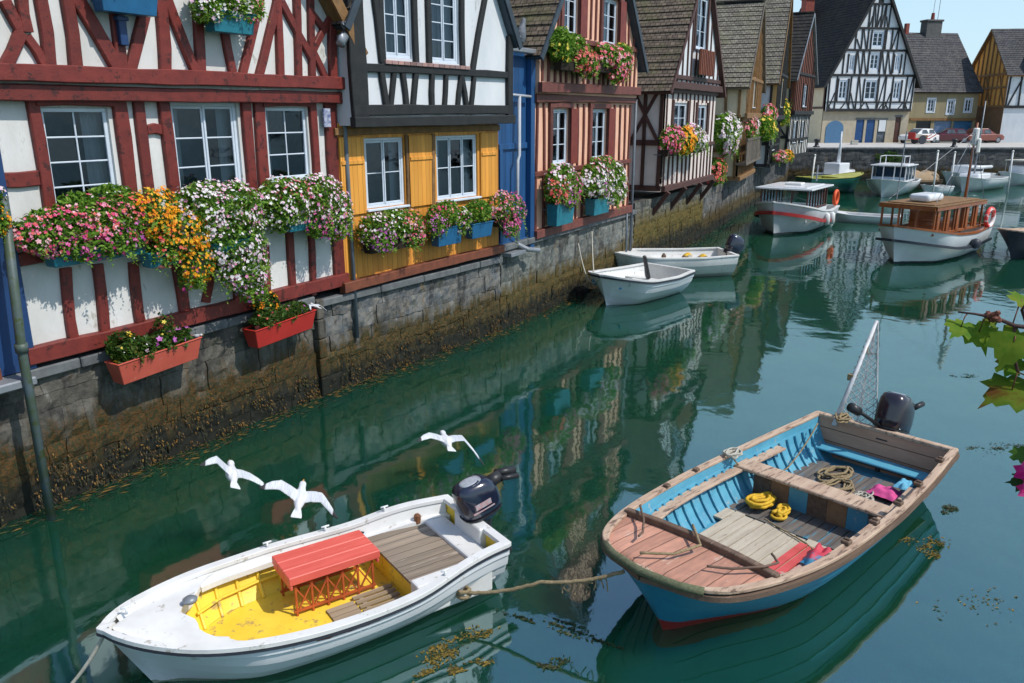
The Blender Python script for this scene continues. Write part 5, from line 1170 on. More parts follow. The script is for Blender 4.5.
mb = MB(); HL.inner(mb, ZF, .06, .15, 0, transom=False, n=5); mb.build('inner_skin', M['bblue_in'], lb)
mb = MB(); HL.floor(mb, ZF, .06, .10); mb.build('bilge', M['bblue_in'], lb)
mb = MB(); zt = HL.sh(1)-.01
mb.loft([[HL.at(1, ZF+(zt-ZF)*k/5, s_, .06)-Vector((.06, 0, 0)) for k in range(6)] for s_ in (1, -1)], False, False); mb.build('transom_boards', M['trwood'], lb)
# inner pale plank along the side under the rail, ribs below
mb = MB()
for side in (1, -1):
    rows = []
    for t in [q for q in HL.ts if .16 <= q <= .8]:
        z_ = HL.sh(t)-.17; p = HL.at(t, z_, side, .075); q = p-Vector((0, side*.15, 0)); rows.append([p, q, q-Vector((0, 0, .035)), p-Vector((0, 0, .035))])
    mb.loft(rows, True, True)
mb.build('side_shelf', M['rail_wood'], lb, bevel=.006)
mb = MB()
for k in range(22):
    t = .2+.74*k/21
    for side in (1, -1):
        pts = [HL.at(t, ZF+(HL.sh(t)-.15-ZF)*i/4, side, .085) for i in range(5)]
        mb = MB(); mb.tube(pts, .026, 5); mb.build('rib', M['bblue_in'], lb)
# bottom boards, bleached
mb = MB(); y = -.78
def hw0(yy, z_):
    return next((k*.03*HL.L for k in range(2, 30) if HL.at(k*.03, z_, 1, .07).y > abs(yy)), 2.5)
while y < .74: mb.box(max(1.25, hw0(max(abs(y), abs(y+.135)), ZF+.03))+rnd.uniform(0, .04), 3.05+jit(.03), y, y+.135, ZF+.05+jit(.004), ZF+.075); y += .15
for x in (2.2, 2.9): mb.box(x, x+.07, -.70, .68, ZF+.01, ZF+.045)
mb.build('bottom_boards', mat('bleached bottom boards', (.52, .46, .36), (.40, .34, .26), 4, .85, .4, 30, stretch=(.3, 3, 1), speck=(.25, .2, .15), speckth=.6), lb)
mb = MB(); y = -.92
while y < .9: mb.box(3.10, 5.55+jit(.05), y, y+.15, ZF+.03+jit(.004), ZF+.055); y += .165
mb.build('stern_boards', M['sternb'], lb)
mb = MB()
for k, c_ in enumerate((0, 1, 0, 0)): y = -.80+k*.12; mb.box(max(1.7, hw0(abs(y), ZF+.07)), 2.85, y, y+.1, ZF+.085+.004*k, ZF+.105+.004*k, c_)
mb.build('painted_boards', [mat('red painted board', (.62, .09, .09), (.5, .07, .06), 5, .6, speck=(.5, .35, .3)), mat('pink bleached board', (.62, .38, .34), (.5, .3, .26), 5, .7)], lb)
# foredeck and its beam
mb = MB(); rows = []
for k in range(13):
    t = .003+.155*k/12; z_ = HL.sh(t)-.03; a, b_ = HL.at(t, z_, 1, .02), HL.at(t, z_, -1, .02); rows.append([a.lerp(b_, i/12)+Vector((0, 0, .05*(1-(i/6-1)**2)+.004*noise.noise(Vector((k*.9, i*.7, 0))))) for i in range(13)])
xe = max(p.x for p in rows[-1])
mb.loft(rows, False, False); mb.build('foredeck', M['deckpink'], lb, smooth=True)
mb = MB(); a = HL.at(.157, HL.sh(.157), 1, .02); b_ = HL.at(.157, HL.sh(.157), -1, .02); mid = (a+b_)/2
mb.loft([[p+Vector((dx, 0, dz)) for dx, dz in ((0, -.14), (.085, -.14), (.085, .05), (0, .05))] for p in (a, (a+mid)/2+Vector((0, 0, .04)), mid+Vector((0, 0, .055)), (b_+mid)/2+Vector((0, 0, .04)), b_)], True, True); mb.build('deck_beam', M['dkwood'], lb, bevel=.01)
# thwart and the half bulkhead under it
tx = 3.6; a = HL.at(tx/6, .60, 1, .07); b_ = HL.at(tx/6, .60, -1, .07)
mb = MB(); mb.box(tx, tx+.34, b_.y, a.y, .585, .635); mb.build('thwart', M['rail_wood'], lb, bevel=.012)
mb = MB(); y = b_.y+.04; k = 0
while y < a.y-.05: mb.box(tx+.12, tx+.16, y, y+.27, max(ZF+.01, next(z_/100 for z_ in range(10, 58) if HL.at(tx/6, z_/100, 1, .05).y > max(abs(y), abs(y+.27)) or z_ == 57)), .58, k % 3); y += .275; k += 1
mb.build('bulkhead', [M['dkwood'], M['bblue_in'], mat('tan board', (.30, .17, .09), (.2, .11, .06), 4, .8)], lb)
mb = MB(); q = [HL.at(1, .72, s_, .06) for s_ in (1, -1)]; mb.box(5.62, 5.9, q[1].y+.02, q[0].y-.02, .36, .395); mb.build('stern_bench', M['bblue_in'], lb, bevel=.01)
for t in (.38, .5, .62, .74, .9):
    p = HL.pt(t, 1, -1); c_ = MB(); c_.box(p.x-.05, p.x+.05, p.y+.02, p.y+.12, p.z+.022, p.z+.075); c_.box(p.x-.018, p.x+.018, p.y+.03, p.y+.1, p.z+.075, p.z+.10); c_.build('oarlock', M['dkwood'], lb, bevel=.01)
for t in (.33, .45):
    p = HL.pt(t, 1, 1); c_ = MB(); c_.box(p.x-.04, p.x+.04, p.y-.1, p.y-.02, p.z+.022, p.z+.06); c_.build('oarlock', M['dkwood'], lb, bevel=.01)
mwl = Matrix.Translation(lb.location) @ Matrix.Rotation(lb.rotation_euler.z, 4, 'Z'); RL = lb.rotation_euler.z
# bow fender pad
mb = MB(); pts = [HL.pt(t, 1, s_)+Vector((-.03, 0, .0)) for t, s_ in ((.028, 1), (.012, 1), (.005, 1), (0, 1), (.005, -1), (.012, -1), (.03, -1))]; mb.tube(pts, .045, 8); mb.build('bow_fender', M['rope_g'], lb, smooth=True)
ob2 = outboard('black plum outboard motor with a pale top on the blue wooden boat', mwl @ Vector((6.08, -.02, .66)), RL, M['blackcowl'], 1.45, R(20), False)
mb = MB(); mb.tube([(-.1, .05, .12), (-.35, .16, .2), (-.42, .2, .22)], .02, 8); mb.tube([(-.40, .19, .215), (-.52, .24, .24)], .05, 10); mb.build('tiller', M['gmetal'], ob2, smooth=True)
mb = MB(); mb.tube([(.25, -.12, .40), (.36, -.16, .47)], .03, 8); mb.build('pull_handle', M['gmetal'], ob2, smooth=True)

def rope(label, pts, r_, m_, name='rope', sag=0, tw=.0, cat='rope', group=None, n=24):
    P = []
    pts = [Vector(p) for p in pts]
    for a, b_ in zip(pts, pts[1:]):
        for k in range(n): u = k/n; p = a.lerp(b_, u); p.z -= sag*4*u*(1-u); P.append(p + Vector((jit(tw), jit(tw), jit(tw*.5))))
    P.append(pts[-1]); mb = MB(); mb.tube(P, r_, 7); return tag(mb.build(name, M[m_], smooth=True), label, cat, group)
# things lying in the blue boat
def coil(label, c, R0, m_, r_=.018, turns=4, seed=0, name='rope_coil', sq=.5):
    rr = random.Random(seed); P = []
    for k in range(turns*22):
        a = k/22*2*PI; q = R0*(1+.9*noise.noise(Vector((a*.55, seed, 0)))); P.append(mwl @ Vector((c[0]+q*math.cos(a)+rr.uniform(-.006, .006)+.14*noise.noise(Vector((a*.33, seed, 9))), c[1]+q*sq*math.sin(a)+.14*noise.noise(Vector((a*.4, seed, 5))), c[2]+.012*(k/22)+.02*abs(noise.noise(Vector((a*.8, seed, 2)))))))
    mb = MB(); mb.tube(P, r_, 6); return tag(mb.build(name, M[m_], smooth=True), label, 'rope', 'ropes in the blue boat')
M['yrope'] = mat('yellow rope', (.72, .46, .03), (.55, .32, .02), 20, .7, .4, 60)
coil('tangled yellow rope heap under the thwart of the blue boat', (3.42, .55, ZF+.11), .2, 'yrope', .024, 9, 1)
coil('second loop of orange yellow rope beside the yellow heap', (3.4, .22, ZF+.10), .15, 'yrope', .022, 6, 2)
coil('pale rope bundle in the corner behind the pink foredeck', (1.6, .72, ZF+.12), .12, 'rope_w', .03, 5, 3)
coil('grey tangled rope on the left rail of the blue boat', (3.55, 1.12, .80), .12, 'rope_w', .014, 5, 4)
coil('tangled old rope on the stern bottom of the blue boat', (4.75, .1, ZF+.06), .3, 'rope', .016, 5, 5)
coil('loose loops of grey rope in the stern beside the pink cloth', (4.6, -.35, ZF+.08), .22, 'rope_w', .012, 6, 15)
coil('brown rope snaking between the blue cloth and the transom', (5.2, .3, ZF+.08), .26, 'rope', .02, 4, 17)
coil('rope lashed on the transom at the foot of the white pole', (5.93, .62, .84), .12, 'rope', .016, 6, 6)
rope('thin rope hanging down inside the left of the blue boat', [mwl @ Vector(p) for p in ((3.5, 1.1, .8), (3.9, .95, .45), (4.6, .8, .35), (5.6, .85, .8))], .012, 'rope', sag=.06)
rope('rope trailing over the bottom boards to a cork float', [mwl @ Vector(p) for p in ((3.1, .3, ZF+.1), (2.9, -.4, ZF+.1), (2.6, -.8, ZF+.14), (2.95, -.9, ZF+.18))], .012, 'rope', tw=.006)
rope('dark cord curling over the right of the pink foredeck', [mwl @ Vector(p) for p in ((.5, -.45, .97), (.65, -.65, .965), (.95, -.85, .95), (1.12, -.92, .96), (1.2, -.80, .98))], .014, 'dkwood', tw=.003, n=6)
rope('dark cord on the left of the pink foredeck', [mwl @ Vector(p) for p in ((1.05, .85, .98), (.8, .6, .99), (.55, .42, 1.0), (.42, .38, 1.01))], .014, 'dkwood', tw=.003, n=6)
rope('old rope lying across the middle of the pink foredeck', [mwl @ Vector(p) for p in ((.15, .15, 1.01), (.4, -.1, 1.0), (.75, -.2, 1.01), (1.05, .1, 1.02))], .016, 'rope', tw=.003, n=6)
def cloth(label, c, w_, l_, h, m_, seed, name='cloth'):
    mb = MB(); rows = []
    for i in range(15):
        row = []
        for j in range(15):
            u, v_ = i/14-.5, j/14-.5; e = 1-max(abs(u), abs(v_))*2; q = noise.noise(Vector((u*4+seed, v_*4, 0)))
            row.append(mwl @ Vector((c[0]+u*l_*(1+.15*q), c[1]+v_*w_*(1+.15*q), c[2]+h*min(1, e*3)*(.7+.5*q)+.004)))
        rows.append(row)
    mb.loft(rows, False, False); return tag(mb.build(name, m_, smooth=True), label, 'cloth')
cloth('bright pink cloth bundle in the stern of the blue boat', (5.0, -.52, ZF+.12), .42, .34, .1, mat('pink cloth', (.75, .10, .32), (.6, .07, .24), 6, .8, .3), 3)
cloth('royal blue folded cloth behind the thwart of the blue boat', (4.35, .2, ZF+.12), .36, .26, .1, mat('blue cloth', (.04, .2, .5), (.03, .14, .38), 6, .8, .3), 8)
cloth('light blue rag on the right side of the blue boat', (5.15, -.70, .42), .2, .3, .08, mat('pale blue cloth', (.15, .45, .62), (.1, .35, .5), 6, .8, .3), 11)
cloth('crumpled red and blue bag in the right of the blue boat', (2.6, -.72, ZF+.14), .28, .5, .12, mat('red blue bag', (.55, .05, .08), (.05, .25, .42), 2, .6, .3, lo=.48, hi=.52), 15, 'bag')
mb = MB(); mb.lathe([(.0, -.07), (.04, -.06), (.05, 0), (.04, .06), (.0, .07)], 12, T=mwl @ Matrix.Translation((3.0, -.9, ZF+.22)) @ Matrix.Rotation(R(50), 4, 'Y'))
tag(mb.build('cork_float', M['rope_w'], smooth=True), 'small pale cork float lying in the blue boat', 'float')
# white pole with a small furled net at the transom
po = thing('pole', 'slanting white pole with a hanging grey net at the stern of the blue boat', 'pole', mwl @ Vector((5.9, .72, .72)), RL)
T_ = Matrix.Rotation(RL, 4, 'Z').inverted().to_3x3(); base = mwl @ Vector((5.9, .72, .72)); tip = along(877, 321, 14.35)
dv = T_ @ (tip-base); mb = MB(); mb.tube([Vector((0, 0, 0)), dv], [.04, .028], 10); mb.build('shaft', mat('white pole paint', (.66, .67, .68), (.5, .5, .5), 8, .4), po, smooth=True)
mb = MB(); low = T_ @ ((mwl @ Vector((6.0, .12, .86)))-base); rows = []
for i in range(31):
    u = i/30; a = dv*(.04+.93*u); e = low + (dv-low)*(u**.9)
    rows.append([a.lerp(e, j/9)+Vector((0, 0, -.05*math.sin(j/9*PI)*(1-u))) + Vector((.012*noise.noise(Vector((i*.5, j*.7, 0))), .03*math.sin(j*1.3), 0)) for j in range(10)])
for i in range(30):
    for j in range(9):
        if (i+j) % 2: mb.bar(rows[i][j], rows[i+1][j+1], .009, .009)
        else: mb.bar(rows[i][j+1], rows[i+1][j], .009, .009)
        mb.bar(rows[i][j], rows[i+1][j], .007, .007)
for a, b_ in zip(rows, rows[1:]): mb.bar(a[9], b_[9], .016, .016)
mb.build('net', mat('grey net', (.42, .42, .41), (.32, .32, .31), 12, .9), po, fix=False)
mb = MB()
for k in range(8): q = dv*(.45+.05*k) + Vector((.02*(k % 2), .05, 0)); mb.tube([q, q+Vector((jit(.05), -.06, -.06))], .012, 5)
mb.tube([dv*.8, dv*.78+(low-dv)*.10, dv*.7+Vector((.05, -.2, .0))], .012, 6); mb.box(-.03+dv.x*.45, .05+dv.x*.45, dv.y*.45, dv.y*.45+.09, dv.z*.45-.05, dv.z*.45+.05); mb.build('lashing', M['rope'], po)

# mooring ropes
a = mw @ Vector((3.55, -.78, .30)); b_ = mwl @ Vector((.02, .25, .80))
rope('frayed mooring rope between the white boat and the blue boat', [a, a.lerp(b_, .5), b_], .022, 'rope', sag=.05, tw=.006)
coil_ = MB(); P = [a+Vector((.07*math.cos(k*.9)*(1+.2*math.sin(k)), .06*math.sin(k*.9), .04*math.sin(k*.37))) for k in range(26)]; coil_.tube(P, .022, 6)
kn = tag(coil_.build('rope_knot', M['rope'], smooth=True), 'bulky rope knot with frayed strands at the right side of the white boat', 'rope')
for k in range(10): fr_ = MB(); q = a.lerp(b_, .62+.03*k) - Vector((0, 0, .05)); fr_.tube([q, q+Vector((jit(.03), jit(.03), -.05)), q+Vector((jit(.05), jit(.05), -.07-rnd.uniform(0, .1)))], .008, 5); fr_.build('strand', M['rope'], kn)
a = mw @ Vector((.05, 0, .74)); rope('pale bow rope of the white boat running down to the lower edge', [a, at(62, 694, .15)], .018, 'rope_w', sag=.05)

# ---- smaller moored boats
def dinghy(name, label, bow, stern, hb, fb, outer, inner, deck=.2, rail='bwhite_in', band=None, strakes=4, thw=(.45, .7), bands=()):
    L = (Vector(stern)-Vector(bow)).length
    H = Hull(L, [(0, 0), (.03, hb*.38), (.08, hb*.62), (.18, hb*.85), (.35, hb), (.7, hb*.98), (1, hb*.82)], [(0, fb*1.25), (.3, fb*1.02), (.7, fb*.96), (1, fb)], [(0, -.1), (.2, -.18), (1, -.16)], L*.1, 1.8, .6)
    rt = boat_root(name, label, 'boat', bow, stern); mb = MB(); H.outer(mb, strakes, .018, bands); mb.build('hull', outer if isinstance(outer, list) else M[outer], rt, smooth='auto')
    mb = MB(); H.rail(mb, .09, .05, .012, .025); mb.build('gunwale', M[rail], rt, bevel=.008)
    if band: mb = MB(); H.rail(mb, .02, .05, -.045, .035); mb.build('rub_rail', M[band], rt)
    mb = MB(); H.inner(mb, .1, .05, .04); mb.build('inner_skin', M[inner], rt); mb = MB(); H.floor(mb, .1, .05, .05); mb.build('floor', M[inner], rt)
    if deck:
        mb = MB(); rows = []
        for k in range(9):
            t = .01+deck*k/8; z_ = H.sh(t)-.03; a, b_ = H.at(t, z_, 1, .05), H.at(t, z_, -1, .05); rows.append([a.lerp(b_, i/8)+Vector((0, 0, .03*(1-(i/4-1)**2))) for i in range(9)])
        e = rows[-1]; rows.append([p-Vector((0, 0, .2)) for p in e]); mb.loft(rows, False, False); mb.build('foredeck', M[inner], rt)
    for t in thw:
        a, b_ = H.at(t, fb*.62, 1, .06), H.at(t, fb*.62, -1, .06); mb = MB(); mb.box(a.x, a.x+.3, b_.y, a.y, a.z-.04, a.z); mb.build('thwart', M[inner], rt, bevel=.01)
    return rt, H, Matrix.Translation(rt.location) @ Matrix.Rotation(rt.rotation_euler.z, 4, 'Z')
d1, H1, m1 = dinghy('dinghy', 'white dinghy with a dark rub rail moored bow first at the pink house wall', (2.6, 23.2), (5.1, 25.6), 1.15, .78, 'bwhite', 'bwhite_in', .12, 'bwhite_in', 'rubber', 5)
mb = MB(); mb.box(.35, .42, -.5, .6, .55, .82); mb.build('blue_panel', mat('sky blue board', (.05, .30, .60), (.04, .24, .5), 3, .4), d1, bevel=.01)
mb = MB(); mb.bar((2.5, .1, .5), (2.3, .15, 1.25), .16, .1, w2=.1); mb.build('tiller_post', M['gmetal'], d1, bevel=.02)
d2, H2, m2 = dinghy('dinghy', 'old grey white boat full of gear with a navy engine behind the white dinghy', (3.2, 27.7), (7.75, 28.5), 1.05, .8, mat('grey boat paint', (.50, .50, .46), (.40, .40, .37), 2, .5, .1, 20, speck=(.3, .29, .25)) and 'bwhite_in', 'bwhite_in', .3, 'bwhite_in', None, 3)
mb = MB()
for k in range(16): x = 1.2+rnd.random()*2.6; y = jit(.55); s_ = .08+rnd.random()*.1; mb.lathe([(s_*.2, .4), (s_, .45), (s_*.9, .58), (s_*.3, .66)], 7, k % 3, T=Matrix.Translation((x, y, rnd.random()*.12)) @ Matrix.Rotation(rnd.random(), 4, 'Z'))
tag_ = mb.build('gear', [M['rope_w'], M['yrope'], M['dkwood']], d2)
outboard('navy engine tilted up on the old grey boat by the wall', m2 @ Vector((4.6, 0, .75)), d2.rotation_euler.z, M['navy'], 1.35, R(25), False)
rope('mooring rope from the white dinghy up to the pink house wall', [m1 @ Vector((.3, .45, .8)), F3.w(5.6, -.1, 1.95)], .02, 'rope_w', sag=.35)
rope('second mooring rope of the white dinghy looping to the wall', [m1 @ Vector((.05, .1, .85)), F3.w(4.6, -.1, 1.7)], .02, 'rope_w', sag=.55)

def glass_house(rt, x0, x1, y0, y1, z0, z1, posts, m_frame, roof_m, rt_over=.12, th=.07, panes=True, front=True):
    """wheelhouse: corner and middle posts, roof, glass panels"""
    mb = MB(); pw = .07
    for px_ in [x0+(x1-x0)*k/posts for k in range(posts+1)]:
        for y in (y0, y1): mb.box(px_-pw/2, px_+pw/2, y-pw/2, y+pw/2, z0, z1)
    for k in range(1, 3): mb.box(x0-pw/2, x0+pw/2, y0+(y1-y0)*k/3-pw/2, y0+(y1-y0)*k/3+pw/2, z0, z1)
    mb.box(x0-.045, x1+.045, y0-.045, y0+.045, z0, z0+.1); mb.box(x0-.045, x1+.045, y1-.045, y1+.045, z0, z0+.1); mb.box(x0-.045, x0+.045, y0+.046, y1-.046, z0, z0+.1)
    mb.build('cabin_frame', M[m_frame], rt, bevel=.008)
    if panes:
        g = MB(); g.poly([(x0, y0, z0), (x0, y1, z0), (x0, y1, z1), (x0, y0, z1)]); 
        for y in (y0, y1): g.poly([(x0, y, z0), (x1, y, z0), (x1, y, z1), (x0, y, z1)])
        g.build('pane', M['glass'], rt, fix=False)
    mb = MB(); mb.box(x0-rt_over, x1+rt_over, y0-rt_over, y1+rt_over, z1, z1+th); mb.box(x0+.1, x1-.1, y0+.1, y1-.1, z1+th, z1+th+.04); mb.build('cabin_roof', M[roof_m], rt, bevel=.025, seg=2)
def ring_buoy(label, T, m_, R0=.3):
    mb = MB(); rings = []
    for k in range(24):
        a = k*2*PI/24; c_ = Vector((R0*math.cos(a), R0*math.sin(a), 0)); rings.append([T @ (c_ + (c_.normalized()*math.cos(b_)+Vector((0, 0, 1))*math.sin(b_))*.085) for b_ in [2*PI*i/8 for i in range(8)]])
    rings.append(rings[0]); mb.loft(rings, True, False); return tag(mb.build('life_ring', m_, smooth=True), label, 'life ring')
M['orange_buoy'] = mat('orange life ring', (.75, .10, .02), (.65, .08, .02), 3, .5); M['white_fender'] = mat('white fender', (.72, .72, .70), (.6, .6, .57), 4, .5)
M['varnish'] = mat('varnished mahogany', (.30, .09, .025), (.20, .055, .016), 4, .35, .1, 20, stretch=(1, 1, .3), coat=.3, island=.2)
# ---- trawler with the red stripe
H = Hull(6.6, [(0, 0), (.03, .42), (.08, .8), (.16, 1.2), (.3, 1.5), (.6, 1.55), (1, 1.3)], [(0, 1.62), (.15, 1.42), (.4, 1.1), (.7, .92), (1, .95)], [(0, -.3), (.2, -.5), (1, -.4)], .5, 1.7, .55)
tb = boat_root('fishing_boat', 'grey hulled fishing boat with a red stripe and flat white cabin roof', 'boat', (12.15, 37.5), (15.9, 42.7))
mb = MB(); H.outer(mb, 0, 0, ()); mb.build('hull', mat('pale grey hull', (.58, .60, .62), (.5, .52, .54), 1.5, .4, .05, band=(.16, (.03, .045, .05))), tb, smooth='auto')
mb = MB(); H.rail(mb, .12, .07, .02, .03); mb.build('gunwale', M['bwhite_in'], tb)
mb = MB(); H.rail(mb, .02, .16, -.42, .05, t1=.8, transom=False); mb.build('red_stripe', mat('red stripe', (.38, .03, .03), (.3, .025, .025), 3, .4), tb)
mb = MB(); H.inner(mb, .5, .06, .05); mb.build('inner_skin', M['bwhite_in'], tb); mb = MB(); H.floor(mb, .55, .06, .03); mb.build('deck', M['bwhite_in'], tb)
glass_house(tb, 1.5, 4.7, -1.1, 1.1, 1.12, 2.08, 7, 'brownwood', 'bwhite', .25, .08)
mb = MB(); mb.box(1.52, 4.88, -1.12, 1.12, .56, 1.148); mb.build('cabin_base', M['bwhite'], tb, bevel=.02)
mb = MB(); mb.tube([(4.5, -.6, 2.32), (4.5, -.6, 3.1)], .04, 6); mb.build('roof_mast', M['lead'], tb); mb = MB(); mb.box(2.7, 3.3, -.4, .4, 2.205, 2.32); mb.build('roof_gear', M['bwhite_in'], tb, bevel=.03)
mtb = Matrix.Translation(tb.location) @ Matrix.Rotation(tb.rotation_euler.z, 4, 'Z')
ring_buoy('orange life ring at the stern of the fishing boat', mtb @ Matrix.Translation((5.6, -1.35, 1.45)) @ Matrix.Rotation(R(90), 4, 'X'), M['orange_buoy'], .34)
for k, t in enumerate((.52, .68)):
    p = mtb @ (H.pt(t, .7, -1)+Vector((0, -.15, 0))); mb = MB(); mb.lathe([(.03, .32), (.13, .25), (.15, 0), (.13, -.25), (.03, -.3)], 12); o = tag(mb.build('fender', M['white_fender'], smooth=True), ('white fender hanging nearer the bow of the fishing boat', 'white fender hanging nearer the stern of the fishing boat')[k], 'fender'); o.location = p
# ---- wooden cabin boat
H = Hull(6.0, [(0, 0), (.03, .40), (.08, .78), (.16, 1.12), (.3, 1.4), (.6, 1.45), (1, 1.2)], [(0, 1.5), (.15, 1.35), (.4, 1.12), (.7, 1.05), (1, 1.15)], [(0, -.3), (.2, -.5), (1, -.4)], .45, 1.7, .55)
cb = boat_root('cabin_boat', 'white hulled boat with an open varnished wooden cabin and a reddish mast', 'boat', (14.35, 30.1), (18.9, 33.8))
mb = MB(); H.outer(mb, 0, 0, ()); mb.build('hull', mat('white hull black boot top', (.72, .74, .75), (.64, .66, .68), 1.5, .35, .04, band=(.14, (.02, .03, .035))), cb, smooth='auto')
mb = MB(); H.rail(mb, .10, .08, .03, .03); mb.build('gunwale', M['varnish'], cb)
mb = MB(); H.rail(mb, .02, .10, -.50, .045, transom=False); mb.build('rub_rail', M['rubber'], cb)
mb = MB(); H.inner(mb, .45, .06, .05); mb.build('inner_skin', M['bwhite_in'], cb); mb = MB(); H.floor(mb, .6, .06, .03); mb.build('deck', M['plankx'], cb)
glass_house(cb, 1.0, 5.2, -1.0, 1.0, 1.12, 2.17, 5, 'varnish', 'oak', .12, .06, panes=False)
mb = MB(); mb.box(.9, 5.3, -1.12, -1.06, 2.06, 2.17); mb.box(.9, 5.3, 1.06, 1.12, 2.06, 2.17); mb.box(.82, .9, -1.06, 1.06, 2.06, 2.17); mb.build('cabin_cornice', M['varnish'], cb)
for k in range(5):
    mb = MB(); mb.box(1.12+k*.84, 1.32+k*.84, -1.07, -.96, 1.2, 2.165); mb.build('cabin_post', M['varnish'], cb, bevel=.01)
mb = MB(); mb.box(2.2, 4.2, -.5, .5, .62, 1.5); mb.box(2.2, 2.4, -.5, .5, 1.5, 2.0); mb.build('bench', M['varnish'], cb, bevel=.02)
mb = MB(); mb.box(1.6, 2.9, -.45, .35, 2.28, 2.58); mb.build('roof_raft', M['bwhite'], cb, bevel=.12, seg=3)
mb = MB(); mb.tube([(5.35, -.2, .8), (5.55, -.2, 5.2)], [.065, .04], 10); mb.build('mast', M['varnish'], cb, smooth=True)
mb = MB(); mb.box(5.42, 5.7, -.3, -.1, 4.3, 5.0); mb.box(5.45, 5.68, -.42, -.3, 4.0, 4.6); mb.build('furled_flag', M['white_fender'], cb, bevel=.05)
mb = MB()
for q in ((1.2, .9, 2.35), (1.2, -.9, 2.35), (5.9, -1, 1.2), (5.9, 1, 1.2), (3.6, -1, 2.35)): mb.tube([(5.53, -.2, 4.9), q], .012, 4)
mb.build('rigging', M['pipe'], cb)
mb = MB(); mb.tube([(1.4, .7, 2.35), (1.62, .75, 4.9)], .025, 6); mb.build('aerial', M['lead'], cb)
mcb = Matrix.Translation(cb.location) @ Matrix.Rotation(cb.rotation_euler.z, 4, 'Z')
ring_buoy('red and white life ring at the stern of the wooden cabin boat', mcb @ Matrix.Translation((5.45, -1.25, 1.5)) @ Matrix.Rotation(R(90), 4, 'X'), mat('red white ring', (.7, .06, .05), (.75, .7, .68), 1.6, .5, lo=.5, hi=.52), .36)
mb = MB(); mb.lathe([(.03, .2), (.16, .14), (.19, 0), (.16, -.14), (.03, -.2)], 12); o = tag(mb.build('fender', M['rubber'], smooth=True), 'round black fender on the side of the wooden cabin boat', 'fender'); o.location = mcb @ (H.pt(.62, .72, -1)+Vector((0, -.18, 0)))
# ---- dark boat at the right edge
d3, H3, m3 = dinghy('dinghy', 'black hulled boat with a tan deck cut off by the right edge', (19.35, 31.3), (24.5, 33.6), 1.2, .95, 'rubber', 'rail_wood', .5, 'rail_wood', None, 0)
# ---- far boats
M['bgreen'] = mat('green boat paint', (.02, .13, .10), (.015, .10, .08), 3, .4); M['blime'] = mat('lime deck paint', (.42, .42, .10), (.34, .34, .08), 3, .5)
dinghy('dinghy', 'green boat with a lime yellow deck moored beyond the fishing boat', (25.9, 60.5), (21.2, 59.2), 1.2, 1.15, [M['bgreen']], 'blime', .5, 'blime', None, 0)
d5, H5, m5 = dinghy('cabin_cruiser', 'white cabin cruiser with a blue windscreen near the far quay', (25.4, 56.0), (29.0, 60.4), 1.5, 1.0, 'bwhite', 'bwhite_in', .3, 'bwhite_in', None, 0)
glass_house(d5, 1.7, 4.2, -1.1, 1.1, 1.0, 2.05, 3, 'bwhite', 'bwhite', .15, .08); mb = MB(); mb.box(1.72, 4.18, -1.06, 1.06, .9, 1.3); mb.box(1.9, 4.0, -.9, .9, 1.3, 1.95, 1); mb.build('cabin_body', [M['bwhite'], mat('dark windscreen', (.02, .06, .10), (.015, .04, .07), 3, .15)], d5, bevel=.02)
mb = MB(); [mb.tube([(x, y, 2.1), (x, y, 2.7)], .03, 6) for x in (2.2, 3.6) for y in (-.8, .8)]; mb.tube([(2.2, -.8, 2.7), (3.6, -.8, 2.7), (3.6, .8, 2.7), (2.2, .8, 2.7)], .03, 6); mb.build('roof_rail', M['bwhite'], d5)
d6, H6, m6 = dinghy('motorboat', 'small white boat with a white mast behind the green boat', (28.5, 69.0), (25.2, 66.4), 1.1, .9, 'bwhite', 'bwhite_in', .4, 'bwhite_in', None, 0)
mb = MB(); mb.box(1.2, 2.8, -.7, .7, .8, 1.7); mb.build('cabin_body', M['bwhite'], d6, bevel=.08, seg=2); mb = MB(); mb.tube([(1.8, 0, 1.7), (1.8, 0, 4.2)], [.16, .05], 8); mb.build('mast', M['bwhite'], d6, smooth=True)
d7, H7, m7 = dinghy('dinghy', 'low white dinghy at anchor left of the wooden cabin boat', (17.2, 43.4), (20.3, 42.0), .7, .42, 'bwhite', 'bwhite_in', .2, 'bwhite_in', None, 0)
d8, H8, m8 = dinghy('dinghy', 'small white tender beside a tan covered boat at the far quay', (29.2, 57.6), (31.4, 58.6), .7, .6, 'bwhite', 'bwhite_in', .2, 'bwhite_in', None, 0)
d9, H9, m9 = dinghy('motorboat', 'boat under a tan tarpaulin near the far quay', (29.4, 62.5), (33.0, 63.4), .9, .7, 'dkwood', 'dkwood', .2, 'dkwood', None, 0)
mb = MB(); rows = []
for k in range(10):
    t = .12+.8*k/9; a = H9.pt(t, 1, 1); rows.append([(a.x, a.y*math.cos(i*PI/8)*1.02, a.z-.1+(.75+.1*math.sin(k*2))*math.sin(i*PI/8)) for i in range(9)])
mb.loft(rows, False, False); mb.build('tarpaulin', mat('tan tarpaulin', (.34, .24, .14), (.26, .18, .1), 2, .8, .2), d9, smooth=True)
far = [((33.2, 60.3), (38.0, 64.0), 1.3, .9, 'white sailing boat with a boom and mast left of the reddish mast', 1), ((35.0, 66.0), (39.4, 67.6), 1.2, .9, 'white motorboat with a cream cover by the quay', 0), ((39.6, 65.8), (43.6, 67.2), 1.2, .9, 'white boat with a cream awning by the quay, right of the reddish mast', 2),
       ((44.2, 67.2), (48.4, 68.0), 1.2, .85, 'pale open boat against the quay at the right', 0), ((38.0, 57.5), (41.6, 59.0), .8, .5, 'grey rowing boat in front of the moored white boats', 3)]
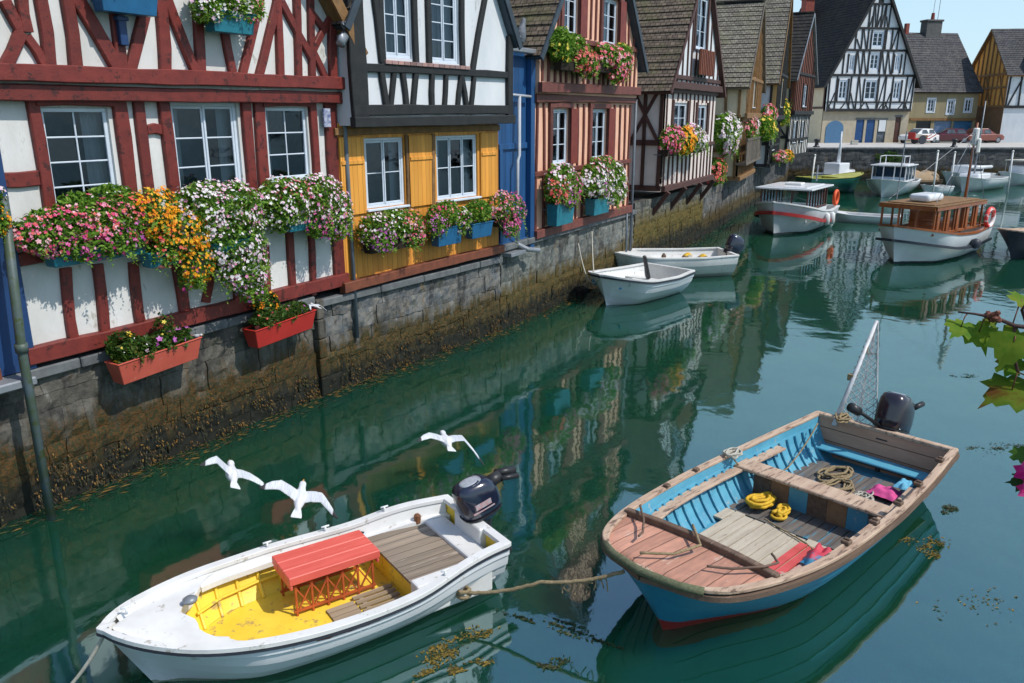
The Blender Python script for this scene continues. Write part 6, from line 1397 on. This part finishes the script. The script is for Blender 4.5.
for bow, st, hb_, fb_, lab, kind in far:
    dd, HH, mm = dinghy('motorboat' if kind != 1 else 'sailing_boat', lab, bow, st, hb_, fb_, 'bwhite' if kind != 3 else 'bwhite_in', 'bwhite_in', .35, 'bwhite_in', None, 0)
    if kind in (0, 2): mb = MB(); mb.box(1.5, 3.3, -.8, .8, .8, 1.55); mb.box(1.6, 3.2, -.84, .84, 1.1, 1.4, 1); mb.build('cabin_body', [M['bwhite'], M['rubber']], dd, bevel=.06)
    if kind == 2: mb = MB(); mb.box(1.2, 3.9, -1, 1, 1.9, 2.0); [mb.tube([(x, y, .8), (x, y, 1.9)], .03, 5) for x in (1.3, 3.8) for y in (-.9, .9)]; mb.build('awning', M['rope_w'], dd)
    if kind == 1:
        mb = MB(); mb.tube([(2.2, 0, .8), (2.25, 0, 6.5)], [.07, .04], 8); mb.build('mast', M['lead'], dd, smooth=True); mb = MB(); mb.tube([(2.2, 0, 1.7), (5.0, 0, 1.65)], .12, 8); mb.build('furled_sail', M['bwhite'], dd, smooth=True); mb = MB(); mb.box(1.3, 3.4, -.7, .7, .85, 1.25); mb.build('cabin_body', M['bwhite'], dd, bevel=.06)

# thin mooring poles
for lab, x, y0, y1, Y in (('tall thin white pole standing left of the cabin cruiser', 810, 190, 156, 60), ('leaning pale pole in front of the quay near the sailing boat', 933, 192, 152, 56), ('thin pole by the quay left of the reddish mast', 950, 190, 153, 62), ('thin pale pole at the right edge by the quay', 1008, 192, 152, 60)):
    a = Vector((0, 0, CAMH))+ray(x, y0)*(Y/ray(x, y0).y); b_ = Vector((0, 0, CAMH))+ray(x+5, y1)*(Y/ray(x, y1).y); mb = MB(); a.z = -.6; mb.tube([a, b_], .06, 7)
    mb.lathe([(.07, 0), (.09, .05), (.05, .12), (0, .14)], 8, T=Matrix.Translation(b_)); tag(mb.build('mooring_pole', M['white_fender'], smooth=True), lab, 'pole', 'mooring poles')

# ================================================================== GULLS
m, nt, b = newmat('gull plumage'); M['gull'] = m
sp = _n(nt, 'ShaderNodeSeparateXYZ'); tc = _n(nt, 'ShaderNodeTexCoord'); nt.links.new(tc.outputs['Object'], sp.inputs[0])
ab = _n(nt, 'ShaderNodeMath', operation='ABSOLUTE'); nt.links.new(sp.outputs[1], ab.inputs[0])
rt_ = ramp(nt, [(.05, (.72, .72, .71)), (.12, (.55, .57, .60)), (.36, (.66, .67, .68)), (.425, (.66, .67, .68)), (.435, (.02, .02, .022))]); nt.links.new(ab.outputs[0], rt_.inputs[0])
rn = ramp(nt, [(.35, (1, 1, 1)), (.65, (.66, .69, .75))]); nt.links.new(nz(nt, coords(nt, (1.2, 9, 1)), 9), rn.inputs[0])
nt.links.new(mixc(nt, 1.0, rt_.outputs[0], rn.outputs[0], 'MULTIPLY'), b.inputs['Base Color']); b.inputs['Roughness'].default_value = .7
M['beak'] = mat('yellow beak', (.75, .36, .03), (.6, .25, .02), 8, .5); M['eye'] = mat('black eye', (.005, .005, .005), None, 5, .2)
def fused(name, mb, m_, parent, voxel=.008, smooth=True):
    o = mb.build(name, m_, parent)
    rm = o.modifiers.new('fuse', 'REMESH'); rm.mode = 'VOXEL'; rm.voxel_size = voxel; rm.use_smooth_shade = smooth
    sm = o.modifiers.new('soft', 'SMOOTH'); sm.iterations = 3; sm.factor = .5
    return o
def gull(label, loc, heading, roll, pitch, left, right, s=1.0, folded=False, group='gulls over the canal'):
    """body along +x (head first); left/right = wing joints (x, y, z) from root to tip; wingspan about 1 m"""
    g = thing('gull', label, 'gull', loc, 0, group); g.rotation_euler = (roll, pitch, heading); g.scale = (s, s, s)
    mb = MB()
    def ell(x, ry, rz, z, n=14): return [(x, ry*math.cos(2*PI*j/n), z+rz*math.sin(2*PI*j/n)) for j in range(n)]
    mb.loft([ell(x, ry*1.22, rz*1.15, z) for x, ry, rz, z in ((-.20, .012, .010, .0), (-.15, .035, .03, .0), (-.08, .055, .052, -.003), (0, .068, .062, -.005), (.07, .06, .055, 0), (.12, .043, .042, .012), (.155, .036, .036, .022), (.185, .039, .039, .03), (.215, .034, .034, .03), (.237, .018, .02, .026), (.243, .004, .005, .025))], True, True)
    tail = [[(-.14, -.035, .004), (-.14, .035, .004), (-.14, .035, -.010), (-.14, -.035, -.010)], [(-.24, -.062, .004), (-.24, .062, .004), (-.24, .062, -.012), (-.24, -.062, -.012)], [(-.30, -.07, .002), (-.30, .07, .002), (-.30, .07, -.010), (-.30, -.07, -.010)]]
    mb.loft(tail, True, True)
    if not folded:
        for w_ in (left, right):
            rings = []
            for k, (p, ch) in enumerate(w_):
                n = 10; th = .020 if k == 0 else .014 if k < len(w_)-1 else .009
                rings.append([(p[0]+ch*(.5*math.cos(2*PI*j/n)-.12), p[1], p[2]+th*math.sin(2*PI*j/n)+.012*math.cos(2*PI*j/n)) for j in range(n)])
            mb.loft(rings, True, True)
    else:
        for sgn in (1, -1):
            mb.loft([[(x, sgn*(y+.012*math.cos(a)), z+h_*math.sin(a)) for a in [2*PI*j/10 for j in range(10)]] for x, y, z, h_ in ((.09, .045, .01, .02), (.0, .062, .012, .045), (-.12, .045, .012, .036), (-.24, .015, .01, .016))], True, True)
    fused('body', mb, M['gull'], g)
    mb = MB(); mb.loft([[(x, r_*math.cos(2*PI*j/8), .024-dz+r_*1.2*math.sin(2*PI*j/8)) for j in range(8)] for x, r_, dz in ((.232, .013, 0), (.262, .009, .001), (.283, .006, .006), (.29, .002, .012))], True, True); mb.build('beak', M['beak'], g, smooth=True)
    for sgn in (1, -1):
        mb = MB(); mb.lathe([(0, -.006), (.005, -.003), (.006, 0), (.005, .003), (0, .006)], 8, T=Matrix.Translation((.208, sgn*.031, .04))); mb.build('eye', M['eye'], g, smooth=True)
        mb = MB()
        if folded: mb.tube([(.0, sgn*.025, -.05), (.01, sgn*.025, -.13)], .006, 6); mb.box(.0, .045, sgn*.025-.018, sgn*.025+.018, -.137, -.13)
        else: mb.tube([(-.06, sgn*.022, -.045), (-.17, sgn*.022, -.035)], .007, 6); mb.box(-.24, -.17, sgn*.022-.014, sgn*.022+.014, -.04, -.031)
        mb.build('foot', M['beak'], g)
    return g
def wing(sgn, up=0.0, sweep=.04, bend=0.0, drop=0.0):
    return [((.02, sgn*.03, .02), .18), ((.05, sgn*.14, .03+up*.4), .165), ((.055-bend*.1, sgn*.26, .035+up), .15), ((.02-sweep-bend*.6, sgn*.37, .03+up*1.1-drop*.5), .115), ((-.03-sweep*1.6-bend, sgn*.455, .02+up*1.15-drop), .07), ((-.05-sweep*2-bend*1.1, sgn*.505, .015+up*1.15-drop*1.3), .015)]
gull('white gull in flight, leftmost of the three, nearest the weedy stone wall', along(232, 474, 11.0), R(116), R(28), R(-14), wing(1, .10, .06), wing(-1, -.04, .02), 1.0)
gull('white gull in flight with yellow legs trailing just above the white boat', along(300, 498, 10.4), R(92), R(14), R(-26), wing(1, .13, .0), wing(-1, -.02, .09), .98)
gull('white gull banking with its right wing bent down over the yellow reflection', along(446, 441, 12.6), R(112), R(14), R(-8), wing(1, .02), wing(-1, .03, .05, .26, .14), 1.05)
tp = F1.px(197, 336, .45); p = F1.w(tp[0], -.45, tp[1])
gull('small white bird perched on the right end of the coral red trough', p+Vector((0, 0, .0)), R(-20), 0, R(-8), None, None, .48, True, 'birds perched on the troughs')
tp = F1.px(315, 306, .45); p = F1.w(tp[0], -.45, tp[1])
gull('white bird with drooping wings at the right end of the bright red trough', p, R(150), R(8), R(-10), wing(1, .0, .05, .1, .10), wing(-1, -.02, .05, .12, .16), .5, False, 'birds perched on the troughs')
# grey bird on the roof above the blue house
tp = F3.px(520, 33, .0); g = F3.thing('pigeon', 'large grey bird perched on the tiled roof above the blue house', 'bird', .62, -.28, 7.12)
mb = MB(); n = 14
prof = ((0.02, 0, .06, .03), (.02, .03, .12, .05), (.01, .12, .15, .09), (.0, .25, .15, .10), (.03, .36, .12, .085), (.07, .44, .075, .06), (.10, .50, .07, .062), (.12, .55, .065, .06), (.11, .60, .02, .02))
mb.loft([[(cx+rx*math.cos(2*PI*j/n), ry*math.sin(2*PI*j/n), z+.08) for j in range(n)] for cx, z, rx, ry in prof], True, True)
mb.loft([[(-.10-.12*k, -.06+.02*k, .22-.08*k), (-.10-.12*k, .06-.02*k, .22-.08*k), (-.08-.12*k, .06-.02*k, .26-.08*k), (-.08-.12*k, -.06+.02*k, .26-.08*k)] for k in range(3)], True, True)
fused('body', mb, mat('slate grey plumage', (.16, .18, .21), (.09, .10, .12), 8, .7), g, .012)
mb = MB(); mb.loft([[(x, r_*math.cos(2*PI*j/8), .63+r_*math.sin(2*PI*j/8)) for j in range(8)] for x, r_ in ((.17, .03), (.22, .02), (.27, .004))], True, True); mb.build('beak', M['gmetal'], g)
mb = MB(); mb.tube([(0, .04, .1), (.02, .04, -.02)], .012, 6); mb.tube([(0, -.04, .1), (.02, -.04, -.02)], .012, 6); mb.build('foot', M['gmetal'], g)

# ================================================================== ON THE FAR QUAY
def car(label, X, Y, rz, paint, s=1.0):
    o = thing('parked_car', label, 'car', (X, Y, 2.8), rz, 'cars parked on the quay'); o.scale = (s, s, s)
    mb = MB(); sec = [(-2.0, .35, .62, .70), (-1.95, .3, .80, .80), (-1.2, .25, .88, .84), (.9, .25, .90, .84), (1.7, .28, .84, .82), (2.0, .32, .70, .74)]
    mb.loft([[(x, -w_, z0), (x, w_, z0), (x, w_, z1-.08), (x, w_-.08, z1), (x, -w_+.08, z1), (x, -w_, z1-.08)] for x, z0, z1, w_ in sec], True, True); mb.build('body', paint, o, bevel=.04, seg=2)
    mb = MB(); mb.loft([[(x0, -.76, .87), (x0, .76, .87), (x1, .60, z), (x1, -.60, z)] for x0, x1, z in ((-1.75, -1.3, .89), (-1.55, -1.15, 1.38), (.25, .15, 1.42), (1.05, 1.0, .90))], True, True); mb.build('roof', paint, o, bevel=.05, seg=2)
    for x0, x1, zz in ((-1.35, -.5, 0), (-.4, .45, 0)):
        for sg in (1, -1): mb = MB(); mb.poly([(x0, sg*.765, .93), (x1, sg*.765, .93), (x1-.1, sg*.66, 1.30), (x0+.2, sg*.66, 1.30)]); mb.build('side_window', M['room'], o, fix=False)
    mb = MB(); mb.poly([(.98, -.6, .95), (.98, .6, .95), (.32, .52, 1.38), (.32, -.52, 1.38)]); mb.build('windscreen', M['room'], o, fix=False)
    for x in (-1.25, 1.25):
        for sg in (1, -1):
            mb = MB(); T = Matrix.Translation((x, sg*.74, .31)) @ Matrix.Rotation(R(90), 4, 'X'); mb.lathe([(.2, -.1), (.31, -.09), (.31, .09), (.2, .1)], 16, T=T); wh = mb.build('wheel', M['rubber'], o); mb = MB(); mb.lathe([(.0, -.105), (.19, -.105), (.19, .105), (0, .105)], 12, T=T); mb.build('rim', M['lead'], wh)
    for sg in (1, -1):
        mb = MB(); mb.box(1.93, 2.0, sg*.55-.14, sg*.55+.14, .58, .72); mb.build('headlight', M['winwhite'], o, bevel=.02); mb = MB(); mb.box(-2.0, -1.94, sg*.6-.1, sg*.6+.1, .62, .78); mb.build('tail_light', M['redpl2'], o)
    return o
car('white hatchback parked beside the yellow house', 40.6, 82.4, R(205), mat('white car paint', (.75, .75, .75), (.7, .7, .7), 3, .2, coat=.5))
car('dark maroon car parked in front of the shop fronts', 44.0, 83.2, R(170), mat('maroon car paint', (.10, .012, .02), (.08, .01, .016), 3, .2, coat=.5))
car('rust red car parked at the right of the maroon one', 47.2, 83.0, R(10), mat('rust car paint', (.22, .06, .045), (.18, .05, .035), 3, .25, coat=.5))
o = thing('handcart', 'red handcart loaded with crates in front of the white hatchback', 'cart', (39.2, 79.5, 2.8), R(15))
mb = MB(); mb.box(-.9, .9, -.45, .45, .45, .55); mb.box(-.9, -.84, -.45, .45, .55, 1.1); mb.bar((.9, -.3, .5), (1.7, -.3, .9), .06, .06); mb.bar((.9, .3, .5), (1.7, .3, .9), .06, .06); mb.build('bed', M['redpl2'], o)
mb = MB(); mb.box(-.7, .0, -.35, .35, .555, .95); mb.build('crate', M['rope_w'], o, bevel=.02); mb = MB(); mb.box(.08, .7, -.35, .35, .555, .85); mb.build('crate', M['oak'], o, bevel=.02)
for sg in (1, -1): mb = MB(); mb.lathe([(.1, -.04), (.42, -.04), (.42, .04), (.1, .04)], 16, T=Matrix.Translation((0, sg*.52, .42)) @ Matrix.Rotation(R(90), 4, 'X')); mb.build('wheel', M['rubber'], o)
for k, (x, lab) in enumerate(((26.6, 'black mooring bollard on the quay in front of the white gable house'), (38.6, 'black mooring bollard on the quay in front of the yellow house'), (52.5, 'black mooring bollard on the quay at the right edge'))):
    mb = MB(); mb.lathe([(.28, 0), (.30, .06), (.17, .12), (.15, .42), (.25, .5), (.27, .62), (.18, .70), (0, .72)], 16); q = tag(mb.build('bollard', M['gmetal'], smooth=True), lab, 'bollard', 'bollards on the quay'); q.location = (x, 71.9, 2.8)
mb = MB(); mb.box(-.3, .3, -.2, .2, 0, .35); mb.box(-.32, .32, -.22, .22, .352, .40); q = tag(mb.build('fish_box', M['rope_w'], bevel=.02), 'small pale fish box on the quay by the blue doors', 'box'); q.location = (32.4, 78, 2.8)
# ivy on the quay wall
def ivy(label, x, z, w_, h_, n, seed):
    r = random.Random(seed); mb = MB()
    for i in range(n):
        u, v_ = r.gauss(0, .4), r.gauss(0, .4); p = FQ.w(x+u*w_, -.1-r.uniform(0, .15), z+v_*h_); s_ = r.uniform(.06, .13); a = r.uniform(0, 6)
        mb.poly([p+Vector((math.cos(a+k*PI/2)*s_, jit(.04), math.sin(a+k*PI/2)*s_)) for k in range(4)])
    tag(mb.build('ivy', M['leaf_dark'], fix=False), label, 'plant')
ivy('patch of green ivy on the dark quay wall left of the sailing boat', 8.6, 2.0, 1.3, .5, 240, 3)

# ================================================================== FLOATING WEED, VINE
def weed_patch(label, x, y, w_, l_, rot, n, seed, cols):
    r = random.Random(seed); c_ = at(x, y); mb = MB(); sp_ = [(r.gauss(0, .35), r.gauss(0, .35), r.uniform(.05, .2)) for k in range(7)]
    for i in range(n):
        u, v_, q = r.choice(sp_); u += r.gauss(0, q); v_ += r.gauss(0, q); dx, dy = u*l_, v_*w_
        p = c_ + Vector((dx*math.cos(rot)-dy*math.sin(rot), dx*math.sin(rot)+dy*math.cos(rot), .004)); a = r.uniform(0, 6); s_ = r.uniform(.012, .035); d = Vector((math.cos(a), math.sin(a), 0))*s_; e = Vector((-d.y, d.x, 0))*.4
        mb.poly([p-d, p+e+Vector((0, 0, r.uniform(0, .012))), p+d, p-e+Vector((0, 0, .006))])
    return tag(mb.build('floating_weed', cols, fix=False), label, 'seaweed', 'floating seaweed clumps', 'stuff')
wc = leafmat('floating weed', [(.10, .07, .012), (.18, .12, .02), (.05, .05, .012), (.25, .17, .03)], .5, .1); wg = leafmat('green weed', [(.03, .04, .015), (.06, .07, .02), (.02, .025, .01)], .5, .1)
weed_patch('brown seaweed clump floating beside the white boat near the lower edge', 442, 655, .3, .8, R(35), 420, 1, wc)
weed_patch('small yellow seaweed clump just right of the larger brown clump', 463, 668, .16, .3, R(20), 130, 2, wc)
weed_patch('dark seaweed strand below the slack mooring rope', 556, 628, .12, .9, R(-28), 260, 3, wg)
weed_patch('faint weed strand on the blue water near the lower edge', 550, 668, .3, .22, R(80), 120, 4, wg)
weed_patch('yellow green weed trailing by the stern quarter of the blue boat', 928, 546, .3, .4, R(40), 260, 5, wc)
weed_patch('weed clinging under the right rail of the blue boat', 946, 508, .2, .3, R(60), 160, 6, wg)
weed_patch('scattered leaves floating below the vine', 1004, 449, .4, .9, R(10), 150, 7, wg)
weed_patch('specks of weed left of the engine of the blue boat', 968, 377, .2, .5, R(0), 70, 8, wg)
weed_patch('pale scum and leaf bits at the right edge', 985, 600, .7, .9, R(15), 60, 9, wc)

def vine_leaf(mb, c, nrm, up, s_, seed, mi=0):
    """lobed leaf, five points, cupped, drawn as a fan of quads around the mid rib"""
    r = random.Random(seed); nrm = nrm.normalized(); x = up.cross(nrm).normalized(); y = nrm.cross(x)
    out = [(0, -.35), (.18, -.52), (.48, -.42), (.40, -.18), (.72, -.12), (.58, .10), (.62, .38), (.34, .36), (.24, .58), (.10, .62), (0, .92)]
    pts = out + [(-a, b_) for a, b_ in out[-2:0:-1]]; n = len(pts); idx = []
    def P(a, b_, k=1): 
        a *= 1+r.uniform(-.08, .08); b_ *= 1+r.uniform(-.06, .06)
        return c + (x*a + y*b_)*s_ + nrm*s_*(-.28*(a*a+b_*b_) + .10*abs(a) + .04*noise.noise(Vector((a*3+seed, b_*3, 0))))
    inner_ = [mb.vert(P(a*.5, b_*.5)) for a, b_ in pts]; outer_ = [mb.vert(P(a, b_)) for a, b_ in pts]; ci = mb.vert(c)
    for k in range(n):
        j = (k+1) % n; mb.face((inner_[k], inner_[j], outer_[j], outer_[k]), mi); mb.face((ci, inner_[j], inner_[k]), mi)
def leafsurf(name, c1, c2, edge):
    m, nt, b = newmat(name); v = coords(nt); r = ramp(nt, [(.38, c1), (.55, c2), (.66, edge)]); nt.links.new(nz(nt, v, 9, 6, .6), r.inputs[0])
    g = _n(nt, 'ShaderNodeNewGeometry'); mr = _n(nt, 'ShaderNodeMapRange'); mr.inputs[3].default_value = .7; mr.inputs[4].default_value = 1.35; nt.links.new(g.outputs['Random Per Island'], mr.inputs[0])
    vm = _n(nt, 'ShaderNodeVectorMath', operation='SCALE'); nt.links.new(r.outputs[0], vm.inputs[0]); nt.links.new(mr.outputs[0], vm.inputs['Scale'])
    nt.links.new(vm.outputs[0], b.inputs['Base Color']); b.inputs['Roughness'].default_value = .65; b.inputs['Specular IOR Level'].default_value = .12; t = _n(nt, 'ShaderNodeBsdfTranslucent'); nt.links.new(vm.outputs[0], t.inputs[0])
    mx = _n(nt, 'ShaderNodeMixShader'); mx.inputs[0].default_value = .42; nt.links.new(b.outputs[0], mx.inputs[1]); nt.links.new(t.outputs[0], mx.inputs[2]); nt.links.new(mx.outputs[0], nt.nodes['Material Output'].inputs[0]); return m
VL = leafsurf('vine leaf', (.09, .20, .015), (.20, .27, .025), (.20, .085, .02))
D = 3.0; va = lambda x, y, d=D: along(x, y, d)
vn = thing('vine', 'hanging vine with lobed green and rusty leaves reaching in from the right edge', 'plant', va(1120, 420, D))
vo = Vector(vn.location)
mb = MB(); stem = [va(958, 312), va(975, 314), va(996, 318), va(1015, 326), va(1050, 330), va(1110, 370), va(1180, 520, 3.0), va(1230, 760, 2.9), va(1250, 1150, 2.9)]
mb.tube([p-vo for p in stem], [.003, .004, .006, .007, .008, .012, .016, .022, .03], 7)
br = [va(1015, 326), va(1012, 350), va(1018, 372)]; mb.tube([p-vo for p in br], .005, 6); mb.tube([p-vo for p in (va(1030, 335), va(1022, 310), va(1030, 295))], .005, 6); mb.build('stem', M['brownwood'], vn, smooth=True)
mb = MB(); toC = Vector((0, 0, CAMH))
for k, (x, y, px_, ang, d_) in enumerate(((961, 327, 15, 205, 0), (979, 332, 18, 168, .03), (1014, 342, 24, 190, -.02), (1010, 364, 17, 150, .05), (1012, 390, 27, 215, .0), (1040, 345, 22, 180, .04), (1022, 300, 15, 60, .05), (1060, 310, 26, 10, .1), (1060, 400, 34, 160, .08), (1090, 360, 34, 40, .05), (990, 322, 8, 90, .02), (1085, 430, 34, 200, 0), (1120, 400, 36, 80, .1))):
    c_ = va(x, y, D+d_); s_ = px_*1.5*D/FPX; a = R(ang); nv = (toC-c_).normalized()*.8 + Vector((.25, .1, .6)); u_ = Vector((math.sin(a), .15, math.cos(a)))
    vine_leaf(mb, c_-vo, nv + Vector((jit(.4), jit(.3), jit(.3))), u_, s_*.86, k+40)
    st = min((va(x0+(x1-x0)*u, y0+(y1-y0)*u) for (x0, y0), (x1, y1) in (((958, 312), (996, 318)), ((996, 318), (1030, 328)), ((1015, 326), (1018, 372)), ((1030, 328), (1110, 370))) for u in (0, .25, .5, .75, 1)), key=lambda p: (p-c_).length)
    sk = MB(); md = (st+c_)/2+Vector((0, 0, .012)); sk.tube([st-vo, md-vo, c_-vo], .0022, 5); sk.build('stalk', M['rustwood'], vn, smooth=True)
mb.build('leaves', VL, vn, smooth=True, fix=False)
mb = MB()
for k in range(14): c_ = va(993+jit(5), 316+jit(4)) - vo; mb.lathe([(0, -.010), (.009, -.004), (.010, .004), (0, .011)], 6, T=Matrix.Translation(c_+Vector((0, jit(.015), 0))) @ Matrix.Rotation(rnd.random()*3, 4, 'X'))
mb.build('withered_bud', M['rustwood'], vn)
fl = thing('flower_sprig', 'magenta blossoms with dark leaves at the lower right edge under the vine', 'flower', va(1075, 500)); fo_ = Vector(fl.location)
mb = MB(); mb.tube([p-fo_ for p in (va(1012, 474), va(1030, 480), va(1060, 500), va(1120, 640), va(1180, 1000))], [.003, .004, .006, .009, .014], 6); mb.build('stem', M['leaf_dark'], fl)
mb = MB(); r = random.Random(4)
for (x, y) in ((1026, 472), (1030, 490), (1040, 478), (1040, 500), (1052, 485)):
    c_ = va(x, y, D+r.uniform(-.04, .04))-fo_
    for k in range(6):
        a = k*PI/3+r.uniform(-.2, .2); nrm = (toC-fo_-c_).normalized(); x_ = nrm.orthogonal().normalized(); y_ = nrm.cross(x_); d_ = x_*math.cos(a)+y_*math.sin(a); e = nrm.cross(d_); s_ = .034
        mb.poly([c_, c_+d_*s_*.6+e*s_*.4+nrm*.012, c_+d_*s_*1.15+nrm*r.uniform(-.01, .01), c_+d_*s_*.6-e*s_*.4+nrm*.012])
mb.build('blossoms', leafmat('magenta petals', [(.72, .03, .22), (.62, .02, .20), (.78, .08, .30)], .5, .4), fl, fix=False)
mb = MB(); [vine_leaf(mb, va(x, y)-fo_, (toC-va(x, y)).normalized()+Vector((0, 0, .5)), Vector((math.sin(a), 0, math.cos(a))), .05, k) for k, (x, y, a) in enumerate(((1021, 455, .3), (1035, 460, 2), (1045, 515, 4), (1060, 470, 1), (1022, 482, 5)))]; mb.build('leaves', M['leaf_dark'], fl, fix=False)
